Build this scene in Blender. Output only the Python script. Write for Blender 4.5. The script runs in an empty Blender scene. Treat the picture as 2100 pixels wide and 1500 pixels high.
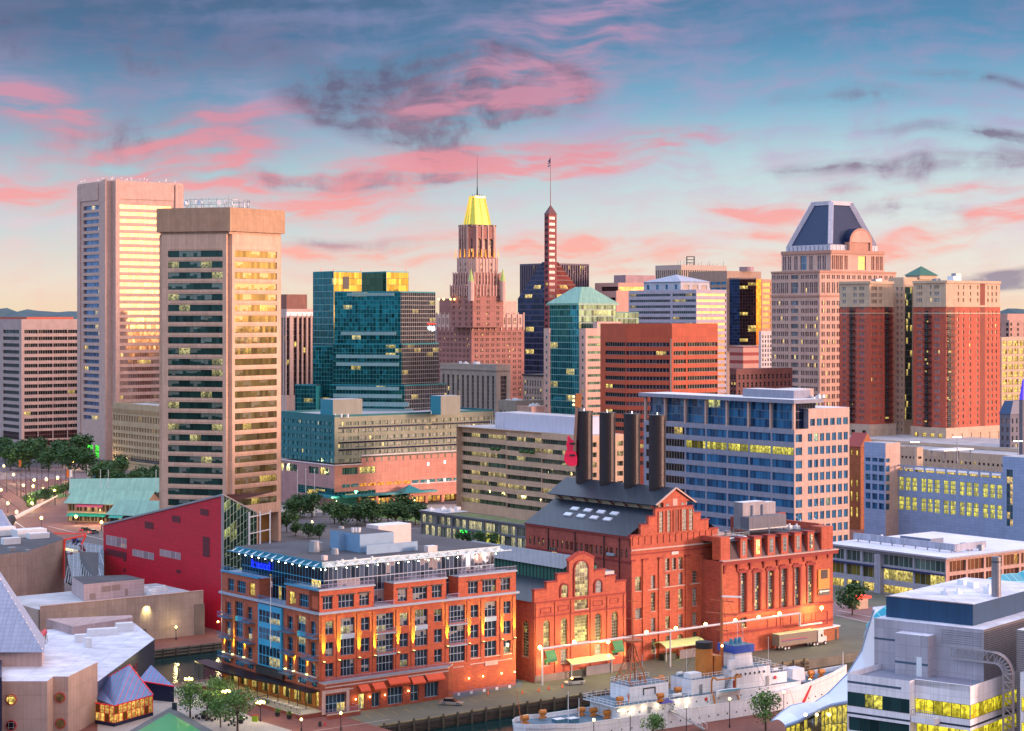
import bpy,math,random
from math import sin,cos,tan,pi,radians,sqrt,atan2
from mathutils import Vector,noise as mnoise
# ------------------------------------------------------------------ camera
FPX,H,CX,HY=4000.0,83.0,1050.0,650.0
sc=bpy.context.scene
C=sc.collection
camd=bpy.data.cameras.new("camera")
cam=bpy.data.objects.new("camera",camd)
C.objects.link(cam)
cam.location=(0,0,H)
cam.rotation_euler=(pi/2,0,0)
camd.sensor_width=36
camd.lens=FPX/2100*36
camd.shift_y=(HY-750)/2100
camd.clip_start=1
camd.clip_end=40000
sc.camera=cam
sc.render.resolution_x,sc.render.resolution_y=1024,731
# ------------------------------------------------------------------ sky
world=bpy.data.worlds.new("World")
sc.world=world
world.use_nodes=True
class NT:
 """tiny node-graph helper"""
 def __init__(s,nt):
  s.nt=nt;s.N=nt.nodes;s.L=nt.links
 def new(s,t,**k):
  n=s.N.new(t)
  for a,v in k.items():
   setattr(n,a,v)
  return n
 def put(s,sock,v):
  if v is None:
   return
  if isinstance(v,bpy.types.NodeSocket):
   s.L.new(v,sock)
  else:
   try:
    sock.default_value=v
   except Exception:
    sock.default_value=(*v,1)if len(v)==3 else v
 def m(s,op,a,b=None,c=None,clamp=False):
  n=s.new('ShaderNodeMath',operation=op,use_clamp=clamp)
  s.put(n.inputs[0],a);s.put(n.inputs[1],b)
  if c is not None:
   s.put(n.inputs[2],c)
  return n.outputs[0]
 def mix(s,f,a,b,mode='MIX'):
  n=s.new('ShaderNodeMix',data_type='RGBA',blend_type=mode)
  s.put(n.inputs[0],f)
  s.put(n.inputs[6],a if isinstance(a,bpy.types.NodeSocket)else(*a[:3],1))
  s.put(n.inputs[7],b if isinstance(b,bpy.types.NodeSocket)else(*b[:3],1))
  return n.outputs[2]
 def xyz(s,x,y,z=0.0):
  n=s.new('ShaderNodeCombineXYZ')
  s.put(n.inputs[0],x);s.put(n.inputs[1],y);s.put(n.inputs[2],z)
  return n.outputs[0]
 def noise(s,vec,scale,detail=3,rough=.55,dist=0.0):
  n=s.new('ShaderNodeTexNoise')
  s.put(n.inputs['Vector'],vec);s.put(n.inputs['Scale'],scale);s.put(n.inputs['Detail'],detail)
  s.put(n.inputs['Roughness'],rough);s.put(n.inputs['Distortion'],dist)
  return n.outputs['Fac']
 def mr(s,v,a,b,c=0.0,d=1.0,smooth=True):
  n=s.new('ShaderNodeMapRange',interpolation_type='SMOOTHSTEP' if smooth else 'LINEAR')
  s.put(n.inputs[0],v)
  for i,q in enumerate((a,b,c,d)):
   s.put(n.inputs[1+i],q)
  return n.outputs[0]
 def ramp(s,v,stops):
  n=s.new('ShaderNodeValToRGB')
  e=n.color_ramp.elements
  while len(e)<len(stops):
   e.new(.5)
  for i,(p,c)in enumerate(stops):
   e[i].position=p;e[i].color=(*c[:3],1)
  s.put(n.inputs[0],v)
  return n.outputs[0]
def srgb(r,g=None,b=None):
 if g is None:
  r,g,b=[int(r[i:i+2],16)/255 for i in(0,2,4)]
 f=lambda c:c/12.92 if c<=.04045 else((c+.055)/1.055)**2.4
 return(f(r),f(g),f(b))
SUN_AZ,SUN_EL=radians(101),radians(7)
def build_sky():
 g=NT(world.node_tree)
 g.N.clear()
 tc=g.new('ShaderNodeTexCoord')
 sp=g.new('ShaderNodeSeparateXYZ');g.L.new(tc.outputs['Generated'],sp.inputs[0])
 x,y,z=sp.outputs
 az=g.m('ARCTAN2',x,y)
 el=g.m('ARCSINE',z)
 U=g.m('MULTIPLY',az,4000.0)
 V=g.m('MULTIPLY',el,4000.0)
 p0=g.xyz(U,V)
 w1=g.new('ShaderNodeTexNoise');g.put(w1.inputs['Vector'],p0);g.put(w1.inputs['Scale'],.0042);g.put(w1.inputs['Detail'],2)
 s1=g.new('ShaderNodeSeparateXYZ');g.L.new(w1.outputs['Color'],s1.inputs[0])
 Uw=g.m('ADD',U,g.m('MULTIPLY',g.m('SUBTRACT',s1.outputs[0],.5),150))
 Vw=g.m('ADD',V,g.m('MULTIPLY',g.m('SUBTRACT',s1.outputs[1],.5),85))
 pw=g.xyz(Uw,Vw)
 st=g.noise(g.xyz(g.m('MULTIPLY',Uw,.0031),g.m('MULTIPLY',g.m('SUBTRACT',Vw,g.m('MULTIPLY',U,.10)),.021)),1.0,4,.52)
 fine=g.noise(g.xyz(g.m('MULTIPLY',Uw,.010),g.m('MULTIPLY',Vw,.045),3.0),1.0,4,.55)
 puff=g.noise(pw,.0085,6,.6)
 def blobs(lst):
  tot=None
  for(px,py,rx,ry,ang,k)in lst:
   mp=g.new('ShaderNodeMapping',vector_type='TEXTURE')
   g.L.new(pw,mp.inputs[0])
   mp.inputs['Location'].default_value=(px-CX,HY-py,0)
   mp.inputs['Rotation'].default_value=(0,0,radians(ang))
   mp.inputs['Scale'].default_value=(rx*1.5,ry*1.6,100)
   gr=g.new('ShaderNodeTexGradient',gradient_type='SPHERICAL')
   g.L.new(mp.outputs[0],gr.inputs[0])
   v=g.m('MULTIPLY',gr.outputs[1],k)
   tot=v if tot is None else g.m('ADD',tot,v)
  return tot
 pink=blobs([(70,235,170,50,-12,1.2),(455,300,170,62,18,1.4),(200,345,260,42,0,.8),
     (900,352,270,40,4,1.9),(1200,318,330,40,9,1.2),(640,420,260,40,-8,1.2),
     (1180,70,360,110,25,.85),(80,410,180,28,0,.9),(1120,505,260,26,2,1.3),
     (1960,478,280,24,14,1.9),(1560,440,140,18,-6,1.4),(1440,535,260,18,2,1.6),
     (700,520,220,24,0,1.0),(1900,405,260,18,3,.9),(1010,205,230,50,8,.8),(1600,480,130,13,0,1.2),(1250,500,90,12,4,1.5)])
 dark=blobs([(905,185,230,62,4,1.9),(800,255,190,58,-24,1.3),(1030,190,160,60,0,1.0),(300,290,330,80,0,.55),
     (120,60,420,90,0,.5),(560,110,420,60,8,.3),(1730,212,150,20,0,.55),(2010,285,240,16,-3,.6),
     (2010,172,200,13,0,.5),(1690,355,160,14,4,.6),(2000,345,260,30,8,.6),(1850,440,150,26,-10,.6),
     (2080,585,120,20,0,1.6),(800,375,170,14,0,.9),(640,385,240,18,-4,.6),(720,500,180,14,0,.6),(1680,70,400,14,4,.25)])
 hv=g.mr(V,0.0,700.0,smooth=False)
 left=g.ramp(hv,[(0,srgb('ecd6b4')),(.09,srgb('e9dccb')),(.25,srgb('c3cdd2')),(.42,srgb('9fbccb')),(.62,srgb('5c8bb2')),(.80,srgb('2f6091')),(1,srgb('123a68'))])
 right=g.ramp(hv,[(0,srgb('f2dcb8')),(.09,srgb('ecdfd0')),(.28,srgb('d3dcdd')),(.45,srgb('b4d0da')),(.62,srgb('74abcb')),(.80,srgb('3f84b0')),(1,srgb('1d5f92'))])
 clear=g.mix(g.mr(U,-700.0,900.0),left,right)
 wisp=g.m('ADD',g.m('MULTIPLY',st,.62),g.m('MULTIPLY',fine,.38))
 wp=g.mr(wisp,.34,.70)
 pk=g.m('MINIMUM',g.m('MULTIPLY',pink,1.15),1.0)
 dk=g.m('MINIMUM',g.m('MULTIPLY',dark,1.5),1.0)
 pd=g.m('MINIMUM',g.m('ADD',g.m('MULTIPLY',g.mr(pk,.08,.95),wp),g.m('MULTIPLY',g.mr(g.m('ADD',pk,g.m('MULTIPLY',g.m('SUBTRACT',wisp,.5),3.2)),.65,1.7),.75)),1.0)
 wd=g.mr(g.m('ADD',g.m('MULTIPLY',puff,.45),g.m('MULTIPLY',wisp,.55)),.36,.66)
 dd=g.m('MINIMUM',g.m('ADD',g.m('MULTIPLY',g.mr(dk,.05,.9),wd),g.m('MULTIPLY',g.mr(g.m('ADD',dk,g.m('MULTIPLY',g.m('SUBTRACT',puff,.5),2.0)),.6,1.4),.7)),1.0)
 veil=g.mr(g.m('ADD',g.m('MULTIPLY',wisp,.6),g.m('MULTIPLY',puff,.4)),.40,.66)
 pinkc=g.ramp(g.mr(V,0.0,700.0,smooth=False),[(0,srgb('f9b098')),(.2,srgb('f7a69c')),(.4,srgb('ea8c98')),(.6,srgb('c8809c')),(1,srgb('a286b2'))])
 darkc=g.ramp(g.mr(V,0.0,700.0,smooth=False),[(0,srgb('8b8a9c')),(.3,srgb('8f7c9c')),(.62,srgb('4a4672')),(1,srgb('22386a'))])
 veilc=g.ramp(g.mr(V,0.0,700.0,smooth=False),[(0,srgb('f4cfb4')),(.25,srgb('dcc6d0')),(.55,srgb('a49cc4')),(1,srgb('56689e'))])
 c=g.mix(g.m('MULTIPLY',veil,.85),clear,veilc)
 c=g.mix(g.m('MULTIPLY',dd,.86),c,darkc)
 c=g.mix(g.m('MULTIPLY',pd,.86),c,pinkc)
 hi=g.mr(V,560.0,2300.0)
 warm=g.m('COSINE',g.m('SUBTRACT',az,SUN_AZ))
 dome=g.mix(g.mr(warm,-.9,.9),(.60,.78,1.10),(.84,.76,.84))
 dome=g.mix(1.0,dome,(1.75,1.68,1.68),'MULTIPLY')  # unseen upper sky, brightened as fill light for the facades
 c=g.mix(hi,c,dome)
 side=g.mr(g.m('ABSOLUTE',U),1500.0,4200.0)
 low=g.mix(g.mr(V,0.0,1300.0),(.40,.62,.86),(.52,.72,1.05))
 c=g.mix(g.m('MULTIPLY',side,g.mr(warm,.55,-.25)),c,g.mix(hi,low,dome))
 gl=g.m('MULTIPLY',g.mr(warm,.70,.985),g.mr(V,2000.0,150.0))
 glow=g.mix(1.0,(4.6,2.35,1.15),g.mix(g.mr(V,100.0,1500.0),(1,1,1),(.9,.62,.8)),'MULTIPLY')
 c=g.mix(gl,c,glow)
 c=g.mix(g.mr(V,-2.0,-60.0),c,(.10,.10,.11))
 sky=g.new('ShaderNodeTexSky',sky_type='NISHITA',sun_disc=False)
 sky.sun_elevation=SUN_EL;sky.sun_rotation=SUN_AZ
 sky.air_density=1.2;sky.dust_density=2.0
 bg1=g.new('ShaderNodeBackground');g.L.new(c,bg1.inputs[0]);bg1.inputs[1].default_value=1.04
 bg2=g.new('ShaderNodeBackground');g.L.new(sky.outputs[0],bg2.inputs[0]);bg2.inputs[1].default_value=.03
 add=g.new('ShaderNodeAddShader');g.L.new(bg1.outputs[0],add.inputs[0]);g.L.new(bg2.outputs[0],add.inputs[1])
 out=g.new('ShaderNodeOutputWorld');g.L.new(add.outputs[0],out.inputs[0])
build_sky()
world.cycles.sampling_method='MANUAL'
world.cycles.sample_map_resolution=512
sund=bpy.data.lights.new("sun",'SUN')
sun=bpy.data.objects.new("sun",sund)
C.objects.link(sun)
sund.energy=4.3
sund.angle=radians(9)
sund.color=(1.0,.64,.50)
_sd=Vector((sin(SUN_AZ)*cos(SUN_EL),cos(SUN_AZ)*cos(SUN_EL),sin(SUN_EL)))
sun.rotation_euler=_sd.to_track_quat('Z','Y').to_euler()
sun.location=(400,0,300)
sc.view_settings.view_transform='Standard'
sc.view_settings.look='None'
sc.view_settings.exposure=0.0
sc.view_settings.gamma=1.0
sc.cycles.max_bounces=6
sc.cycles.diffuse_bounces=3
sc.cycles.glossy_bounces=4
sc.cycles.transmission_bounces=4
sc.cycles.sample_clamp_indirect=4
sc.cycles.use_denoising=True
# ------------------------------------------------------------------ materials
MATS={}
def _mat(name):
 m=bpy.data.materials.new(name);m.use_nodes=True
 g=NT(m.node_tree)
 p=g.N['Principled BSDF']
 return m,g,p
def vary(g,vec,col,amt,scale):
 n=g.noise(vec,scale,4,.6)
 f=g.mr(n,.3,.7,1-amt,1+amt*.6,smooth=False)
 return g.mix(1.0,col,g.xyz(f,f,f),'MULTIPLY')
def wall(name,col,panel=None,joint=.04,jcol=None,amt=.16,scale=.25,rough=.75,streak=.12,metal=0.0,brick=None,stripe=None):
 """opaque wall paint, stone, brick or metal; UV is in metres."""
 if name in MATS:
  return MATS[name]
 m,g,p=_mat(name)
 col=srgb(col)if isinstance(col,str)else col
 tc=g.new('ShaderNodeTexCoord')
 obj,uv=tc.outputs['Object'],tc.outputs['UV']
 c=vary(g,obj,(*col,),amt,scale)
 sp=g.new('ShaderNodeSeparateXYZ');g.L.new(uv,sp.inputs[0])
 u,v=sp.outputs[0],sp.outputs[1]
 if streak:
  s=g.noise(g.xyz(g.m('MULTIPLY',u,1.3),g.m('MULTIPLY',v,.05)),1.0,4,.65)
  f=g.mr(s,.35,.75,1.0,1-streak*2,smooth=False)
  c=g.mix(1.0,c,g.xyz(f,f,f),'MULTIPLY')
 if brick:
  b=g.new('ShaderNodeTexBrick');g.L.new(uv,b.inputs['Vector'])
  b.inputs['Scale'].default_value=1.0
  b.inputs['Brick Width'].default_value=brick[0];b.inputs['Row Height'].default_value=brick[1]
  b.inputs['Mortar Size'].default_value=.012
  b.inputs['Color1'].default_value=(1,1,1,1);b.inputs['Color2'].default_value=(.78,.74,.72,1);b.inputs['Mortar'].default_value=(.8,.78,.75,1)
  c=g.mix(.8,c,b.outputs[0],'MULTIPLY')
  n2=g.noise(g.xyz(g.m('MULTIPLY',u,.6),g.m('MULTIPLY',v,1.6)),1.0,5,.7)
  f=g.mr(n2,.3,.72,.70,1.22,smooth=False)
  c=g.mix(1.0,c,g.xyz(f,f,f),'MULTIPLY')
 if panel:
  fu=g.m('LESS_THAN',g.m('FRACT',g.m('DIVIDE',u,panel[0])),joint/panel[0])
  fv=g.m('LESS_THAN',g.m('FRACT',g.m('DIVIDE',v,panel[1])),joint/panel[1])
  j=g.m('MAXIMUM',fu,fv)
  wn=g.new('ShaderNodeTexWhiteNoise',noise_dimensions='2D')
  g.L.new(g.xyz(g.m('FLOOR',g.m('DIVIDE',u,panel[0])),g.m('FLOOR',g.m('DIVIDE',v,panel[1]))),wn.inputs['Vector'])
  f=g.mr(wn.outputs[0],0.0,1.0,.93,1.05,smooth=False)
  c=g.mix(1.0,c,g.xyz(f,f,f),'MULTIPLY')
  jc=jcol or tuple(q*.45 for q in col)
  c=g.mix(g.m('MULTIPLY',j,.8),c,jc)
 if stripe:
  f=g.m('LESS_THAN',g.m('FRACT',g.m('DIVIDE',u if stripe[0]>0 else v,abs(stripe[0]))),stripe[1])
  c=g.mix(f,c,stripe[2])
 g.L.new(c,p.inputs['Base Color'])
 p.inputs['Roughness'].default_value=rough
 p.inputs['Metallic'].default_value=metal
 bn=g.new('ShaderNodeBump');bn.inputs['Strength'].default_value=.12;bn.inputs['Distance'].default_value=.03
 g.L.new(g.noise(obj,3.0,3),bn.inputs['Height']);g.L.new(bn.outputs[0],p.inputs['Normal'])
 MATS[name]=m
 return m
def glass(name,tint,tint2=None,refl=.55,rough=.06,frame='8f8f92',ft=(.05,.04),lit=.0,litc=(1.0,.72,.18),lits=2.2,wob=.02,group=3,spec=.5,blind=0.0,blindc=(.45,.42,.36)):
 """window glass; one UV unit is one pane."""
 if name in MATS:
  return MATS[name]
 m,g,p=_mat(name)
 S=lambda q:srgb(q)if isinstance(q,str)else q
 tint=S(tint);tint2=S(tint2)if tint2 else tuple(q*1.8 for q in tint);frame=S(frame)
 tc=g.new('ShaderNodeTexCoord')
 sp=g.new('ShaderNodeSeparateXYZ');g.L.new(tc.outputs['UV'],sp.inputs[0])
 u,v=sp.outputs[0],sp.outputs[1]
 iu,iv=g.m('FLOOR',u),g.m('FLOOR',v)
 w=g.new('ShaderNodeTexWhiteNoise',noise_dimensions='2D');g.L.new(g.xyz(iu,iv),w.inputs['Vector'])
 w2=g.new('ShaderNodeTexWhiteNoise',noise_dimensions='2D')
 g.L.new(g.xyz(g.m('FLOOR',g.m('DIVIDE',iu,float(group))),iv),w2.inputs['Vector'])
 c=g.mix(w.outputs[0],tint,tint2)
 fu,fv=g.m('FRACT',u),g.m('FRACT',v)
 if blind:
  bl=g.m('MULTIPLY',g.m('LESS_THAN',w2.outputs[0],blind),g.m('GREATER_THAN',fv,g.m('MULTIPLY',w.outputs[0],.8)))
  c=g.mix(g.m('MULTIPLY',bl,.8),c,blindc)
 fm=g.m('MAXIMUM',g.m('GREATER_THAN',g.m('ABSOLUTE',g.m('SUBTRACT',fu,.5)),.5-ft[0]),
    g.m('GREATER_THAN',g.m('ABSOLUTE',g.m('SUBTRACT',fv,.5)),.5-ft[1]))
 c=g.mix(fm,c,frame)
 g.L.new(c,p.inputs['Base Color'])
 g.L.new(g.m('MULTIPLY',g.m('SUBTRACT',1.0,fm),refl),p.inputs['Metallic'])
 g.L.new(g.m('ADD',g.m('MULTIPLY',fm,.5),rough),p.inputs['Roughness'])
 p.inputs['Specular IOR Level'].default_value=spec
 geo=g.new('ShaderNodeNewGeometry')
 vs=g.new('ShaderNodeVectorMath',operation='SUBTRACT');g.L.new(w.outputs[1],vs.inputs[0]);vs.inputs[1].default_value=(.5,.5,.5)
 vm=g.new('ShaderNodeVectorMath',operation='SCALE');g.L.new(vs.outputs[0],vm.inputs[0]);vm.inputs['Scale'].default_value=wob
 nn=g.new('ShaderNodeTexNoise');g.L.new(tc.outputs['Object'],nn.inputs['Vector']);nn.inputs['Scale'].default_value=.7;nn.inputs['Detail'].default_value=1
 ns=g.new('ShaderNodeVectorMath',operation='SUBTRACT');g.L.new(nn.outputs['Color'],ns.inputs[0]);ns.inputs[1].default_value=(.5,.5,.5)
 nm=g.new('ShaderNodeVectorMath',operation='SCALE');g.L.new(ns.outputs[0],nm.inputs[0]);nm.inputs['Scale'].default_value=wob*1.6
 va=g.new('ShaderNodeVectorMath',operation='ADD');g.L.new(vm.outputs[0],va.inputs[0]);g.L.new(nm.outputs[0],va.inputs[1])
 vb=g.new('ShaderNodeVectorMath',operation='ADD');g.L.new(va.outputs[0],vb.inputs[0]);g.L.new(geo.outputs['Normal'],vb.inputs[1])
 vn=g.new('ShaderNodeVectorMath',operation='NORMALIZE');g.L.new(vb.outputs[0],vn.inputs[0])
 g.L.new(vn.outputs[0],p.inputs['Normal'])
 if lit:
  on=g.m('MULTIPLY',g.m('GREATER_THAN',w2.outputs[0],1-lit),g.m('SUBTRACT',1.0,fm))
  inn=g.noise(g.xyz(g.m('MULTIPLY',u,2.3),g.m('MULTIPLY',v,3.1),1.0),1.0,3,.6)
  k=g.m('MULTIPLY',g.mr(inn,.35,.65,.15,1.0),g.mr(fv,.0,1.0,.45,1.15,smooth=False))
  k=g.m('MULTIPLY',k,g.mr(w.outputs[0],0,1,.25,1.0,smooth=False))
  g.put(p.inputs['Emission Color'],(*litc,1))
  g.L.new(g.m('MULTIPLY',g.m('MULTIPLY',on,k),lits),p.inputs['Emission Strength'])
 MATS[name]=m
 return m
def plain(name,col,rough=.6,metal=0.0,amt=.10,scale=.8,emit=None,es=1.0,alpha=None):
 if name in MATS:
  return MATS[name]
 m,g,p=_mat(name)
 col=srgb(col)if isinstance(col,str)else col
 tc=g.new('ShaderNodeTexCoord')
 g.L.new(vary(g,tc.outputs['Object'],(*col,),amt,scale),p.inputs['Base Color'])
 p.inputs['Roughness'].default_value=rough
 p.inputs['Metallic'].default_value=metal
 if emit:
  p.inputs['Emission Color'].default_value=(*(srgb(emit)if isinstance(emit,str)else emit),1)
  p.inputs['Emission Strength'].default_value=es
 if alpha is not None:
  p.inputs['Alpha'].default_value=alpha
 MATS[name]=m
 return m
# ------------------------------------------------------------------ geometry
def V2(a,b):return(a[0]+b[0],a[1]+b[1])
class MB:
 """collects faces for ONE mesh object"""
 def __init__(s):
  s.v=[];s.f=[];s.uv=[];s.mi=[];s.mats=[];s.sm=[]
 def mid(s,m):
  if m not in s.mats:
   s.mats.append(m)
  return s.mats.index(m)
 def poly(s,pts,mat,uv=None,smooth=False):
  n0=len(s.v)
  s.v.extend(tuple(p)for p in pts)
  s.f.append(tuple(range(n0,n0+len(pts))))
  if uv is None:
   a,b,c=(Vector(p)for p in(pts[0],pts[1],pts[2]))
   n=(b-a).cross(c-a)
   if n.length==0 and len(pts)>3:
    n=(c-a).cross(Vector(pts[3])-a)
   l=n.length or 1
   if abs(n.z)>.75*l:
    uv=[(p[0],p[1])for p in pts]
   else:
    t=Vector((-n.y,n.x,0));t.normalize()
    q=(abs(n.z)/l)>.3
    uv=[(p[0]*t.x+p[1]*t.y,(p[2]*1.3 if q else p[2]))for p in pts]
  s.uv.extend(uv)
  s.mi.append(s.mid(mat));s.sm.append(smooth)
 def prism(s,poly,z0,z1,mat,top=None,bottom=True):
  """poly counter-clockwise"""
  n=len(poly)
  for i in range(n):
   a,b=poly[i],poly[(i+1)%n]
   s.poly([(a[0],a[1],z0),(b[0],b[1],z0),(b[0],b[1],z1),(a[0],a[1],z1)],mat)
  s.poly([(p[0],p[1],z1)for p in poly],top or mat)
  if bottom:
   s.poly([(p[0],p[1],z0)for p in reversed(poly)],mat)
 def frustum(s,p0,z0,p1,z1,mat,top=None):
  n=len(p0)
  for i in range(n):
   j=(i+1)%n
   s.poly([(*p0[i],z0),(*p0[j],z0),(*p1[j],z1),(*p1[i],z1)],mat)
  s.poly([(*p,z1)for p in p1],top or mat)
 def obox(s,o,ex,ey,ez,mat):
  """box from corner o along three vectors"""
  o,ex,ey,ez=(Vector(q)for q in(o,ex,ey,ez))
  if ex.cross(ey).dot(ez)<0:
   ex,ey=ey,ex
  P=lambda i,j,k:tuple(o+ex*i+ey*j+ez*k)
  for q in(((0,0,0),(0,1,0),(1,1,0),(1,0,0)),((0,0,1),(1,0,1),(1,1,1),(0,1,1)),
     ((0,0,0),(1,0,0),(1,0,1),(0,0,1)),((1,0,0),(1,1,0),(1,1,1),(1,0,1)),
     ((1,1,0),(0,1,0),(0,1,1),(1,1,1)),((0,1,0),(0,0,0),(0,0,1),(0,1,1))):
   s.poly([P(*k)for k in q],mat)
 def box(s,c,sx,sy,sz,mat,ang=0.0):
  """box centred at (x, y), base at z"""
  ex=Vector((cos(ang),sin(ang),0));ey=Vector((-sin(ang),cos(ang),0))
  o=Vector(c)-ex*sx/2-ey*sy/2
  s.obox(o,ex*sx,ey*sy,(0,0,sz),mat)
 def bar(s,a,b,w,mat,h=None):
  """square bar between two points"""
  a,b=Vector(a),Vector(b)
  d=b-a
  if d.length<1e-6:
   return
  up=Vector((0,0,1))if abs(d.normalized().z)<.95 else Vector((1,0,0))
  x=d.cross(up).normalized();y=x.cross(d).normalized()
  h=h or w
  s.obox(a-x*w/2-y*h/2,x*w,y*h,d,mat)
 def cyl(s,a,b,r0,r1,mat,n=12,cap=True,smooth=True,capm=None):
  a,b=Vector(a),Vector(b)
  d=(b-a).normalized()
  up=Vector((0,0,1))if abs(d.z)<.95 else Vector((1,0,0))
  x=d.cross(up).normalized();y=d.cross(x).normalized()
  A=[a+(x*cos(t)+y*sin(t))*r0 for t in(2*pi*i/n for i in range(n))]
  B=[b+(x*cos(t)+y*sin(t))*r1 for t in(2*pi*i/n for i in range(n))]
  for i in range(n):
   j=(i+1)%n
   s.poly([A[i],A[j],B[j],B[i]],mat,smooth=smooth,uv=[(i,0),(i+1,0),(i+1,1),(i,1)])
  if cap:
   if r1>1e-4:s.poly(list(B),capm or mat)
   if r0>1e-4:s.poly(list(reversed(A)),mat)
 def tube(s,pts,r,mat,n=8):
  for a,b in zip(pts,pts[1:]):
   s.cyl(a,b,r,r,mat,n,cap=True)
 def ball(s,c,r,mat,n=10,m=6,sz=1.0):
  c=Vector(c)
  P=lambda i,j:tuple(c+Vector((cos(2*pi*i/n)*sin(pi*j/m),sin(2*pi*i/n)*sin(pi*j/m),cos(pi*j/m)*sz))*r)
  for j in range(m):
   for i in range(n):
    if j==0:s.poly([P(0,0),P(i,1),P(i+1,1)],mat,smooth=True)
    elif j==m-1:s.poly([P(i,j),P(0,m),P(i+1,j)],mat,smooth=True)
    else:s.poly([P(i,j),P(i,j+1),P(i+1,j+1),P(i+1,j)],mat,smooth=True)
 def make(s,name,org=(0,0,0),merge=False):
  me=bpy.data.meshes.new(name)
  ox,oy,oz=org
  me.from_pydata([(x-ox,y-oy,z-oz)for x,y,z in s.v],[],s.f)
  for m in s.mats:
   me.materials.append(m)
  me.polygons.foreach_set('material_index',s.mi)
  me.polygons.foreach_set('use_smooth',s.sm)
  ul=me.uv_layers.new(name='UVMap')
  ul.data.foreach_set('uv',[q for t in s.uv for q in t])
  me.update()
  return me
def setp(o,label=None,cat=None,group=None,kind=None):
 if label:o['label']=label
 if cat:o['category']=cat
 if group:o['group']=group
 if kind:o['kind']=kind
 return o
def single(name,mb,label=None,cat=None,group=None,kind=None,loc=(0,0,0)):
 o=bpy.data.objects.new(name,mb.make(name,loc));o.location=loc
 C.objects.link(o)
 return setp(o,label,cat,group,kind)
WIN_MAX=100
class Thing:
 """one top-level object: an Empty at the base that parents its parts"""
 def __init__(s,name,label,cat,loc,group=None):
  s.name,s.loc=name,tuple(loc)
  s.root=bpy.data.objects.new(name,None);s.root.location=s.loc
  s.root.empty_display_size=1
  C.objects.link(s.root)
  setp(s.root,label,cat,group)
  s.parts=[]
  s.keyed={}
  s.wins=[]
  s.nwin=0
 def mb(s,pname,sub=None,label=None):
  m=MB();s.parts.append((pname,m,sub,label));return m
 def k(s,pname,sub=None):
  if pname not in s.keyed:
   s.keyed[pname]=s.mb(pname,sub)
  return s.keyed[pname]
 def win(s,quad,mat,pw,ph,pname='window'):
  s.wins.append((quad,mat,pw,ph,pname))
 def done(s):
  objs={}
  if s.wins:
   def size(w):
    q=w[0]
    a=(Vector(q[1])-Vector(q[0])).cross(Vector(q[3])-Vector(q[0]))
    c=(Vector(q[0])+Vector(q[2]))/2-Vector((0,0,H))
    return abs(a.dot(c))/c.length**3
   by={}
   for w in s.wins:
    by.setdefault(w[4],[]).append(w)
   for pn,ws in by.items():
    ws.sort(key=size,reverse=True)
    rest=None
    for i,(q,mat,pw,ph,_)in enumerate(ws):
     if len(ws)>WIN_MAX and i>=WIN_MAX:
      if rest is None:
       rest=MB();s.parts.append((pn,rest,None,'STUFF'))
      m=rest
     else:
      m=s.mb(pn)
     a,b,c,d=q
     nx=max(1,round((Vector(b)-Vector(a)).length/pw));ny=max(1,round((Vector(d)-Vector(a)).length/ph))
     ou,ov=random.randint(0,400)*12,random.randint(0,400)*12
     m.poly(q,mat,uv=[(ou,ov),(ou+nx,ov),(ou+nx,ov+ny),(ou,ov+ny)])
  for i,(pn,m,sub,lab)in enumerate(s.parts):
   if not m.f:
    continue
   o=bpy.data.objects.new(pn,m.make(pn,s.loc))
   C.objects.link(o)
   o.parent=objs.get(sub,s.root)if sub else s.root
   if lab=='STUFF':o['kind']='stuff'
   elif lab:o['label']=lab
   objs.setdefault(pn,o)
  return s.root
def dup(root,loc,rotz=None,label=None,scale=None):
 """a copy of a thing with copies of its parts and sub-parts"""
 r=root.copy();C.objects.link(r);r.location=loc
 if rotz is not None:r.rotation_euler=(0,0,rotz)
 if scale is not None:r.scale=(scale,)*3 if not isinstance(scale,tuple)else scale
 if label:r['label']=label
 for ch in root.children:
  c=ch.copy();C.objects.link(c);c.parent=r
  for gch in ch.children:
   d=gch.copy();C.objects.link(d);d.parent=c
 return r
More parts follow.
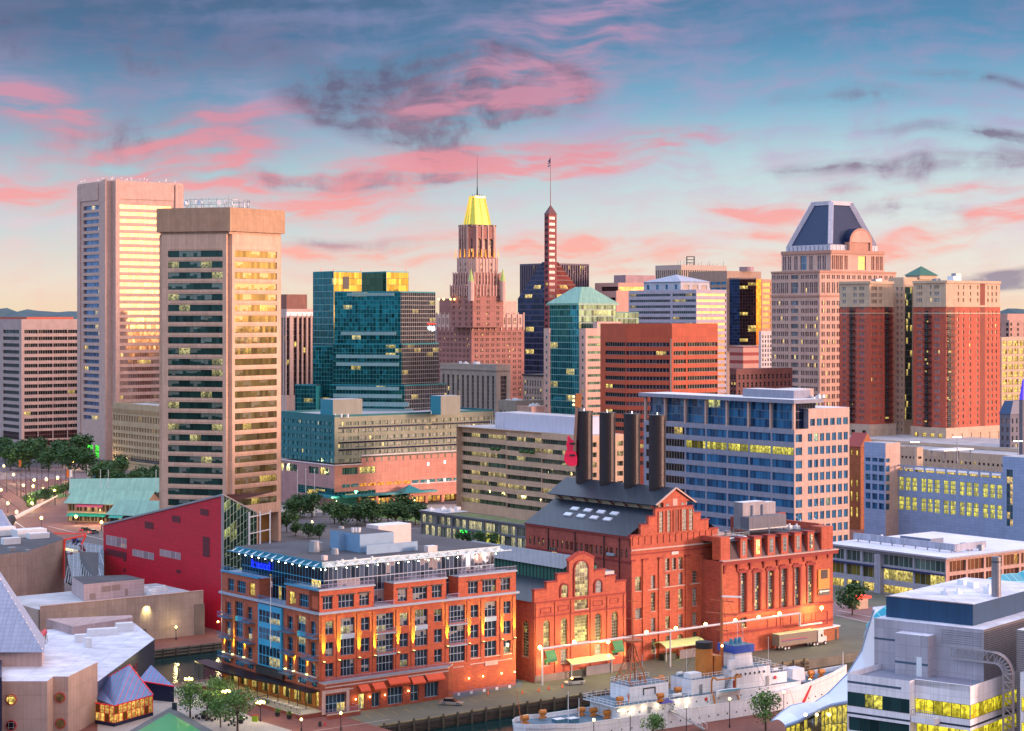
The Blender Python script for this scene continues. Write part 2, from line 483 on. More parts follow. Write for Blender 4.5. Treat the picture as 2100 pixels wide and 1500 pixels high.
# --- the street grid: A runs away to the left, B away to the right
GA=radians(37.9)
A2=(-sin(GA),cos(GA));B2=(cos(GA),sin(GA))
def X(px,Y):return(px-CX)*Y/FPX
def Z(py,Y):return H-(py-HY)*Y/FPX
def at(px,py,Y):return Vector((X(px,Y),Y,Z(py,Y)))
def G(px,py,z=0.0):
 Y=(H-z)*FPX/(py-HY)
 return Vector((X(px,Y),Y,z))
def along(p,d,px):
 """distance t along direction d from p where pixel column px is met"""
 k=(px-CX)/FPX
 return(k*p[1]-p[0])/(d[0]-k*d[1])
class Fac:
 """a vertical facade from p0 to p1 (counter-clockwise order: outside is on the right-hand side)"""
 def __init__(s,p0,p1):
  s.p0,s.p1=Vector(p0[:2]),Vector(p1[:2])
  s.W=(s.p1-s.p0).length
  s.d=(s.p1-s.p0)/s.W
  s.n=Vector((s.d.y,-s.d.x))
 def u(s,px):return along(s.p0,s.d,px)
 def us(s,*pp):return[(s.u(a),s.u(b))for a,b in pp]
 def z(s,px,py):
  t=s.u(px);return Z(py,s.p0.y+s.d.y*t)
 def pt(s,u,z,off=0.0):
  q=s.p0+s.d*u+s.n*off
  return(q.x,q.y,z)
 def d3(s):return Vector((s.d.x,s.d.y,0))
 def n3(s):return Vector((s.n.x,s.n.y,0))
 def faces_cam(s):
  mid=(s.p0+s.p1)/2
  return s.n.dot(mid)<0
 def slab(s,mb,u0,u1,z0,z1,off,mat,back=0.0):
  """box standing proud of the facade by off"""
  mb.obox(s.pt(u0,z0,back),s.d3()*(u1-u0),s.n3()*(off-back),(0,0,z1-z0),mat)
 def quad(s,mb,u0,u1,z0,z1,mat,off=0.0):
  mb.poly([s.pt(u0,z0,off),s.pt(u1,z0,off),s.pt(u1,z1,off),s.pt(u0,z1,off)],mat)
def facade(T,f,z0,z1,cols,rows,wm,gm,pw=1.5,ph=2.0,depth=.35,u0=0.0,u1=None,pier=None,part='wall',arch=False,wname='window',revm=None):
 """wall with real openings and recessed windows. cols: (u0,u1); rows: (z0,z1)."""
 mb=T.k(part)
 u1=f.W if u1 is None else u1
 if not f.faces_cam()and f.W>2:
  f.quad(mb,u0,u1,z0,z1,wm);return
 cols=sorted(c for c in cols if c[1]>u0 and c[0]<u1)
 rows=sorted(rows)
 z=z0
 for(a,b)in rows:
  if a>z+.01:f.quad(mb,u0,u1,z,a,wm)
  u=u0
  for(p,q)in cols:
   if p>u+.01:f.quad(mb,u,p,a,b,pier or wm)
   rm=revm or wm
   for e in(((p,a),(q,a)),((q,a),(q,b)),((q,b),(p,b)),((p,b),(p,a))):
    (ua,za),(ub,zb)=e
    mb.poly([f.pt(ua,za,0),f.pt(ub,zb,0),f.pt(ub,zb,-depth),f.pt(ua,za,-depth)],rm)
   if arch:
    r=(q-p)/2;c=(p+q)/2;n=8;hz=b-r*(1 if arch is True else arch)
    k=1 if arch is True else arch
    for i in range(n):
     t0,t1=pi*i/n,pi*(i+1)/n
     a0=(c+r*cos(t0),hz+r*k*sin(t0));a1=(c+r*cos(t1),hz+r*k*sin(t1))
     mb.poly([f.pt(a1[0],a1[1]),f.pt(a0[0],a0[1]),f.pt(a0[0],b),f.pt(a1[0],b)],wm)
     mb.poly([f.pt(a1[0],a1[1]),f.pt(a1[0],a1[1],-depth),f.pt(a0[0],a0[1],-depth),f.pt(a0[0],a0[1])],rm)
   g_=gm()if callable(gm)else gm
   T.win([f.pt(p,a,-depth),f.pt(q,a,-depth),f.pt(q,b,-depth),f.pt(p,b,-depth)],g_,pw,ph,wname)
   u=q
  if u<u1-.01:f.quad(mb,u,u1,a,b,pier or wm)
  z=b
 if z<z1-.01:f.quad(mb,u0,u1,z,z1,wm)
def split(u0,u1,n,gap):
 """n openings between u0 and u1 separated by gap (no outer gap)"""
 w=((u1-u0)-gap*(n-1))/n
 return[(u0+i*(w+gap),u0+i*(w+gap)+w)for i in range(n)]
def floors(z0,pitch,h,n):return[(z0+i*pitch,z0+i*pitch+h)for i in range(n)]
class Foot:
 """four-cornered footprint on the grid: near corner at pixel column xc and depth Y, edges at columns xl, xr"""
 def __init__(s,xc,Y,xl,xr,la=None,lb=None):
  s.c=Vector((X(xc,Y),Y));s.Y=Y
  s.A,s.B=Vector(A2),Vector(B2)
  s.la=la or along(s.c,s.A,xl);s.lb=lb or along(s.c,s.B,xr)
  s.fa=Fac(s.c+s.A*s.la,s.c);s.fb=Fac(s.c,s.c+s.B*s.lb)
 def P(s,a,b):q=s.c+s.A*a+s.B*b;return(q.x,q.y)
 def poly(s,g=0.0,a0=0,a1=None,b0=0,b1=None):
  a1=s.la if a1 is None else a1;b1=s.lb if b1 is None else b1
  return[s.P(a1+g,b0-g),s.P(a0-g,b0-g),s.P(a0-g,b1+g),s.P(a1+g,b1+g)]
 def backs(s):
  q=s.poly();return Fac(q[2],q[3]),Fac(q[3],q[0])
 def sub(s,a0,a1,b0,b1):
  n=Foot.__new__(Foot);n.A,n.B=s.A,s.B
  n.c=s.c+s.A*a0+s.B*b0;n.Y=n.c.y;n.la=a1-a0;n.lb=b1-b0
  n.fa=Fac(n.c+n.A*n.la,n.c);n.fb=Fac(n.c,n.c+n.B*n.lb)
  return n
def roofcap(T,poly,z,mat,par=None,ph=.9,pt=.4):
 """roof deck, with a parapet when par is a material"""
 mb=T.k('roof')
 mb.poly([(p[0],p[1],z)for p in poly],mat)
 if par:
  n=len(poly);pr=T.k('parapet')
  for i in range(n):
   a,b=Vector(poly[i]),Vector(poly[(i+1)%n])
   d=(b-a).normalized();nn=Vector((d.y,-d.x))
   o=a-nn*pt+d*(.003)
   pr.obox((o.x,o.y,z+.003),(b-a-d*.006).to_3d(),(nn*(pt+.02)).to_3d(),(0,0,ph),par)
def closeback(T,ft,z0,z1,wm):
 for f in ft.backs():
  f.quad(T.k('wall'),0,f.W,z0,z1,wm)
def roof_kit(T,ft,z,n,seed,mat,big=1.0):
 """small rooftop machines"""
 r=random.Random(seed)
 for i in range(n):
  a,b=r.uniform(.12,.88)*ft.la,r.uniform(.12,.88)*ft.lb
  w,d,h=r.uniform(1,3.2)*big,r.uniform(1,3)*big,r.uniform(.8,2.2)*big
  q=ft.P(a,b)
  m=T.mb('roof_unit')
  m.box((q[0],q[1],z),w,d,h,mat,GA)
  if r.random()<.4:
   m.cyl((q[0],q[1],z+h),(q[0],q[1],z+h+.5),.5*big,.5*big,mat,10)
# ------------------------------------------------------------------ shared materials
CONC=wall('pink_concrete','c8a69c',panel=(1.6,1.35),joint=.05,amt=.08)
CONC2=wall('tan_concrete','d2ae98',panel=(1.5,3.9),joint=.05,amt=.10)
CONC3=wall('mauve_concrete','b39c99',panel=(3,3.6),amt=.10)
DARKROOF=wall('dark_roof','41414a',amt=.45,scale=.12,streak=0)
PALEROOF=wall('pale_roof','a9abb4',amt=.3,scale=.1,streak=0)
GREYMET=plain('grey_metal','8e939b',.45,.3)
WHITEMET=plain('white_metal','d9dbe0',.45)
DARKMET=plain('dark_metal','2b2d33',.5,.3)
TEALMET=plain('teal_metal','1f7d8a',.5,.2)
G_DARK=glass('dark_glass','10161c','202a32',.28,lit=.03)
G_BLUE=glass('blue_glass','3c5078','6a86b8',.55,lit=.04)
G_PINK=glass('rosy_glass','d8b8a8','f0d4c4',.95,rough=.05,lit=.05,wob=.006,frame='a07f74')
G_WTC=glass('green_glass','12302f','274a44',.35,lit=.09,blind=.35,blindc=(.22,.26,.22),frame='1b2a2a',ft=(.02,.03),litc=(1,.85,.35),lits=1.0)
G_WTCR=glass('straw_reflection_glass','6a6446','9a9060',.70,lit=.06,blind=.4,blindc=(.45,.42,.30),frame='2a2a26',ft=(.02,.03),wob=.01,lits=1.1)  # straw tint puts the sunset reflection into this face's glass
G_TEAL=glass('teal_glass','0d4a52','1a6a72',.75,frame='6f9090',ft=(.045,.045),lit=.03,wob=.016,lits=1.5)
G_TEALD=glass('deep_teal_glass','0a4a54','1c7880',.78,frame='4f8f90',ft=(.03,.03),lit=.035,wob=.02,lits=1.5)
G_GOLD=glass('gold_reflection_glass','6b6636','a39a55',.92,frame='5a5a34',ft=(.04,.04),lit=.02,wob=.012)  # gold tint carries mirrored sunset light in the pane colour
G_SMOKE=glass('smoke_glass','30343e','4c4f58',.5,frame='a9a9a6',ft=(.04,.04),lit=.07,wob=.012,lits=1.2)
G_NAVY=glass('navy_glass','101c38','1d2f57',.55,frame='2a3555',ft=(.03,.06),lit=.02,wob=.02)
G_BRONZE=glass('bronze_glass','24161c','3c2428',.4,frame='5a3a3c',ft=(.04,.07),lit=.03)
G_SKY=glass('sky_glass','2a5c82','4683ad',.65,frame='6e8296',ft=(.03,.03),lit=.07,wob=.03,group=4,lits=1.6)
G_SMALL=glass('small_window_glass','3a4048','6b727a',.45,frame='8b8680',ft=(.06,.06),lit=.02,group=1,blind=.3)
G_LIT=glass('lit_glass','6b5a20','8a7428',.15,lit=.92,group=1,lits=2.0,frame='3a3a38')
def cb(W,pitch,w,m0=1.0,m1=None):
 """evenly pitched openings of width w between margins"""
 m1=m0 if m1 is None else m1
 n=max(1,int(round((W-m0-m1+pitch-w)/pitch)))
 if n==1:return[(m0,W-m1)]
 p=(W-m0-m1-w)/(n-1)
 return[(m0+i*p,m0+i*p+w)for i in range(n)]
def block(name,label,cat,ft,z0,z1,wm,ca,cbb,rows,ga,gb=None,pw=1.5,ph=2,depth=.35,roof=None,par=None,group=None,T=None,rowsb=None,pier=None,wname='window'):
 T=T or Thing(name,label,cat,(ft.c.x,ft.c.y,0),group)
 facade(T,ft.fa,z0,z1,ca,rows,wm,ga,pw,ph,depth,pier=pier,wname=wname)
 facade(T,ft.fb,z0,z1,cbb,rowsb or rows,wm,gb or ga,pw,ph,depth,pier=pier,wname=wname)
 closeback(T,ft,z0,z1,wm)
 roofcap(T,ft.poly(),z1,roof or DARKROOF,par)
 return T
# ------------------------------------------------------------------ left: low-rise slab office
ft=Foot(44,1230,-120,235)
z1=Z(655,1230)
W=ft.fb.W
rows=[(Z(677+14.02*i+7.6,1230),Z(677+14.02*i,1230))for i in range(14,-1,-1)]
T=block('office_building','long mauve concrete office block with dark ribbon windows, at the left edge','building',ft,12,z1,CONC3,
   ft.fa.us((6,39)),[(ft.fb.u(a),ft.fb.u(b))for a,b in((50,77.5),(79,108),(109.5,138),(139.5,170),(172,200))],rows,G_DARK,pw=1.6,ph=2.6,depth=.8)
facade(T,ft.fb,0,12,[(ft.fb.u(a),ft.fb.u(b))for a,b in((50,77.5),(79,108),(109.5,138),(139.5,170),(172,200))],[(1,4.5),(5.5,10.5)],CONC3,G_BRONZE,1.5,2.5,.8)
facade(T,ft.fa,0,12,ft.fa.us((6,39)),[(5,10)],CONC3,G_BRONZE,1.5,2.5,.8)
s=ft.sub(10,ft.la-6,8,40)
T.mb('penthouse').prism(s.poly(),z1,z1+1.4,plain('red_roof_trim','b5503c'))
T.done()
# ------------------------------------------------------------------ left: tallest tower
Y=1125
ft=Foot(225,Y,160,375)
z1=Z(370,Y)
T=Thing('skyscraper','tallest pink concrete tower on the left, with ribbon windows and a blank top','building',(ft.c.x,ft.c.y,0))
nt=3.2
fa=Fac(ft.P(ft.la,0),ft.P(nt,0));fb=Fac(ft.P(0,nt),ft.P(0,ft.lb))
rows=[(Z(427,Y)-i*4.1,Z(427,Y)-i*4.1+2.35)for i in range(33)]
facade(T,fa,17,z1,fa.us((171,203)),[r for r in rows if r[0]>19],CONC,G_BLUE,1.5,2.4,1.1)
facade(T,fa,8.5,17,[],[],CONC,G_BLUE)
facade(T,fa,0,8.5,fa.us((168,190),(193,203)),[(.5,8)],CONC,glass('green_lobby','0d6a10','1d9a20',.1,lit=1.0,litc=(.10,1,.06),lits=2.6,group=1,frame='1a5a1a'),3,4,.8)
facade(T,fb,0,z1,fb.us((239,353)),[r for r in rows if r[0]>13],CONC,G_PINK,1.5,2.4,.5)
wm=T.k('wall')
Fac(ft.P(nt,0),ft.P(nt,nt)).quad(wm,0,nt,0,z1,CONC)
Fac(ft.P(nt,nt),ft.P(0,nt)).quad(wm,0,nt,0,z1,CONC)
closeback(T,ft,0,z1,CONC)
pil=T.mb('pilaster')
fa.slab(pil,fa.W-4.6,fa.W,0,z1+.6,1.2,CONC)
fb.slab(pil,0,2.6,0,z1+.6,1.2,CONC)
fb.slab(pil,fb.u(358.5),fb.W,0,z1-1.0,.9,CONC)
fa.slab(pil,0,fa.u(166),0,z1-1.0,.6,CONC)
tp=T.mb('top_panel')
fb.slab(tp,fb.u(241),fb.u(356),Z(407,Y),z1-1.2,.5,CONC)
fa.slab(tp,fa.u(162),fa.u(202),Z(408,Y),z1-1.2,.5,CONC)
roofcap(T,[ft.P(ft.la,0),ft.P(nt,0),ft.P(nt,nt),ft.P(0,nt),ft.P(0,ft.lb),ft.P(ft.la,ft.lb)],z1,DARKROOF)
r=random.Random(4)
for i in range(34):
 e=r.random()
 q=ft.P(.6,e*ft.lb)if r.random()<.75 else ft.P(e*ft.la,.6)
 h=r.uniform(.6,2.4)
 m=T.mb('antenna')
 m.bar((q[0],q[1],z1),(q[0],q[1],z1+h),.14,WHITEMET)
 if r.random()<.5:m.box((q[0],q[1],z1+h*.7),.5,.35,.5,WHITEMET,GA)
T.done()
# ------------------------------------------------------------------ low beige office between the two towers
Y=1015
ft=Foot(352,Y,231,420)
zt=ft.fa.z(232,829)
T=Thing('office_building','low beige office with deep square windows, between the two tall left towers','building',(ft.c.x,ft.c.y,0))
BEI=wall('beige_concrete','b09a7c',panel=(3,3.5),amt=.1)
fa=ft.fa
rows=[]
for py in(857,872.5,887,901,915.5,930):
 rows.append((fa.z(232,py+8.5),fa.z(232,py)))
rows[0]=(fa.z(232,862),fa.z(232,850))
facade(T,fa,0,zt,cb(fa.W,3.0,1.9,.8),rows[::-1],BEI,G_SMALL,2,3,.9)
facade(T,fa,3.5,4.2,[],[],BEI,G_SMALL)
for u in cb(fa.W,1.5,.5,.6):
 fa.slab(T.k('fins'),u[0],u[1],fa.z(232,846),fa.z(232,837),.35,BEI)
fa.slab(T.mb('window'),.6,fa.W-1,fa.z(232,941),fa.z(232,935),.08,G_DARK)
facade(T,ft.fb,0,zt,[],[],BEI,G_SMALL)
closeback(T,ft,0,zt,BEI)
roofcap(T,ft.poly(),zt,PALEROOF,BEI)
s=ft.sub(3,16,4,20)
ph=T.mb('penthouse');ph.prism(s.poly(),zt,zt+7.4,BEI,PALEROOF)
for u in cb(s.fa.W,2.2,1.0,1.0):s.fa.slab(ph,u[0],u[1],zt+1,zt+6.4,.1,G_DARK)
T.done()
# ------------------------------------------------------------------ five-sided tower with overhanging top
Yc=700.0
c=Vector((X(471,Yc),Yc))
az_r,side=radians(35.3),28.3
pts=[c]
d=az_r
for i in range(4):
 v=Vector((sin(d),cos(d)))
 pts.append(pts[-1]+v*side);d-=radians(72)
cen=sum(pts,Vector((0,0)))/5
T=Thing('pentagonal_tower','five-sided tan concrete tower with an overhanging blank top, in front of the tallest tower','building',(cen.x,cen.y,0))
zc0,zc1=Z(480,Yc),Z(425.5,Yc)
rows=[(Z(527+22.33*i,Yc),Z(513.5+22.33*i,Yc))for i in range(0,27)]
pil=T.mb('pilaster')
for i in range(5):
 a,b=pts[i],pts[(i+1)%5]
 f=Fac(a,b);e=(f.d*1.3)
 g=Fac(a+e,b-e)
 zb=11 if i in(0,4)else 0
 cols=[(1.4,g.W-2.0)]if i==0 else[(2.4,g.W-1.5)]
 gm=G_WTCR if i==0 else G_WTC
 facade(T,g,zb,zc0,cols,[q for q in rows if q[0]>12],CONC2,gm,1.5,2.4,.28)
 if g.faces_cam():
  for(r0,r1)in rows:
   if r0<12:continue
   g.slab(T.k('ledge'),cols[0][0]+.6,cols[0][1]-.6,r1+.55,r1+.78,.12,CONC2)
 n0=(f.n*-1.5)
 k=Fac(b-e,b-e+n0);k.quad(T.k('wall'),0,1.5,0,zc0,CONC2)
 f2=Fac(b,pts[(i+2)%5]);e2=f2.d*1.3
 k=Fac(b-e+n0,b+e2+f2.n*-1.5);k.quad(T.k('wall'),0,k.W,0,zc0,CONC2)
 k=Fac(b+e2+f2.n*-1.5,b+e2);k.quad(T.k('wall'),0,k.W,0,zc0,CONC2)
 if zb:
  g2=Fac(a+e+f.n*-3.5,b-e+f.n*-3.5)
  g2.quad(T.k('lobby_wall'),0,g2.W,0,zb,wall('lobby','7a5a2a'))
  for t in(0,.48,.96):
   f_=g.W*t
   g.slab(T.mb('column'),f_,f_+1.2,0,zb,0,CONC2,back=-3.5)
  T.k('soffit').poly([g.pt(0,zb,0),g.pt(0,zb,-3.5),g.pt(g.W,zb,-3.5),g.pt(g.W,zb,0)],CONC2)
grow=lambda k:[tuple(cen+(p-cen)*k)for p in pts]
T.mb('neck').prism(grow(.97),zc0,zc0+1.4,CONC2)
CAPM=wall('cap_concrete','b38f74',panel=(1.6,30),joint=.05,amt=.14,scale=.4)
T.mb('top').prism(grow(1.035),zc0+1.0,zc1,CAPM,DARKROOF)
r=random.Random(7)
R_=side*.58
for i in range(26):
 t=2*pi*i/26
 m=T.k('antenna_rack')
 p=cen+Vector((cos(t),sin(t)))*R_*.72
 q=cen+Vector((cos(t+2*pi/26),sin(t+2*pi/26)))*R_*.72
 m.bar((p.x,p.y,zc1),(p.x,p.y,zc1+4.0),.14,GREYMET)
 for hh in(1.7,3.6):m.bar((p.x,p.y,zc1+hh),(q.x,q.y,zc1+hh),.12,GREYMET)
 if r.random()<.5:T.mb('panel_antenna').box((p.x,p.y,zc1+r.uniform(.8,2.6)),.4,.3,1.5,WHITEMET,t)
for t in(3.6,4.3,4.9):
 p=cen+Vector((cos(t),sin(t)))*R_*.74
 T.mb('dish').cyl((p.x,p.y,zc1+2.3),(p.x+cos(t)*.5,p.y+sin(t)*.5,zc1+2.3),.9,.95,WHITEMET,14)
p=cen+Vector((4,0));T.mb('mast').bar((p.x,p.y,zc1),(p.x,p.y,zc1+5.4),.12,GREYMET)
T.done()
# ------------------------------------------------------------------ striped tower right of it
Y=1050
ft=Foot(587,Y,545,665)
z1=Z(640,Y)
T=Thing('office_building','striped tower with pale vertical piers and dark windows, right behind the five-sided tower','building',(ft.c.x,ft.c.y,0))
PIER=wall('pale_pier','c7a9a0',amt=.06)
zb=Z(815,Y)
cols=ft.fb.us((588,594),(602,609),(613,619),(622,628),(632,637),(641,646),(650,655))
facade(T,ft.fb,zb,z1-1,cols,[(zb+1,z1-3)],PIER,G_BRONZE,1.3,3.2,.8)
facade(T,ft.fa,zb,z1-1,cb(ft.fa.W,2.6,1.5),[(zb+1,z1-3)],PIER,G_BRONZE,1.3,3.2,.8)
facade(T,ft.fb,0,zb,[],[],PIER,G_BRONZE);facade(T,ft.fa,0,zb,[],[],PIER,G_BRONZE)
for q in cols:ft.fb.slab(T.k('pier'),q[1]-.05,q[1]+.5,zb,z1-1,.35,PIER)
closeback(T,ft,0,z1,PIER)
ft.fb.slab(T.mb('roof_band'),0,ft.fb.W,z1-2.2,z1,.3,WHITEMET)
roofcap(T,ft.poly(),z1-1,DARKROOF)
s=ft.sub(3,20,2,15)
T.mb('penthouse').prism(s.poly(),z1-1,z1+9.5,wall('maroon_metal','8a5c52'),DARKROOF)
T.mb('penthouse').prism(ft.sub(1,24,1,21).poly(),z1-1,z1+1.6,PIER,DARKROOF)
T.done()
# ------------------------------------------------------------------ teal glass towers
def glassbox(T,ft,z0,z1,ga,gb,floor=3.6,pw=1.5,capm=None,part='curtain_wall',nb=1):
 """sheer curtain wall: glazing set in a thin frame, one part per two storeys"""
 for f,gm in((ft.fa,ga),(ft.fb,gb)):
  if f.W<.5:continue
  n=max(1,round((z1-z0)/(floor*4)))
  h=(z1-z0)/n
  for i in range(n):
   m=T.mb(part)
   a,b=z0+i*h,z0+i*h+h
   nx,ny=max(1,round(f.W/pw)),max(1,round(h/floor*1))
   ou,ov=random.randint(0,300)*12,random.randint(0,300)*12
   q=[f.pt(0,a),f.pt(f.W,a),f.pt(f.W,b),f.pt(0,b)]
   m.poly(q,gm,uv=[(ou,ov),(ou+nx,ov),(ou+nx,ov+ny),(ou,ov+ny)])
  for u in(0,f.W):
   f.slab(T.k('frame'),max(0,u-.12),u+.12 if u==0 else u,z0,z1+.3,.06,capm or TEALMET)
  f.slab(T.k('frame'),.13,f.W-.13,z1-.25,z1+.3,.07,capm or TEALMET)
 for f in ft.backs():
  f.quad(T.k('back_wall'),0,f.W,z0,z1,capm or TEALMET)
 T.k('roof').poly([(p[0],p[1],z1)for p in ft.poly()],DARKROOF)
Y=980
ft=Foot(684,Y,642,742)
z1=Z(557.5,Y)
T=Thing('glass_tower','taller mirror-glass tower with a golden upper face, behind the dark teal stepped tower','building',(ft.c.x,ft.c.y,0))
glassbox(T,ft,0,z1,G_TEAL,G_GOLD,3.3)
s=ft.sub(8,30,ft.lb,ft.lb+22)
s2=Foot(792,Y+16,742,838)
glassbox(T,s2,0,Z(558,Y+16),glass('olive_glass','2f4a35','3f5a40',.7,frame='2b3a2c',ft=(.04,.04),wob=.01),G_GOLD,3.3)
s2.fb.slab(T.k('frame'),0,.2,0,z1,.1,TEALMET)
for x_ in(658,684,740,808,832):
 q=at(x_,556,Y+3);T.mb('beacon').cyl(q,q+Vector((0,0,1.3)),.15,.1,plain('red_lamp','c03020',emit='ff3020',es=1.5),6)
T.mb('louvre').obox(ft.fb.pt(ft.fb.u(703),Z(593,Y),.01),ft.fb.d3()*3.6,ft.fb.n3()*.12,(0,0,6.3),DARKMET)
T.done()
Y=900
T=Thing('glass_tower','dark teal stepped glass tower with pale horizontal bands, in front of the gold-topped one','building',(X(752,Y),Y,0))
def P2(px,Yy):return(X(px,Yy),Yy)
BAND=wall('pale_teal_band','7fa3a6',amt=.06,rough=.4)
top=Z(599,Y)
tiers=[
 (686,752,822,893,599,706,0),(683,752,824,900,706,776,-3),(677,752,830,916,790,862,-6)]
for k_,(xl,xm,xr,xe,yt,yb,dy)in enumerate(tiers):
 y0=Y+dy
 pl,pm,pr,pe=P2(xl,y0+9),P2(xm,y0+4),P2(xr,y0),P2(xe,y0+22)
 zt,zb_=Z(yt,Y),(Z(yb,Y)if k_<2 else 0)
 if k_==1:zb_=Z(795,Y)
 for(a,b,gm)in((pl,pm,G_TEALD),(pm,pr,G_TEALD),(pr,pe,G_SMOKE)):
  f=Fac(a,b)
  n=max(1,round((zt-zb_)/13));h=(zt-zb_)/n
  for i in range(n):
   m=T.mb('curtain_wall')
   ou=random.randint(0,300)*12
   nx,ny=round(f.W/1.5),max(1,round(h/2.0))
   m.poly([f.pt(0,zb_+i*h),f.pt(f.W,zb_+i*h),f.pt(f.W,zb_+i*h+h),f.pt(0,zb_+i*h+h)],gm,uv=[(ou,0),(ou+nx,0),(ou+nx,ny),(ou,ny)])
  f.slab(T.k('frame'),.2,f.W-.2,zt-.3,zt+.3,.08,TEALMET)
 bk=[pe,(pe[0]-8,pe[1]+26),(pl[0]+10,pl[1]+30),pl]
 for a,b in zip(bk,bk[1:]):f=Fac(a,b);f.quad(T.k('back_wall'),0,f.W,zb_,zt,TEALMET)
 T.k('roof').poly([(p[0],p[1],zt)for p in(pl,pm,pr,pe,bk[1],bk[2])],DARKROOF)
for(yt,yb,xl,xr)in((601,607,712,808),(681,688,700,812),(728,735,690,818),(744,751,690,818),(793,800,690,818),(808,816,684,824),(824,833,744,838),(838,845,744,846)):
 m=T.mb('band')
 k_=0 if yb<700 else(1 if yb<780 else 2)
 dy=tiers[k_][6]
 for(x0,x1,ya,yb_)in((xl,752,9,4),(752,xr,4,0)):
  if x0>=x1:continue
  fr=lambda px:(Y+dy+9-5*(px-686)/66)if px<=752 else(Y+dy+4-4*(px-752)/70)
  f=Fac(P2(x0,fr(x0)-.5),P2(x1,fr(x1)-.5))
  f.slab(m,0,f.W,Z(yb,Y),Z(yt,Y),.5,BAND,back=-.3)
for(x0,x1,yt,dy)in((642,676,712,12),(605,642,790,-2)):
 a,b=P2(x0,Y+dy),P2(x1+6,Y+dy-3)
 f=Fac(a,b);m=T.mb('curtain_wall');nx=round(f.W/1.4);h=Z(yt,Y)
 m.poly([f.pt(0,0),f.pt(f.W,0),f.pt(f.W,h),f.pt(0,h)],G_TEALD,uv=[(0,0),(nx,0),(nx,round(h/2)),(0,round(h/2))])
 f.slab(T.k('frame'),0,f.W,h-.2,h+.4,.1,TEALMET)
 q=[a,b,(b[0]+2,b[1]+18),(a[0]+4,a[1]+20)]
 T.k('roof').poly([(p[0],p[1],h)for p in q],DARKROOF)
 T.k('back_wall').prism([(p[0],p[1]+.1)for p in q],0,h-.3,TEALMET)
sg=T.mb('lit_logo',None,'small glowing red and white rooftop sign')
f=Fac(P2(878,Y+18),P2(893,Y+22))
f=Fac(P2(822,Y),P2(893,Y+22))
us=f.u(876);ue=f.u(891)
f.slab(sg,us,ue,Z(665,Y+20),Z(663.5,Y+20),.5,plain('red_neon','ff2020',emit='ff2525',es=2.5),back=.2)
r=random.Random(3)
for i in range(9):
 u=us+(ue-us)*(i+.2)/9
 f.slab(sg,u,u+.28,Z(677+r.uniform(-3,3),Y+20),Z(670+r.uniform(-2,2),Y+20),.5,plain('white_neon','ffffff',emit='dffcff',es=1.6),back=.2)
T.done()
# ------------------------------------------------------------------ art-deco tower
Y=1300
ART=wall('rose_brick','a26c64',amt=.14,scale=.15,panel=(30,3.6),joint=.12)
ARTL=wall('pale_limestone','d0aca0',amt=.12,scale=.3)
G_ART=glass('sash_glass','3c3034','6b5c5c',.35,frame='a9958f',ft=(.12,.05),lit=.035,group=1)
T=Thing('art_deco_tower','rose brick setback tower with a lit gold and green mansard crown and a thin spire','building',(X(970,Y),Y,0))
fm=Foot(967,Y,895,1075)
zb=Z(672,Y);zt=Z(645,Y)
def pairs(W,pitch,w=1.0,gap=.5,m=1.6):
 out=[]
 n=max(1,int((W-2*m)/pitch));p=(W-2*m)/n
 for i in range(n):
  c_=m+p*(i+.5)
  out+=[(c_-gap/2-w,c_-gap/2),(c_+gap/2,c_+gap/2+w)]
 return out
rws=lambda a,b,n=99:[(z_,z_+2.0)for z_ in[a+3.75*i for i in range(n)]if z_+3<b]
facade(T,fm.fa,0,zb,pairs(fm.fa.W,4.6),rws(3,zb),ART,G_ART,1.0,1.0,.3)
facade(T,fm.fb,0,zb,pairs(fm.fb.W,4.6),rws(3,zb),ART,G_ART,1.0,1.0,.3)
facade(T,fm.fa,zb,zt,pairs(fm.fa.W,4.6),[(zb+2,zb+6.5)],ARTL,G_ART,1.0,1.0,.3)
facade(T,fm.fb,zb,zt,pairs(fm.fb.W,4.6),[(zb+2,zb+6.5)],ARTL,G_ART,1.0,1.0,.3)
for f in(fm.fa,fm.fb):
 k_=T.k('wall')
 for u in cb(f.W,4.6,.9,0.2):f.slab(k_,u[0],u[1],zb-2,zt+1.2,.6,ARTL)
closeback(T,fm,0,zt,ART)
roofcap(T,fm.poly(),zt,DARKROOF)
m=T.mb('penthouse');s=fm.sub(fm.la-16,fm.la-2,1,18);m.prism(s.poly(),zt,Z(612,Y),ART,DARKROOF)
s=fm.sub(2,14,fm.lb-17,fm.lb-5);m.prism(s.poly(),zt,Z(618,Y),ARTL,DARKROOF)
for px in(900,910,924,932):
 q=at(px,614,Y+4);T.mb('floodlight').ball(q,.7,plain('amber_lamp','ffd080',emit='ffc060',es=8),6,4)
def octa(ft,c_):
 a,b=ft.la,ft.lb
 return[ft.P(a,c_),ft.P(a-c_,0),ft.P(c_,0),ft.P(0,c_),ft.P(0,b-c_),ft.P(c_,b),ft.P(a-c_,b),ft.P(a,b-c_)]
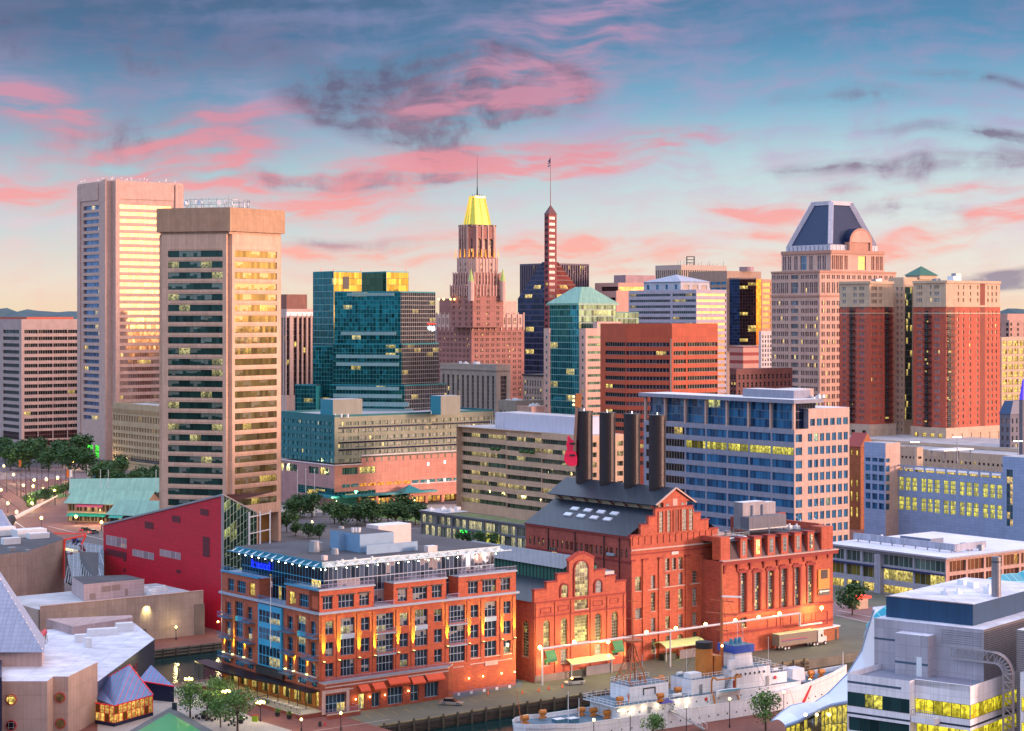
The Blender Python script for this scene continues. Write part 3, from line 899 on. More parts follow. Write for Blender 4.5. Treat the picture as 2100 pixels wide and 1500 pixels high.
def tier(xl,xc,xr,y0,y1,cut,wm,lightm=None,n=3,amber=False,dY=0):
 f0=Foot(xc,Y-8+dY,xl,xr)
 z0_,z1_=Z(y0,Y-8),Z(y1,Y-8)
 pl=octa(f0,cut)
 for i in range(8):
  f=Fac(pl[i],pl[(i+1)%8])
  big=f.W>cut*2
  cols=pairs(f.W,f.W/n-.05,.95,.5,.3)if big else[(f.W/2-.5,f.W/2+.5)]
  if amber:
   facade(T,f,z0_,z1_,cols if not big else split(1,f.W-1,3,1.6),[(z0_+2,z0_+13.5)],wm,G_ART,1.0,2.2,.9,arch=True)
   for u in(cb(f.W,f.W/3-.1,.7,.1)if big else[(0,.5)]):
    f.slab(T.k('wall'),u[0],u[1],z0_-3,z1_+1,.7,ARTL)
  else:
   facade(T,f,z0_,z1_,cols,rws(z0_+1,z1_),wm,G_ART,1.0,1.0,.4)
   if lightm and f.faces_cam():
    for u in cb(f.W,2.6,.6,.0):f.slab(T.k('wall'),u[0],u[1],z1_-lightm,z1_+.8,.5,ARTL)
 T.k('roof').poly([(p[0],p[1],z1_)for p in pl],DARKROOF)
 return f0,z0_,z1_
tier(921,966,1035,672,586,1.5,ART,7,4)
tier(925,966,1031,586,560,2.5,ART,9,4,dY=2)
tier(931,966,1027,560,530,4,ARTL,9,3,dY=3)
f0,z0_,z1_=tier(934.5,966,1023,530,463,4,ART,None,3,True,dY=4)
for f,a_,b_ in((f0.fa,0.1,.9),(f0.fb,.1,.95)):
 pass
EAV=plain('gargoyle_stone','6a5448')
T.mb('eave').prism([f0.P(1.2+(f0.la-2.4)*i,1.2+(f0.lb-2.4)*j)for i,j in((1,0),(0,0),(0,1),(1,1))],z1_-.2,z1_+1.2,EAV)
cr0=octa(f0.sub(2.5,f0.la-2.5,2.5,f0.lb-2.5),3.2)
zc=Z(404,Y-8)
s5=f0.sub(6.0,f0.la-6.0,6.0,f0.lb-6.0)
cr1=octa(s5,1.6)
GRN=plain('crown_copper','b9b850',.4,.3,amt=.2,emit='a8b520',es=.22)  # crown roof and ribs glow by emission to look lit
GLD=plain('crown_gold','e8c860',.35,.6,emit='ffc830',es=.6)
cm=T.mb('crown');cm.frustum(cr0,z1_+1,cr1,zc,GRN,DARKROOF)
for i in range(8):
 for t in(0,.5)if i%2==1 else(0,):
  j=(i+1)%8
  a=Vector(cr0[i]).lerp(Vector(cr0[j]),t);b=Vector(cr1[i]).lerp(Vector(cr1[j]),t)
  T.mb('rib','crown').bar((a.x,a.y,z1_+1),(b.x,b.y,zc+.5),.8,GLD)
T.mb('crown_rim').prism(octa(s5.sub(-.4,s5.la+.4,-.4,s5.lb+.4),1.8),zc,zc+1.3,GLD,DARKROOF)
for i in range(6):
 t=i/6*2*pi
 q=Vector(s5.P(s5.la/2,s5.lb/2))+Vector((cos(t),sin(t)))*3.2
 T.k('roof_railing').bar((q.x,q.y,zc+1.3),(q.x,q.y,zc+2.8),.3,DARKMET)
q=s5.P(s5.la/2,s5.lb/2)
sp=T.mb('spire');sp.cyl((*q,zc+1.3),(*q,zc+8),.55,.3,DARKMET,8);sp.cyl((*q,zc+8),(*q,Z(312,Y-8)),.28,.06,DARKMET,6)
for px,Yq in((966,Y-13),(1031,Y+6)):
 b_=at(px,605,Yq);t=T.mb('turret')
 t.cyl((b_.x,b_.y,b_.z-4),(b_.x,b_.y,Z(577,Yq)),2.0,2.0,ARTL,8,smooth=False)
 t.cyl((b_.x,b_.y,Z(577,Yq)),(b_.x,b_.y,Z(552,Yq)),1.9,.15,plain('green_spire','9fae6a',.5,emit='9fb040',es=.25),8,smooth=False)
AMB=plain('amber_flood','c08a30',.6,emit='ff9a18',es=1.6)
for f in(f0.fa,f0.fb):
 for i in range(7 if f is f0.fb else 4):
  n_=6 if f is f0.fb else 3
  u=.8+(f.W-2.2)*i/n_
  T.mb('flood_glow_cone').cyl(f.pt(u+.35,z0_+1.0,.75),f.pt(u+.35,z0_+6.5,.75),.38,.10,AMB,6)  # glowing cone stands in for amber floodlight on the wall
T.done()
# ------------------------------------------------------------------ central skyline
def footL(xl,Yl,xc,xr):
 """footprint given by its far left edge instead of its near corner"""
 p=Vector((X(xl,Yl),Yl));k=(xc-CX)/FPX
 t=(k*p.y-p.x)/(-A2[0]+k*A2[1])
 c_=p-Vector(A2)*t
 return Foot(xc,c_.y,xl,xr,la=t)
Y=1500
ft=Foot(1122,Y,1066,1208)
SLATE=wall('slate_fins','6a5f6e',amt=.06)
T=Thing('office_building','flat-topped slab with dense vertical fins, behind the tower with the square spire shaft','building',(ft.c.x,ft.c.y,0))
z1=Z(540,Y)
for f in(ft.fa,ft.fb):
 facade(T,f,0,z1,cb(f.W,2.3,1.3,.5),[(Z(600,Y),z1-1.2)]+[(Z(700,Y),Z(612,Y))],SLATE,G_BRONZE,1.3,3.6,.7)
closeback(T,ft,0,z1,SLATE);roofcap(T,ft.poly(),z1,DARKROOF)
T.done()
Y=1380
ft=Foot(1128,Y,1062,1200)
T=Thing('stepped_tower','dark glass tower with sloped shoulders, a red banded square shaft, pyramid cap and flag mast','building',(ft.c.x,ft.c.y,0))
G_NIGHT=glass('night_glass','1b2038','34355a',.6,frame='4a3f52',ft=(.02,.10),lit=.03,wob=.008)
G_NIGHTR=glass('night_glass_warm','4a2226','6a3436',.7,frame='5a3038',ft=(.03,.12),lit=.05,wob=.008)
zs=Z(612,Y)
glassbox(T,ft,0,zs,G_NIGHT,G_NIGHTR,3.8,3,DARKMET)
sh=Foot(1125,Y-4,1116.5,1141.5)
zt=Z(537,Y)
low=ft.poly();topp=[sh.P(7,-1),sh.P(-1,-1),sh.P(-1,6),sh.P(7,6)]
topp=[tuple(Vector(q)+Vector((0,10)))for q in sh.poly(1.0)]
m=T.mb('sloped_glazing')
for i in range(4):
 j=(i+1)%4
 gm=(G_NIGHT,G_NIGHTR,G_NIGHTR,G_NIGHT)[i]
 m.poly([(*low[i],zs),(*low[j],zs),(*topp[j],zt),(*topp[i],zt)],gm,uv=[(0,0),(14,0),(10,8),(4,8)])
m.poly([(*q,zt)for q in topp],DARKROOF)
REDG=wall('red_granite','8e4648',amt=.08)
rows=[(Z(451+12.3*i,Y),Z(445+12.3*i,Y))for i in range(26,-1,-1)]
zc=Z(440,Y)
facade(T,sh.fa,0,zc,[(.8,sh.fa.W-.8)],rows,REDG,G_BRONZE,1.2,2,.4)
facade(T,sh.fb,0,zc,[(.8,sh.fb.W-.8)],rows,REDG,glass('shaft_glass','5a3c3c','8a6a64',.15,lit=.06,rough=.3),1.1,2,.4)
closeback(T,sh,0,zc,REDG)
ap=Vector(sh.P(sh.la/2,sh.lb/2))
cp=T.mb('pyramid_cap');q=sh.poly(.3)
for i in range(4):cp.poly([(*q[i],zc),(*q[(i+1)%4],zc),(ap.x,ap.y,Z(420,Y))],plain('maroon_copper','5a3038',.5))
cp.poly([(*p,zc)for p in reversed(q)],REDG)
T.mb('mast').cyl((ap.x,ap.y,Z(421,Y)),(ap.x,ap.y,Z(322,Y)),.30,.12,plain('mast_red','8a3a3a',.5),6)
fl=T.mb('flag');FW=plain('flag_white','e8e0e0');FR=plain('flag_red','b03040');FB=plain('flag_blue','2a3a6a')
z_=Z(325,Y)
for i in range(7):
 x0,x1=ap.x-.1,ap.x+.1
 for s_ in range(4):
  zz=z_-.9*i-s_*.25
  a0,a1=ap.x-s_*.45-.15,ap.x-(s_+1)*.45-.15
  fl.poly([(a0,ap.y+s_*.1,zz),(a1,ap.y+s_*.1+.1,zz-.3),(a1,ap.y+s_*.1+.1,zz-1.2),(a0,ap.y+s_*.1,zz-.9)],FB if i<3 and s_<2 else(FR if i%2 else FW))
T.done()
Y=950
ft=Foot(1187,Y,1127,1263)
T=Thing('glass_tower','teal glass tower under a low pale green hipped copper roof, with a pink stone wing','building',(ft.c.x,ft.c.y,0))
z1=Z(622,Y)
G_AQ=glass('aqua_glass','0f6f86','3aa0a8',.72,frame='7fa6a6',ft=(.04,.05),lit=.05,wob=.014,group=4,lits=1.4)
G_AQD=glass('aqua_dark_glass','2f4644','6f9a90',.55,frame='8aa09a',ft=(.05,.08),lit=.08,wob=.014,group=5,lits=1.2)
glassbox(T,ft,0,z1,G_AQ,G_AQD,3.2,1.6,wall('aqua_frame','6f9a9a'))
w2=Foot(1263,Y+24,1250,1310)
glassbox(T,w2,0,Z(641,Y+24),G_AQ,G_AQD,3.2,1.6,wall('aqua_frame','6f9a9a'))
e=ft.poly(1.0);ctr=Vector(ft.P(ft.la/2,ft.lb/2))
tp=[tuple(ctr+(Vector(q)-ctr)*.22)for q in e]
COP=wall('pale_copper','7fae9c',stripe=(.9,.08,srgb('5c8c7e')),amt=.12,rough=.5,streak=.2)
rf=T.mb('roof');rf.frustum(e,z1,tp,Z(588,Y),COP)
T.mb('eave').prism(ft.poly(1.15),z1-1.0,z1-.02,COP)
PINKS=wall('pink_stone','d4aa9e',panel=(1.5,3.2),amt=.06)
pk=Foot(1201,Y-14,1188,1262)
zp=Z(674,Y-14)
rws_=[(Z(689+15.75*i+6.2,Y-14),Z(689+15.75*i,Y-14))for i in range(13,-1,-1)]
facade(T,pk.fb,0,zp,[(pk.fb.u(1205),pk.fb.u(1250))],rws_,PINKS,G_AQD,1.3,1.6,.3)
facade(T,pk.fa,0,zp,[(pk.fa.W*.4,pk.fa.W*.65)],rws_,PINKS,G_AQ,1.3,1.6,.3)
T.k('roof').poly([(*q,zp)for q in pk.poly()],PALEROOF)
for f in pk.backs():f.quad(T.k('wall'),0,f.W,0,zp,PINKS)
pk2=Foot(1225,Y-6,1216,1275);zp2=Z(660,Y)
facade(T,pk2.fb,zp-1,zp2,[(1,pk2.fb.W*.6)],[(zp+.6,zp+2)],PINKS,G_AQD,1.3,1.6,.3)
pk2.fa.quad(T.k('wall'),0,pk2.fa.W,zp-1,zp2,PINKS)
T.k('roof').poly([(*q,zp2)for q in pk2.poly()],PALEROOF)
sl=Foot(1127,Y-10,1115,1128.5)
facade(T,sl.fa,0,zp,[(sl.fa.W*.35,sl.fa.W*.6)],rws_,PINKS,G_AQ,1.3,1.6,.3);sl.fb.quad(T.k('wall'),0,sl.fb.W,0,zp,PINKS)
T.k('roof').poly([(*q,zp)for q in sl.poly()],PALEROOF)
T.done()
Y=1500
ft=Foot(1268,Y,1220,1350)
T=Thing('office_building','pink stepped office block glowing in the sunset, behind the tower with the pale green roof','building',(ft.c.x,ft.c.y,0))
PKO=wall('salmon_stone','c9978a',amt=.06)
rws_=[(Z(604+12.5*i,Y),Z(598+12.5*i,Y))for i in range(20,-1,-1)]
block('','','',ft,0,Z(580,Y),PKO,[(8,ft.fa.W-.5)],[(1,ft.fb.W-1)],[(Z(597,Y),Z(588,Y))]+rws_[:-1],G_BRONZE,glass('ember_glass','b0785a','d09a70',.8,frame='b08878',lit=.04,wob=.006),2,2.2,.4,T=T)
T.mb('penthouse').prism(Foot(1283,Y+6,1259,1345).poly(),Z(580,Y),Z(564,Y),wall('mauve_metal','a88a92'),DARKROOF)
T.mb('wing').prism(Foot(1264,Y-16,1262,1292).poly(),0,Z(597,Y),PKO)
T.done()
Y=1560
ft=Foot(1397,Y,1344,1490)
T=Thing('office_building','flat tower with pale fascia over dark fins and rooftop antennas, behind the lavender block','building',(ft.c.x,ft.c.y,0))
PALE=wall('pale_fascia','b8a69c',amt=.06)
z1=Z(543.5,Y)
for f in(ft.fa,ft.fb):
 facade(T,f,0,z1,cb(f.W,2.4,1.3,.5),[(Z(640,Y),Z(554,Y))],PALE,G_DARK,1.3,3.6,.8)
closeback(T,ft,0,z1,PALE);roofcap(T,ft.poly(),z1,DARKROOF)
r=random.Random(5)
for i in range(14):
 q=ft.P(r.uniform(0,6),ft.lb*i/14)
 T.mb('antenna').bar((*q,z1),(*q,z1+r.uniform(1,4)),.25,GREYMET)
q=Vector(ft.P(6,12));m=T.mb('antenna_frame')
for dx,dy in((0,0),(6,0),(0,6),(6,6)):m.bar((q.x+dx,q.y+dy,z1),(q.x+dx,q.y+dy,z1+7),.4,DARKMET)
for h_ in(2,4.5,7):
 for(a,b,c_,d_)in((0,0,6,0),(0,0,0,6),(6,0,6,6),(0,6,6,6)):m.bar((q.x+a,q.y+b,z1+h_),(q.x+c_,q.y+d_,z1+h_),.35,DARKMET)
T.done()
Y=1330
ft=Foot(1491,Y,1413,1561)
T=Thing('office_building','taupe tower with a dark faceted glass bay that mirrors a gold streak','building',(ft.c.x,ft.c.y,0))
TAU=wall('taupe_stone','a58a7c',amt=.08);z1=Z(556,Y)
rws_=[(Z(584+12*i,Y),Z(578+12*i,Y))for i in range(24,-1,-1)]
facade(T,ft.fa,0,z1,cb(ft.fa.W,5.6,4.6,1),rws_,TAU,G_SKY,4,2,.4)
facade(T,ft.fb,0,z1,[(ft.fb.u(1551),ft.fb.u(1553)),(ft.fb.u(1555),ft.fb.u(1557.5))],rws_,TAU,G_DARK,2,1,.3)
closeback(T,ft,0,z1,TAU);roofcap(T,ft.poly(),z1,DARKROOF)
f=ft.fb;zb,zt=Z(708,Y),Z(573,Y)
bay=[f.pt(f.u(1496),0),f.pt(f.u(1502),0,7),f.pt(f.u(1521),0,14),f.pt(f.u(1531),0,14),f.pt(f.u(1545),0,7),f.pt(f.u(1549),0)]
bms=(G_NAVY,glass('bay_dark','1a1218','33202a',.7,frame='2b1c20',lit=.05),glass('bay_gold_reflection','a8642a','d08a3a',.95,frame='6a4020',wob=.004),glass('bay_dark','1','1'),G_BRONZE)  # middle facet's gold tint paints the mirrored streak
for i in range(5):
 a,b=Fac(bay[i],bay[i+1]).p0,Fac(bay[i],bay[i+1]).p1
 g=Fac(a,b);n=max(1,round(g.W/1.8))
 for k_ in range(4):
  h0,h1=zb+(zt-zb)*k_/4,zb+(zt-zb)*(k_+1)/4
  ou=random.randint(0,99)*12
  T.mb('glass_bay').poly([g.pt(0,h0),g.pt(g.W,h0),g.pt(g.W,h1),g.pt(0,h1)],bms[i],uv=[(ou,0),(ou+n,0),(ou+n,5),(ou,5)])
T.mb('bay_roof').prism([p[:2]for p in bay],zt-.01,zt+1,TAU)
m=T.mb('bay_base');m.prism([p[:2]for p in bay],zb-3,zb,TAU)
T.mb('roof_drum').cyl(at(1531,556,Y+12),at(1531,548,Y+12),5,5,wall('mauve_metal','a88a92'),14)
pf=Foot(1524,Y-40,1496,1561)
STR=wall('striped_stone','c09084',stripe=(-5.2,.42,srgb('8f3c38')),amt=.05)
T.mb('podium').prism(pf.poly(),0,Z(711,Y-40),STR,PALEROOF)
T.done()
Y=1400
ft=Foot(1562,Y,1556,1620)
T=Thing('office_building','tan tower with gold-lit ribbon windows, tucked behind the blue pyramid tower','building',(ft.c.x,ft.c.y,0))
rws_=[(Z(588+12.2*i,Y),Z(580+12.2*i,Y))for i in range(22,-1,-1)]
block('','','',ft,0,Z(573,Y),wall('tan_stone','b8907a'),[],[(1,9),(10,30)],rws_,G_DARK,glass('ember_glass','1','1'),2.5,2.2,.3,T=T)
T.done()
Y=1240
ft=Foot(1561,Y,1556,1600)
T=Thing('apartment_building','narrow white block with paired dark windows, below the tan tower with gold windows','building',(ft.c.x,ft.c.y,0))
rws_=[(Z(694+9.5*i,Y),Z(688+9.5*i,Y))for i in range(14,-1,-1)]
block('','','',ft,0,Z(679,Y),wall('white_stone','c8c0c4'),[],cb(ft.fb.W,2.4,1.1,1.0),rws_,G_DARK,G_DARK,1,1,.3,T=T)
T.done()
Y=980
ft=Foot(1510,Y,1497,1625)
T=Thing('brick_building','low dark maroon brick block with narrow windows, beside the blue pyramid tower','building',(ft.c.x,ft.c.y,0))
rws_=[(Z(779+16*i,Y),Z(769+16*i,Y))for i in range(8,-1,-1)]
block('','','',ft,0,Z(757,Y),wall('maroon_brick','7d4a48',brick=(.6,.25)),cb(ft.fa.W,3,1.3,.6),cb(ft.fb.W,3.1,1.2,1.5),rws_,G_DARK,G_DARK,1,1,.3,T=T)
T.done()
Y=1160
ft=Foot(1428,Y,1289,1490)
T=Thing('office_building','pale lavender banded office block with a white hipped roof lantern and glowing side','building',(ft.c.x,ft.c.y,0))
LAV=wall('lavender_panel','b4a9b8',panel=(3,1.4),amt=.05)
rws_=[(Z(607.5+12.1*i,Y),Z(602+12.1*i,Y))for i in range(22,-1,-1)]
block('','','',ft,0,Z(594,Y),LAV,[(1,ft.fa.u(1375)),(ft.fa.u(1379),ft.fa.W-.5)],[(.5,ft.fb.W-.5)],rws_,G_SMOKE,glass('peach_glass','c89880','e6bc98',.85,frame='c8a89a',ft=(.03,.06),lit=.02,wob=.006),1.8,2,.5,T=T)
s=Foot(1396,Y+12,1320,1455);zr=Z(577,Y)
facade(T,s.fa,Z(595,Y),zr,cb(s.fa.W,8,2.2,3),[(Z(593,Y),Z(583,Y))],wall('white_lantern','b9bccb'),G_SKY,2,2,.4,part='lantern')
facade(T,s.fb,Z(595,Y),zr,cb(s.fb.W,9,5,2),[(Z(593,Y),Z(584,Y))],wall('white_lantern','b9bccb'),PALE,2,2,.3,part='lantern',wname='louvre')
e=s.poly(.8);ctr=Vector(s.P(s.la/2,s.lb/2));m=T.mb('hipped_roof')
WR=wall('white_seam_roof','a9b0c4',stripe=(1.2,.1,srgb('8a90a8')))
for i in range(4):m.poly([(*e[i],zr),(*e[(i+1)%4],zr),(ctr.x,ctr.y,Z(561,Y))],WR)
T.done()
Y=870
cL,cM,cR=(X(1283,Y+6),Y+6),(X(1378,Y),Y),None
fR=Fac(cM,tuple(Vector(cM)+Vector(B2)*along(cM,B2,1472)))
pl=tuple(Vector(cL)+Vector(A2)*along(cL,A2,1240))
T=Thing('office_building','red granite office block with dark ribbon windows and a plain tall parapet','building',(cM[0],cM[1],0))
REDO=wall('red_panel','b5543a',panel=(6,3.9),amt=.06,jcol=srgb('6a2e24'))
zt=Z(664,Y)
rws_=[(Z(711.5+17.45*i,Y),Z(703+17.45*i,Y))for i in range(14,-1,-1)]
f1,f2=Fac(pl,cL),Fac(cL,cM)
facade(T,f1,0,zt,[(.4,f1.W-.2)],rws_,REDO,G_DARK,1.5,2,.4)
facade(T,f2,0,zt,[(.2,f2.W-1.2)],rws_,REDO,glass('plum_glass','2a2030','4a3c48',.5,lit=.04),1.5,2,.4)
facade(T,fR,0,zt,[(fR.u(1381.5),fR.u(1407)),(fR.u(1410),fR.W-.2)],rws_,REDO,G_DARK,1.5,2,.4)
f2.slab(T.mb('drainpipe'),f2.W-.7,f2.W-.25,0,Z(695,Y),.3,PALE)
bk=[tuple(fR.p1),tuple(fR.p1+Vector(A2)*26),tuple(Vector(pl)+Vector(A2)*3)]
for a,b in((fR.p1,bk[1]),(bk[1],bk[2]),(bk[2],pl)):f=Fac(a,b);f.quad(T.k('wall'),0,f.W,0,zt,REDO)
T.k('roof').poly([(p[0],p[1],zt-.02)for p in(pl,cL,cM,tuple(fR.p1),bk[1],bk[2])],DARKROOF)
T.done()
Y=1050
ft=Foot(1018,Y,903,1047)
T=Thing('civic_building','pale stone civic block with tall dark window strips, in front of the art deco tower','building',(ft.c.x,ft.c.y,0))
LIM=wall('grey_limestone','a8988f',panel=(2,1.2),joint=.04,amt=.10)
z1=Z(752,Y)
G_STR=glass('strip_glass','2f3038','57525a',.4,frame='8d8078',ft=(.07,.05),lit=.05,group=1)
facade(T,ft.fa,0,z1,cb(ft.fa.W,4.6,2.0,2.0),[(2,Z(772,Y))],LIM,G_STR,1.0,2.2,.6)
facade(T,ft.fb,0,z1,[(ft.fb.W*.3,ft.fb.W*.72)],[(2,Z(772,Y))],LIM,G_STR,1.2,2.2,.6)
closeback(T,ft,0,z1,LIM);roofcap(T,ft.poly(),z1,PALEROOF,LIM)
ft.fa.slab(T.mb('cornice'),-.2,ft.fa.W+.4,Z(761,Y),Z(758.5,Y),.5,LIM);ft.fb.slab(T.mb('cornice'),0,ft.fb.W,Z(761,Y),Z(758.5,Y),.5,LIM)
roof_kit(T,ft,z1,4,2,WHITEMET)
T.done()
Y=1090
ft=Foot(1112,Y,1073,1150)
T=Thing('civic_building','small pale stone block with arched windows and a dark cornice, beside the teal green-roofed tower','building',(ft.c.x,ft.c.y,0))
rws_=[(Z(793+17*i,Y),Z(781+17*i,Y))for i in range(7,-1,-1)]
facade(T,ft.fa,0,Z(772,Y),cb(ft.fa.W,2.2,1.1,1),rws_,LIM,G_STR,1.2,1.6,.4,arch=True)
facade(T,ft.fb,0,Z(772,Y),cb(ft.fb.W,2.4,1.2,1),rws_,LIM,G_STR,1.2,1.6,.4,arch=True)
closeback(T,ft,0,Z(772,Y),LIM);T.mb('cornice').prism(ft.poly(.7),Z(772,Y),Z(769,Y),DARKMET,DARKROOF)
T.done()
for(xc,Yy,xl,xr,yt,lab,wm)in((1058,960,1022,1120,826,'flat pale rooftop block with railings, just above the beige ribbon-window office',LIM),
          (1090,940,1060,1130,838,'low pink rooftop block, below the teal green-roofed tower',wall('pink_stone','1'))):
 ft=Foot(xc,Yy,xl,xr)
 T=Thing('low_building',lab,'building',(ft.c.x,ft.c.y,0))
 block('','','',ft,0,Z(yt,Yy),wm,cb(ft.fa.W,4,2),cb(ft.fb.W,4,2),[(Z(yt+26,Yy),Z(yt+18,Yy))],G_DARK,T=T,roof=PALEROOF,par=wm)
 roof_kit(T,ft,Z(yt,Yy),4,xc,WHITEMET)
 T.done()
# ------------------------------------------------------------------ blue pyramid tower
Y=1040
T=Thing('pyramid_tower','rose stone tower with a big dark blue truncated pyramid roof and an arched dormer','building',(X(1690,Y),Y,0))
RST=wall('rose_stone','cca496',panel=(4.1,4.1),amt=.08)
RST2=wall('rose_stone_trim','b88878',amt=.1)
G_CP=glass('grey_window','3d4350','7d8694',.45,frame='a38c84',ft=(.08,.05),lit=.04,group=1)
G_CPS=glass('steel_strip','46566e','6f8298',.6,frame='8d93a0',lit=.05)
main=Foot(1681,Y,1582,1837)
zm=Z(557,Y)
pair=lambda f,xs:[q for x in xs for q in((f.u(x)-1.25,f.u(x)-.18),(f.u(x)+.18,f.u(x)+1.25))]
rows=[(Z(617+16.05*i+9.5,Y),Z(617+16.05*i,Y))for i in range(22,-1,-1)]
xa=[1587,1596,1604.5,1613,1646,1655,1664,1673]
facade(T,main.fa,0,Z(607,Y),pair(main.fa,xa)+[(main.fa.u(1622),main.fa.u(1637))],rows,RST,G_CP,1.0,2.6,.4)
facade(T,main.fb,0,Z(607,Y),pair(main.fb,[1688,1698.5,1709,1719,1729,1740,1751,1762,1773,1784,1795,1806,1817,1828]),rows,RST,G_CP,1.0,2.6,.4)
r2=[(Z(601,Y),Z(579,Y)),(Z(572,Y),Z(563.5,Y))]
facade(T,main.fa,Z(607,Y),zm,pair(main.fa,xa)+[(main.fa.u(1622),main.fa.u(1637))],r2,RST,G_CP,1.0,2.6,.4)
facade(T,main.fb,Z(607,Y),zm,pair(main.fb,[1688,1698.5,1709,1719,1729,1740,1751,1762,1773,1784,1795,1806,1817,1828]),r2,RST,G_CP,1.0,2.6,.4)
for f in(main.fa,main.fb):
 for(a,b)in((605,608.5),(555,559)):f.slab(T.k('cornice'),-.3 if f is main.fb else 0,f.W+(.5 if f is main.fa else 0),Z(b,Y),Z(a,Y),.5,RST2)
closeback(T,main,0,zm,RST)
T.k('roof').poly([(*q,zm)for q in main.poly()],PALEROOF)
up=Foot(1704,Y+7,1603,1813);zu=Z(515,Y)
facade(T,up.fa,zm-.5,zu,pair(up.fa,[1609,1619,1632,1663,1680,1690])+[(up.fa.u(1641),up.fa.u(1654))],[(Z(552,Y),Z(523,Y))],RST,G_CPS,1.1,3.4,.5)
G_CPW=glass('warm_strip','a88a70','e0b890',.8,frame='b08a78',wob=.006)
facade(T,up.fb,zm-.5,zu,pair(up.fb,[1709,1717,1725,1735,1790,1799,1807])+[(up.fb.u(1760),up.fb.u(1776))],[(Z(552,Y),Z(523,Y))],RST,G_CPW,1.1,3.4,.5)
for f in(up.fa,up.fb):f.slab(T.k('cornice'),-.3 if f is up.fb else 0,f.W+(.7 if f is up.fa else 0),zu-1.0,zu+.8,.7,RST2)
closeback(T,up,zm,zu,RST)
T.k('roof').poly([(*q,zu)for q in up.poly()],PALEROOF)
at_=Foot(1703,Y+11,1612,1800);za=Z(500,Y)
WHT=wall('white_attic','c9c4d2',panel=(1.5,1.5),amt=.05)
T.mb('attic').prism(at_.poly(),zu,za,WHT)
for f in(at_.fa,at_.fb):
 for u in cb(f.W,3.0,.6,2):f.slab(T.k('attic'),u[0],u[1],zu+.8,za-.4,.18,GREYMET)
e=at_.poly(-1.2);ctr=Vector(at_.P(at_.la/2,at_.lb/2))
tq=Foot(1703,Y+22,1668,1748)
zt=Z(412,Y)
k_=.44
t4=[tuple(ctr+(Vector(q)-ctr)*k_)for q in e]
BLU=wall('blue_slate','1c2f55',panel=(1.2,.6),joint=.05,amt=.12,rough=.35,metal=.3)
m=T.mb('pyramid_roof');m.frustum(e,za,t4,zt,BLU)
rb=[]
for i in range(4):T.mb('hip_rib').bar((*e[i],za-.2),(*t4[i],zt+.3),2.6,WHT)
for i in range(4):
 j=(i+1)%4
 T.mb('hip_rib').bar((*t4[i],zt),(*t4[j],zt),1.6,WHT)
T.mb('roof_cap').prism([tuple(ctr+(Vector(q)-ctr)*(k_+.05))for q in e],zt+.4,zt+1.4,WHT,PALEROOF)
f=at_.fb;uc=f.u(1760);hw=(f.u(1790)-f.u(1732))/2*.80;zd=Z(494,Y)
dm=T.mb('dormer')
o=2.0
for s_ in(-1,1):f.slab(dm,uc+s_*hw-(1.6 if s_>0 else 0),uc+s_*hw+(0 if s_>0 else 1.6),zu,zd,o,RST2,back=-10)
f.slab(dm,uc-hw+1.7,uc+hw-1.7,zu,zd-.01,o-.8,RST2,back=-10)
n=10
for i in range(n):
 a0,a1=pi*i/n,pi*(i+1)/n
 p0=(uc+hw*cos(a0),zd+hw*.85*sin(a0));p1=(uc+hw*cos(a1),zd+hw*.85*sin(a1))
 q0=(uc+(hw-1.5)*cos(a0),zd+(hw-1.5)*.85*sin(a0));q1=(uc+(hw-1.5)*cos(a1),zd+(hw-1.5)*.85*sin(a1))
 dm.poly([f.pt(*p1,o),f.pt(*q1,o),f.pt(*q0,o),f.pt(*p0,o)],RST2)
 dm.poly([f.pt(*q1,o),f.pt(uc,zd,o-.7),f.pt(*q0,o)],RST)
 dm.poly([f.pt(*p0,o),f.pt(*p0,-9),f.pt(*p1,-9),f.pt(*p1,o)],BLU)
T.done()
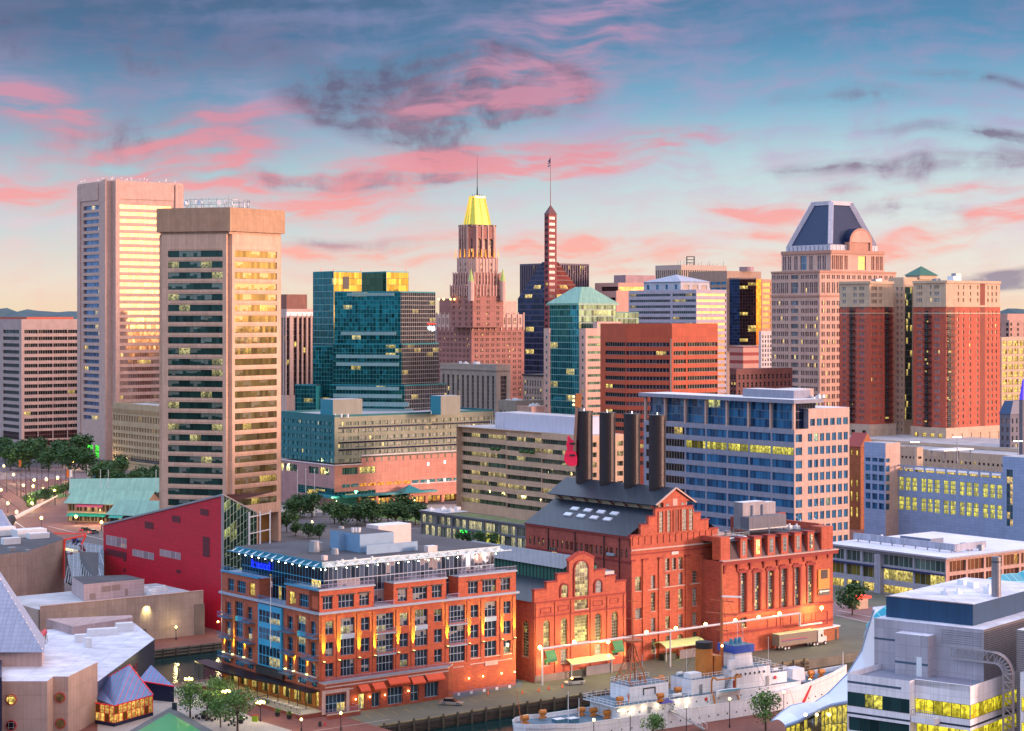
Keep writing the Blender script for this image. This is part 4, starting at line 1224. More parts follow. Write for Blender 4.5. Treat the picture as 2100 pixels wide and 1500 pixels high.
# ------------------------------------------------------------------ brick apartment towers
Y=985
T=Thing('apartment_tower','twin red brick apartment towers with cream tops and a small green pyramid roof between','building',(X(1880,Y),Y,0))
BRK=wall('apartment_brick','c8604a',brick=(.9,.35),amt=.10)
CRM=wall('cream_precast','c8ae94',panel=(3,3.27),amt=.06)
G_AP=glass('apartment_glass','7a90b0','b8cce8',.75,frame='c0b8b4',ft=(.10,.07),lit=.012,group=1,blind=.4)
G_APW=glass('apartment_glass_warm','4a3a38','b99888',.3,frame='c8aaa0',ft=(.10,.07),lit=.012,group=1,blind=.3)
def aptower(ft,yt,ymid,yb,yband,colsA,colsB,balc,nm,yrow0):
 z0,z1,zm_=Z(yb,ft.Y),Z(yt,ft.Y),Z(ymid,ft.Y)
 rw=[]
 i=0
 while yrow0+13.35*i+9<yb-2:
  rw.append((Z(yrow0+13.35*i+8,ft.Y),Z(yrow0+13.35*i,ft.Y)));i+=1
 rw=rw[::-1]
 up=[q for q in rw if q[0]>zm_];lo=[q for q in rw if q[1]<zm_]
 for f,cs,gm in((ft.fa,colsA,G_AP),(ft.fb,colsB,G_APW)):
  cs_=[]
  for c_ in cs:
   u=f.u(c_[0]);w=c_[1]
   for k_ in range(c_[2]):cs_.append((u+k_*(w+.25),u+k_*(w+.25)+w))
  facade(T,f,z0,zm_,cs_,lo,BRK,gm,1.0,2.4,.35)
  facade(T,f,zm_,z1,cs_,up,CRM,gm,1.0,2.4,.35)
  f.slab(T.k('cornice'),0,f.W,zm_-.5,zm_+.5,.35,CRM);f.slab(T.k('cornice'),0,f.W,z1-.9,z1+.4,.6,CRM)
  f.slab(T.k('cornice'),0,f.W,Z(ymid+15,ft.Y)-.2,Z(ymid+15,ft.Y)+.3,.12,CRM)
 for f,(xa_,xb_)in balc:
  ua,ub=f.u(xa_),f.u(xb_)
  f.slab(T.k('balcony_back'),ua,ub,z0+1,zm_,.02,wall('deep_brick','8a4438'))
  for q in lo:
   if len([p for p in T.parts if p[0]=='balcony'])<96:
    b_=T.mb('balcony')
   f.slab(b_,ua+.05,ub-.05,q[0]-.75,q[0]-.5,1.5,DARKMET)
   f.slab(b_,ua+.05,ub-.05,q[0]+.35,q[0]+.45,1.5,DARKMET,back=1.4)
   for t in cb(ub-ua,.7,.07,.1):f.slab(b_,ua+t[0],ua+t[1],q[0]-.5,q[0]+.35,1.47,DARKMET,back=1.41)
   f.slab(b_,ua+.5,(ua+ub)/2+.2,q[0]-.4,q[1]+.1,.06,G_DARK)
 for f in ft.backs():f.quad(T.k('wall'),0,f.W,z0,zm_,BRK);f.quad(T.k('wall'),0,f.W,zm_,z1,CRM)
 roofcap(T,ft.poly(),z1-.6,PALEROOF)
 return z0,z1
fl=Foot(1783,Y,1721.5,1832)
aptower(fl,578.5,628,871,0,[(1728,.95,2),(1750,.95,2),(1762,.95,3)],[(1787,.9,3),(1796,.9,1),(1803,.9,2)],[(fl.fa,(1741.5,1754)),(fl.fb,(1814,1829))],0,588)
fr=Foot(1940,Y-15,1873,2051)
aptower(fr,577,628,878,0,[(1880,.95,3),(1907,.95,1),(1916,.95,3)],[(1963,1.3,1),(1973.5,1.3,1),(1988,1.3,1),(2003,1.3,1),(2024,1.3,1),(2032.5,1.3,1),(2041,1.3,1)],[(fr.fa,(1895,1911)),(fr.fb,(1941,1959))],0,585)
fr.fb.slab(T.mb('recess_shade'),fr.fb.u(2010),fr.fb.u(2020),Z(878,Y),Z(577,Y),.03,wall('deep_brick','1'))  # flat strip; darker brick paints the shade of a recess
fc=Foot(1853,Y+16,1822,1925)
zc=Z(569,Y+16)
rw=[(Z(588+13.35*i+8,Y),Z(588+13.35*i,Y))for i in range(22,-1,-1)]
facade(T,fc.fa,0,zc,[(fc.fa.u(1838),fc.fa.u(1838)+1.6),(fc.fa.u(1847),fc.fa.u(1847)+1.2)],rw,CRM,G_AP,1,2,.4)
facade(T,fc.fb,0,zc,[(fc.fb.u(1856),fc.fb.u(1872))],[(30,Z(588,Y))],CRM,glass('stair_glass','1c3a38','3d6a5a',.4,frame='58707a',ft=(.05,.04),lit=.22,group=1,lits=1.2),1.5,3.27,.6)
closeback(T,fc,0,zc,CRM);T.k('roof').poly([(*q,zc)for q in fc.poly()],PALEROOF)
s=Foot(1886,Y+22,1856,1922);q=s.poly(.6);ctr=Vector(s.P(s.la/2,s.lb/2));m=T.mb('pyramid_roof')
T.mb('lantern').prism(s.poly(-.2),zc-1,Z(563,Y),CRM)
for i in range(4):m.poly([(*q[i],Z(563,Y)),(*q[(i+1)%4],Z(563,Y)),(ctr.x,ctr.y,Z(543,Y))],plain('green_roof','0f5a4a',.5))
m=T.mb('roof_machine');qq=at(1957,577,Y+8);m.box(qq,6,4,2.6,WHITEMET,GA);m.box(qq+Vector((1,0,2.6)),4,3,1.4,GREYMET,GA)
T.mb('roof_machine').box(at(1920,577,Y+8),3,3,1.3,GREYMET,GA);T.mb('roof_machine').box(at(1797,578,Y+4),4,3,1.2,GREYMET,GA);T.mb('roof_machine').box(at(1803,578,Y+6),2,2,1.6,WHITEMET,GA)
BASE=wall('cream_podium','c4ab96',panel=(3,2),amt=.06)
for ft_,yt in((fl,871),(fr,878)):
 g_=Foot.sub(ft_,-1,ft_.la+1,-1,ft_.lb+1)
 zt=Z(yt,ft_.Y)
 facade(T,g_.fa,0,zt,cb(g_.fa.W,6,2.6,2.5),[(zt-9,zt-3)],BASE,G_LIT if ft_ is fr else G_DARK,1.3,2,.6)
 facade(T,g_.fb,0,zt,cb(g_.fb.W,7,2.4,3),[(zt-9,zt-3)],BASE,BASE,1.3,2,.3,wname='blind_panel')
 closeback(T,g_,0,zt,BASE);T.k('roof').poly([(*q,zt)for q in g_.poly()],PALEROOF)
T.done()
# ------------------------------------------------------------------ middle distance
Y=840
T=Thing('hotel_building','long hotel with green-grey upper slab over a salmon pink base, beside the five-sided tower','building',(X(684,Y),Y,0))
HG=wall('hotel_grey','8f9280',panel=(3.8,3),amt=.06);HT=wall('hotel_teal','1f6a74',amt=.06)
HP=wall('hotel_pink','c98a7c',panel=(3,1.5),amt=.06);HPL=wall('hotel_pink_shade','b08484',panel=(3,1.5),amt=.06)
G_H=glass('hotel_glass','3a4a4a','9fb0a0',.45,frame='7f8272',ft=(.10,.03),lit=.03,group=1,blind=.45,blindc=(.62,.64,.55))
G_HT=glass('hotel_glass_teal','0c3a44','4f9a9f',.5,frame='1f6a74',ft=(.10,.03),lit=.02,group=1,blind=.4,blindc=(.35,.6,.6))
up=Foot(686,Y,570,1012)
zt,zm=Z(856,Y),Z(951,Y)
rows=[(Z(869+15.2*i+5.5,Y),Z(869+15.2*i-2.5,Y))for i in range(5,-1,-1)]
facade(T,up.fb,zm,zt,cb(up.fb.W,3.75,2.9,2.0,1),rows,HG,G_H,.95,2.2,.35)
facade(T,up.fa,zm,zt,cb(up.fa.W,3.75,2.9,1.0,1.4),rows,HT,G_HT,.95,2.2,.35)
for i in(1,2,4):up.fb.slab(T.mb('dark_band'),2,up.fb.W-1,rows[i][1]+.25,rows[i][1]+.95,.1,G_NAVY)
closeback(T,up,zm,zt,HG);roofcap(T,up.poly(),zt,PALEROOF,HT)
bs=Foot(686,Y,570,946)
z2=Z(956,Y);wsh=wall('white_coping','d8cfd4')
z1=Z(951-12,Y)
bwin=T.k('wall')
fb,fa=bs.fb,bs.fa
u1=fb.u(733)
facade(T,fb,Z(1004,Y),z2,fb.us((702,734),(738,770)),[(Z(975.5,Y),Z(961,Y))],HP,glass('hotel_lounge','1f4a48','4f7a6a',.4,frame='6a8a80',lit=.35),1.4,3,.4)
f=fb
f.quad(bwin,u1+2,f.W,z2,Z(939,Y),HP)
f.slab(T.mb('coping'),u1+2,f.W,Z(939,Y),Z(936.5,Y),.3,wsh);f.slab(T.mb('coping'),-.3,u1+2,z2,z2+.5,.3,wsh)
rs=[(Z(1001.5,Y),Z(995,Y))]
facade(T,f,Z(1010,Y),Z(1004,Y)+.01,[],[],HP,G_H)
m_=[(702,717),(720,735)]+[(738+17.8*i,738+17.8*i+14)for i in range(6)]+[(845+17*i,845+17*i+13.5)for i in range(6)]
G_HL=glass('orange_shop','a05a18','c07a20',.1,lit=.95,litc=(1,.45,.08),group=1,lits=2.2,frame='2a3a3a')
for i,(a,b)in enumerate(m_):
 if b>944:continue
 w=T.mb('window');f.slab(w,f.u(a),f.u(b),Z(1001.5,Y),Z(995,Y),.06,G_HL if 2<=i<=7 else G_HT)
f.slab(T.mb('coping'),f.u(841),f.W,Z(997+7,Y),Z(995+7,Y),.2,wsh)
zg=Z(1010,Y)
m=T.mb('curtain_wall');n=round(f.u(770)/2)
f.quad(m,0,f.u(770),5.5,Z(1004,Y)+.02,G_TEALD,off=-.2)
m.uv[-4:]=[(0,0),(n,0),(n,4),(0,4)]
f.quad(bwin,f.u(770),f.u(841),Z(1022,Y),zg+.1,HP);f.quad(T.mb('curtain_wall'),f.u(770),f.u(841),5.5,Z(1022,Y),G_TEALD,off=-.3)
f.quad(bwin,f.u(841),f.W,Z(1030,Y),zg+.1,HP)
lob=T.mb('lit_lobby')
AMBER=glass('amber_lobby','8a5a18','b07a28',.05,lit=1.0,litc=(1,.6,.15),group=2,lits=1.9,frame='3a2c18',ft=(.10,.06))
f.quad(lob,f.u(735),f.W,0,Z(1030,Y),AMBER,off=-5);lob.uv[-4:]=[(0,0),(22,0),(22,1),(0,1)]
f.quad(bwin,0,f.u(735),0,5.5,HT,off=-1)
for u in cb(f.W-f.u(735),9,1.3,.5):f.slab(T.mb('column'),f.u(735)+u[0],f.u(735)+u[1],0,5.6,-.4,HP,back=-1.7)
f.slab(T.mb('canopy'),f.u(700),f.u(885),5.2,6.0,4.5,TEALMET)
m=T.mb('entrance_roof');q=[f.pt(f.u(808),6,1),f.pt(f.u(808),6,8),f.pt(f.u(850),6,8),f.pt(f.u(850),6,1)]
ap=Vector(f.pt(f.u(828),9,4))
for i in range(4):m.poly([q[i],q[(i+1)%4],tuple(ap)],TEALMET)
for u,z_ in((f.u(876),Z(966,Y)),(f.u(910),Z(964,Y)),(f.u(876),Z(1004,Y)),(f.u(910),Z(1002,Y))):f.slab(T.mb('wall_light'),u,u+.9,z_,z_+1.4,.3,plain('soft_lamp','fff2e8',emit='fff0e0',es=1.4))
G_HB=glass('hotel_dark','12403f','2a5f5a',.4,frame='7f8272',lit=.1)
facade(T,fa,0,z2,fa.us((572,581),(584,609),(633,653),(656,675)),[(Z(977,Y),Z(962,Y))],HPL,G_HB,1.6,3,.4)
fa.slab(T.mb('coping'),0,fa.W+.3,z2,z2+.5,.3,wsh)
q=T.mb('curtain_wall');fa.quad(q,fa.u(612),fa.W+.1,5.5,Z(1003,Y),G_TEALD,off=.25);q.uv[-4:]=[(0,0),(12,0),(12,4),(0,4)]
q=T.mb('lit_window');fa.slab(q,fa.u(633),fa.u(652),Z(1021,Y),Z(1010,Y),.35,G_LIT)
fa.slab(T.mb('canopy'),fa.u(650),fa.W+4,5.2,6.0,4.5,TEALMET)
for g_ in bs.backs():g_.quad(bwin,0,g_.W,0,z2,HP)
for(xc,xl,xr,yt,dy)in((683,657,743,820,6),(904,883,944,812.5,20)):
 s=Foot(xc,Y+dy,xl,xr);ph=T.mb('penthouse')
 s.fa.quad(ph,0,s.fa.W,zt,Z(yt,Y+dy),plain('teal_render','1b7a90',.6));s.fb.quad(ph,0,s.fb.W,zt,Z(yt,Y+dy),wall('grey_render','8c8e84',panel=(3,30),amt=.05))
 for b_ in s.backs():b_.quad(ph,0,b_.W,zt,Z(yt,Y+dy),HG)
 ph.poly([(*q,Z(yt,Y+dy))for q in s.poly()],PALEROOF)
for px in(687,700,713):T.mb('vent_pipe').cyl(at(px,857,Y+2),at(px,849,Y+2),.5,.5,WHITEMET,8)
for px in(884,893,900,906):T.mb('vent_pipe').bar(at(px,850,Y+24),at(px+1,843,Y+24),.35,WHITEMET)
T.done()
ft=footL(936,830,1207,1282)
Yc=ft.Y
T=Thing('office_building','beige concrete office with stepped lit ribbon windows and planted terraces, behind the chimneys','building',(ft.c.x,ft.c.y,0))
BG=wall('sand_concrete','c4a68e',panel=(8,3.8),amt=.12,scale=.3)
G_OF=glass('office_ribbon','2c3a34','5a6a58',.45,frame='6a665c',ft=(.04,.05),lit=.30,group=4,lits=1.1,litc=(1,.75,.3))
zt=ft.fa.z(938,874)
pitch=3.95
rows=[(zt-4.6-i*pitch,zt-4.6-i*pitch+1.9)for i in range(10)]
rows=[r for r in rows if r[0]>3][::-1]
segs=[(0,.38,0.0),(.38,.66,1.6),(.66,1.0,2.6)]
for(s0,s1,o)in segs:
 L=ft.fa.W
 a,b=ft.fa.pt(L*s0,0,-2.6+o),ft.fa.pt(L*s1,0,-2.6+o)
 f=Fac(a,b)
 facade(T,f,0,zt,[(.3,f.W-.3)],rows,BG,G_OF,1.5,2,.9)
 if s0:T.k('wall').poly([(*ft.fa.pt(L*s0,0,-4.2+o)[:2],0),(*a[:2],0),(*a[:2],zt),(*ft.fa.pt(L*s0,0,-4.2+o)[:2],zt)],BG)
facade(T,ft.fb,0,zt,cb(ft.fb.W,4.6,3.2,1),rows,BG,G_OF,1.5,2,.9)
T.mb('roof').prism(ft.sub(1.0,ft.la,0,ft.lb).poly(-.05),zt-.3,zt,BG,PALEROOF)
closeback(T,ft,0,zt,BG)
for i,t in enumerate((.30,.34,.52,.56,.6)):
 T.mb('terrace_planting').ball(ft.fa.pt(ft.fa.W*t,rows[-2][0]+.2,.5),1.2,plain('hedge_green','2f5a22',.8,amt=.4),8,5,.6)
s=ft.sub(7,ft.la-22,4,ft.lb-3)
WP=wall('white_screen','c6c8dc',amt=.03)
T.mb('plant_screen').prism(s.poly(),zt,zt+6.6,WP,PALEROOF)
for i in range(6):T.mb('roof_pipe').bar(ft.P(ft.la-20-i*1.6,3)+(zt,),ft.P(ft.la-20-i*1.6,3)+(zt+3.5,),.25,WHITEMET)
T.done()
ft=footL(863,742,1130,1180)
T=Thing('retail_building','low grey-framed glass shop building with green neon signs and a planted roof','building',(ft.c.x,ft.c.y,0))
zt=ft.fa.z(864,1049)
RG=wall('retail_grey','6c7078',amt=.06)
G_RT=glass('retail_glass','4a544a','9aa08a',.35,frame='9aa0a4',ft=(.05,.03),lit=.5,group=2,lits=1.1,litc=(1,.85,.4))
facade(T,ft.fa,0,zt,split(.6,ft.fa.W-.6,8,1.0),[(.3,zt*.46),(zt*.54,zt-1.0)],RG,G_RT,1.0,2.6,.5)
facade(T,ft.fb,0,zt,[],[],RG,G_RT);closeback(T,ft,0,zt,RG)
T.k('roof').poly([(*q,zt)for q in ft.poly()],wall('sedum_roof','55622f',amt=.4,scale=.2,streak=0))
T.mb('roof_edge').prism(ft.sub(ft.la-16,ft.la+.6,-.6,ft.lb).poly(),zt+.01,zt+.5,RG,PALEROOF)
ft.fa.slab(T.mb('roof_edge'),0,ft.fa.W,zt-.2,zt+.35,.6,RG)
roof_kit(T,ft.sub(ft.la-16,ft.la,0,14),zt+.5,7,9,WHITEMET,.8)
NEON=plain('green_neon','40ff60',emit='20ff50',es=3.0)
for(a,b,yy)in((946,958,1090),(975,988,1099),(983,989,1094)):
 ft.fa.slab(T.mb('neon_sign'),ft.fa.u(a),ft.fa.u(b),ft.fa.z(a,yy+2.5),ft.fa.z(a,yy-2.5),.5,NEON,back=.1)
q=T.mb('lit_shop');ft.fa.slab(q,ft.fa.u(999),ft.fa.u(1024),.2,zt*.5,.25,plain('lit_shopfront','c8c060',emit='d8d040',es=.8));
T.done()
ft=Foot(1629,640,1320,1742)
Y=ft.Y
T=Thing('office_building','blue-grey banded office with glazed top storey under a flat projecting roof, behind the power station','building',(ft.c.x,ft.c.y,0))
BGY=wall('blue_grey_panel','8c8fa3',panel=(1.5,1.5),amt=.05);BGP=wall('pinkish_panel','c2a398',panel=(1.5,1.5),amt=.05)
G_OB=glass('office_blue','12406a','3a80b4',.40,frame='5a6a76',ft=(.03,.04),lit=.04,group=4,wob=.035,lits=1.4,litc=(.9,.85,.2))
zt=Z(881,Y);p_=27.0
rows=[(Z(908+p_*i,Y),Z(891.5+p_*i,Y))for i in range(11)if 908+p_*i<1178][::-1]
facade(T,ft.fa,0,zt,split(1.2,ft.fa.W-.4,7,.7),rows,BGY,G_OB,1.5,2.8,.25)
facade(T,ft.fb,0,zt,[(.6,ft.fb.u(1645))]+split(ft.fb.u(1657),ft.fb.W-.8,7,.9),rows,BGP,G_OB,1.3,2.8,.25)
T.wins=[(q,(glass('lit_row','5a5a20','9a8a28',.2,frame='4a5a66',ft=(.04,.04),lit=.75,group=2,lits=1.4,litc=(1,.88,.15))if abs(q[0][2]-rows[-2][0])<.1 and 2<=i_%7<=6 and i_<7*len(rows)else(G_DARK if i_%7<2 and i_<7*len(rows)else g_)),a_,b_,n_)for i_,(q,g_,a_,b_,n_)in enumerate(T.wins)]
closeback(T,ft,0,zt,BGY)
rz0,rz1=Z(828,Y),Z(822,Y)
tp=ft.sub(2.2,ft.la-2,1.5,along(ft.c,ft.B,1684)-.5)
for f in(tp.fa,tp.fb):
 for a,b in split(0,f.W,7 if f is tp.fa else 1,.01):
  m=T.mb('top_glazing');n=round((b-a)/1.4)
  f.quad(m,a,b,zt,rz0,G_NAVY if f is tp.fb else G_OB);ou=random.randint(0,99)*12
  m.uv[-4:]=[(ou,0),(ou+n,0),(ou+n,3),(ou,3)]
for f in tp.backs():f.quad(T.k('wall'),0,f.W,zt,rz0,BGY)
for a,b in split(.3,ft.fa.W-.2,8,(ft.fa.W-.5-8*.8)/7):ft.fa.slab(T.mb('column'),a,b,zt-.4,rz0,.05,BGP,back=-.8)
T.mb('roof').prism(ft.sub(-1,ft.la+1.5,-1.2,along(ft.c,ft.B,1684)).poly(),rz0,rz1+.3,BGY,WHITEMET)
wg=ft.sub(0,20,along(ft.c,ft.B,1658),ft.lb);zw=Z(840,Y)
facade(T,wg.fb,zt,zw,split(.8,wg.fb.W-.8,6,.9),[(zt+.8,zt+3.2)],BGP,G_OB,1.3,2.8,.25)
wg.fa.quad(T.k('wall'),0,wg.fa.W,zt,zw,BGY);closeback(T,wg,zt,zw,BGY);T.k('roof').poly([(*q,zw)for q in wg.poly()],WHITEMET)
s=ft.sub(6,30,6,14);T.mb('penthouse').prism(s.poly(),rz1+.3,rz1+3.0,BGY,WHITEMET);T.mb('penthouse').prism(ft.sub(14,24,16,24).poly(),rz1,rz1+3.0,BGP,WHITEMET)
roof_kit(T,ft.sub(2,12,8,20),rz1+.3,5,12,WHITEMET,.5)
T.done()
ft=Foot(1765,760,1738,1790)
T=Thing('brick_building','narrow orange brick warehouse with a red gabled roof, squeezed right of the blue-grey office','building',(ft.c.x,ft.c.y,0))
ORB=wall('orange_brick_far','a8603a',brick=(.8,.3),amt=.2)
Y=760;zt=Z(917,Y)
facade(T,ft.fa,0,zt,cb(ft.fa.W,4,1,1.5),[(Z(1062,Y),Z(1042,Y)),(Z(1030,Y),Z(1010,Y)),(Z(1000,Y),Z(985,Y)),(Z(935,Y),Z(925,Y))],ORB,G_LIT,1,2,.3)
facade(T,ft.fb,0,zt,[(2,3.2)],[(Z(1070,Y),Z(1040,Y)),(Z(1030,Y),Z(990,Y)),(Z(975,Y),Z(960,Y))],ORB,G_LIT,1,2,.3)
closeback(T,ft,0,zt,ORB)
q=ft.poly(.4);RR=plain('red_roof','9a3a36',.6);m=T.mb('roof');e0=Vector(q[0]).lerp(Vector(q[3]),.5);e1=Vector(q[1]).lerp(Vector(q[2]),.5)
zr=Z(889,Y)
m.poly([(*q[0],zt),(*q[1],zt),(*e1,zr),(*e0,zr)],RR);m.poly([(*q[2],zt),(*q[3],zt),(*e0,zr),(*e1,zr)],RR)
m.poly([(*q[1],zt),(*q[2],zt),(*e1,zr)],ORB);m.poly([(*q[3],zt),(*q[0],zt),(*e0,zr)],ORB)
T.done()
BGR=wall('garage_blue','8ca2c8',panel=(2.2,1.1),joint=.05,amt=.06,streak=.05)
ft=footL(1829,735,2057,2120)
T=Thing('parking_garage','blue-grey parking garage with rows of yellow-lit gridded openings and a stair tower at each end','garage',(ft.c.x,ft.c.y,0))
f=ft.fa;zt=f.z(1830,952)
G_GR=glass('garage_grid','8a8440','b0a838',.05,lit=1.0,litc=(1,.9,.12),group=1,lits=1.7,frame='8a93a8',ft=(.09,.06))
gx=[(1843.5,1854),(1857,1867),(1870,1880),(1889,1899),(1902,1912),(1916,1926.5),(1935,1945),(1948.5,1959.5),(1968,1977.5),(1981.5,1992.5),(1996,2006.5),(2015.5,2026),(2030,2040),(2044.5,2055)]
z_a,z_b=(f.z(1845,1005),f.z(1845,978)),(f.z(1845,1045),f.z(1845,1018))
facade(T,f,0,zt-2.2,f.us(*gx),[z_b,z_a],BGR,G_GR,.75,1.6,.35)
for(a,b)in f.us(*gx[:]):
 pass
f.slab(T.k('wall'),0,f.W,zt-.5,zt,.05,BGR,back=-.3)
for u in cb(f.W,4.9,.8,.2):f.slab(T.mb('parapet_post'),u[0],u[1],zt-2.2,zt-.5,0,BGR,back=-.3)
f.slab(T.mb('parapet_post'),0,f.W,zt-2.2,zt-1.4,-.6,G_LIT,back=-.7)
m=T.mb('roof');m.poly([(*q,zt-2.0)for q in ft.poly()],PALEROOF)
closeback(T,ft,0,zt-2.2,BGR)
ft.fb.quad(T.k('wall'),0,ft.fb.W,0,zt,BGR)
s=Foot(1816,728,1772,1846);zs=Z(909.5,728);Ys=s.Y
rws_=[(Z(949+19.5*i,Ys),Z(941+19.5*i-(5 if i else 0),Ys))for i in range(6)][::-1]
facade(T,s.fa,0,zs,s.fa.us((1775,1785),(1788.5,1799),(1802,1813)),rws_,BGR,G_OB,1.5,2.5,.3)
facade(T,s.fb,0,zs,s.fb.us((1817,1824.5)),rws_,BGP,G_OB,1.5,2.5,.3)
closeback(T,s,0,zs,BGR);T.k('roof').poly([(*q,zs)for q in s.poly()],PALEROOF)
s2=Foot(2130,ft.Y-12,2056,2180);zs=s2.fa.z(2060,936)
facade(T,s2.fa,0,zs,s2.fa.us((2064,2077)),[(s2.fa.z(2064,1079),s2.fa.z(2064,963))],BGR,glass('stair_lit','2a4858','4a7a8a',.3,lit=.5,group=1,frame='5a6a78',litc=(1,.6,.1),lits=1.5),1.5,2.6,.3)
s2.fb.quad(T.k('wall'),0,s2.fb.W,0,zs,BGR);closeback(T,s2,0,zs,BGR);T.k('roof').poly([(*q,zs)for q in s2.poly()],PALEROOF)
g2=Foot(1935,775,1898,1990);m=T.mb('roof_shelter');zz=zt-2
for a_ in(0,1):
 for b_ in(0,.5,1):q=g2.P(a_*6,b_*g2.lb);m.bar((*q,zz),(*q,zz+4),.4,GREYMET)
m.prism(g2.sub(-1,7,-1,g2.lb+1).poly(),zz+4,zz+4.5,WHITEMET)
T.done()
def pole_light(px,yb,yt,Yq,lab):
 T=Thing('pole_light',lab,'light pole',at(px,yb,Yq),'tall twin-headed lights on the garage roof')
 b_=at(px,yb,Yq);t_=at(px,yt,Yq)
 T.mb('pole').cyl(b_,t_,.22,.14,GREYMET,8)
 for s_ in(-1,1):
  h_=t_+Vector((s_*1.0,0,0));T.mb('arm').bar(t_,h_,.12,GREYMET);T.mb('lamp_head').box(h_-Vector((0,0,.15)),1.3,.8,.3,plain('cool_lamp','ffffff',emit='eaffd8',es=6))
 T.done()
pole_light(1876,953,907,770,'white pole light on the garage roof, nearest the low cream terrace block')
pole_light(1963,950,897,770,'white pole light on the garage roof, below the widest brick apartment tower')
pole_light(2088,938,905,740,'white pole light standing behind the end stair tower of the garage')
ft=footL(1700,960,2160,2250)
T=Thing('parking_deck','long cream parking deck with small square openings, under the brick apartment towers','garage',(ft.c.x,ft.c.y,0))
f=ft.fa;zt=f.z(1850,919)
facade(T,f,0,zt,cb(f.W,2.6,1.2,1),[(zt-5.5,zt-4.2),(zt-9,zt-7.8)],BASE,G_LIT if False else G_DARK,1,1,.4)
ft.fb.quad(T.k('wall'),0,ft.fb.W,0,zt,BASE);closeback(T,ft,0,zt,BASE);T.k('roof').poly([(*q,zt)for q in ft.poly()],PALEROOF)
g_=footL(1700,985,2105,2250);z2=g_.fa.z(1850,905)
facade(T,g_.fa,zt-3,z2,split(2,g_.fa.W-2,12,.8),[(zt+.2,z2-1.4)],BASE,G_DARK,3,3,1.0);g_.fb.quad(T.k('wall'),0,g_.fb.W,0,z2,BASE)
T.k('roof').poly([(*q,z2)for q in g_.poly()],PALEROOF);closeback(T,g_,0,z2,BASE)
T.done()
ft=Foot(1880,880,1845,1893)
T=Thing('low_building','low cream terrace block beside the blue-grey garage stair tower','building',(ft.c.x,ft.c.y,0))
block('','','',ft,0,Z(922,880),BASE,cb(ft.fa.W,2.2,1.2),cb(ft.fb.W,3,1),[(Z(942,880),Z(937,880))],G_DARK,T=T,roof=PALEROOF,par=BASE)
T.done()
def simple(name,lab,xc,Yq,xl,xr,yt,wm,gm,pitch=4,h=2.4,pc=4,wc=2.2,top=None):
 ft=Foot(xc,Yq,xl,xr);z1=Z(yt,Yq)
 T=Thing(name,lab,'building',(ft.c.x,ft.c.y,0))
 n=max(1,int(z1/pitch)-1)
 rows=[(z1-2-h-i*pitch,z1-2-i*pitch)for i in range(n)][::-1]
 block('','','',ft,0,z1,wm,cb(ft.fa.W,pc,wc),cb(ft.fb.W,pc,wc),rows,gm,T=T,roof=top or PALEROOF,depth=.4)
 return T,ft,z1
T,ft,z1=simple('office_building','pink flat block with few windows, far right behind the lit scaffold-like garage',2070,1500,2045,2160,657,wall('dusty_pink','b88f84'),G_DARK,pc=9)
T.mb('penthouse').prism(ft.sub(8,20,8,30).poly(),z1,z1+5,wall('dusty_pink','1'));T.done()
T,ft,z1=simple('office_building','beige block with a yellow-lit open stair front, at the right edge beside the apartment towers',2054,1060,2046,2135,692,BASE,glass('lit_bays','7a6a20','a08a2a',.05,lit=.85,group=1,litc=(1,.85,.3),lits=1.5,frame='5a4a2a'),pitch=4.2,h=3,pc=5.2,wc=3.8);T.done()
T,ft,z1=simple('brick_building','small dark house with a blue mansard roof, at the right edge',2072,900,2050,2140,850,wall('slate_wall','6a6a78'),G_SMALL,pc=3,wc=1.2)
q=ft.poly(.3);ctr=Vector(ft.P(ft.la/2,ft.lb/2));T.mb('mansard_roof').frustum(q,z1,[tuple(ctr+(Vector(p)-ctr)*.75)for p in q],z1+6,plain('blue_roof','23406a',.5));T.done()
T,ft,z1=simple('church_tower','slim dark tower glowing violet at its top, cut by the right edge',2097,860,2090,2110,820,wall('slate_wall','1'),G_SMALL,pc=3,wc=1.2)
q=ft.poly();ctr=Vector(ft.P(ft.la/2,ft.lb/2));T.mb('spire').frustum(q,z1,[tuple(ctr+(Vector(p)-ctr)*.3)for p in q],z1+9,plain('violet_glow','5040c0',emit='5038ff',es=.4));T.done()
ft=footL(1700,602,1940,2160)
Y=ft.Y
T=Thing('shopping_building','low wide glass shopping building under a big white flat roof, right of the power station','building',(ft.c.x,ft.c.y,0))
MW=wall('mall_panel','a3a0ae',panel=(2,1.2),amt=.05);MP=wall('mall_pink_panel','bc9690',panel=(2,1.2),amt=.05)
zt=ft.fa.z(1710,1118)
G_M1=glass('mall_upper','2f4a48','6f8a86',.5,frame='b5b8c0',ft=(.035,.02),lit=.0);G_M2=glass('mall_shop','3a3a20','8a7a28',.2,frame='8a90a0',ft=(.03,.02),lit=.62,group=3,litc=(1,.8,.22),lits=2.0)
G_M3=glass('mall_warm','3a1c18','6a4030',.35,frame='a08a80',ft=(.04,.02),lit=.35,litc=(1,.55,.12),group=3,lits=1.6)
h=zt
rw=[(.3,h*.22),(h*.34,h*.60),(h*.68,h*.93)]
facade(T,ft.fa,0,zt,split(.6,ft.fa.W*.42,3,1.0)+split(ft.fa.W*.42+2.6,ft.fa.W-.4,2,.6),rw,MW,G_M1,1.9,5,.5)
facade(T,ft.fb,0,zt,split(1.6,ft.fb.W,6,.9),rw,MP,G_M3,1.9,5,.5)
closeback(T,ft,0,zt,MW)
ft.fa.slab(T.mb('corner_pier'),ft.fa.W*.42,ft.fa.W*.42+2.4,0,zt-1,1.0,MW)
for w in T.wins:pass
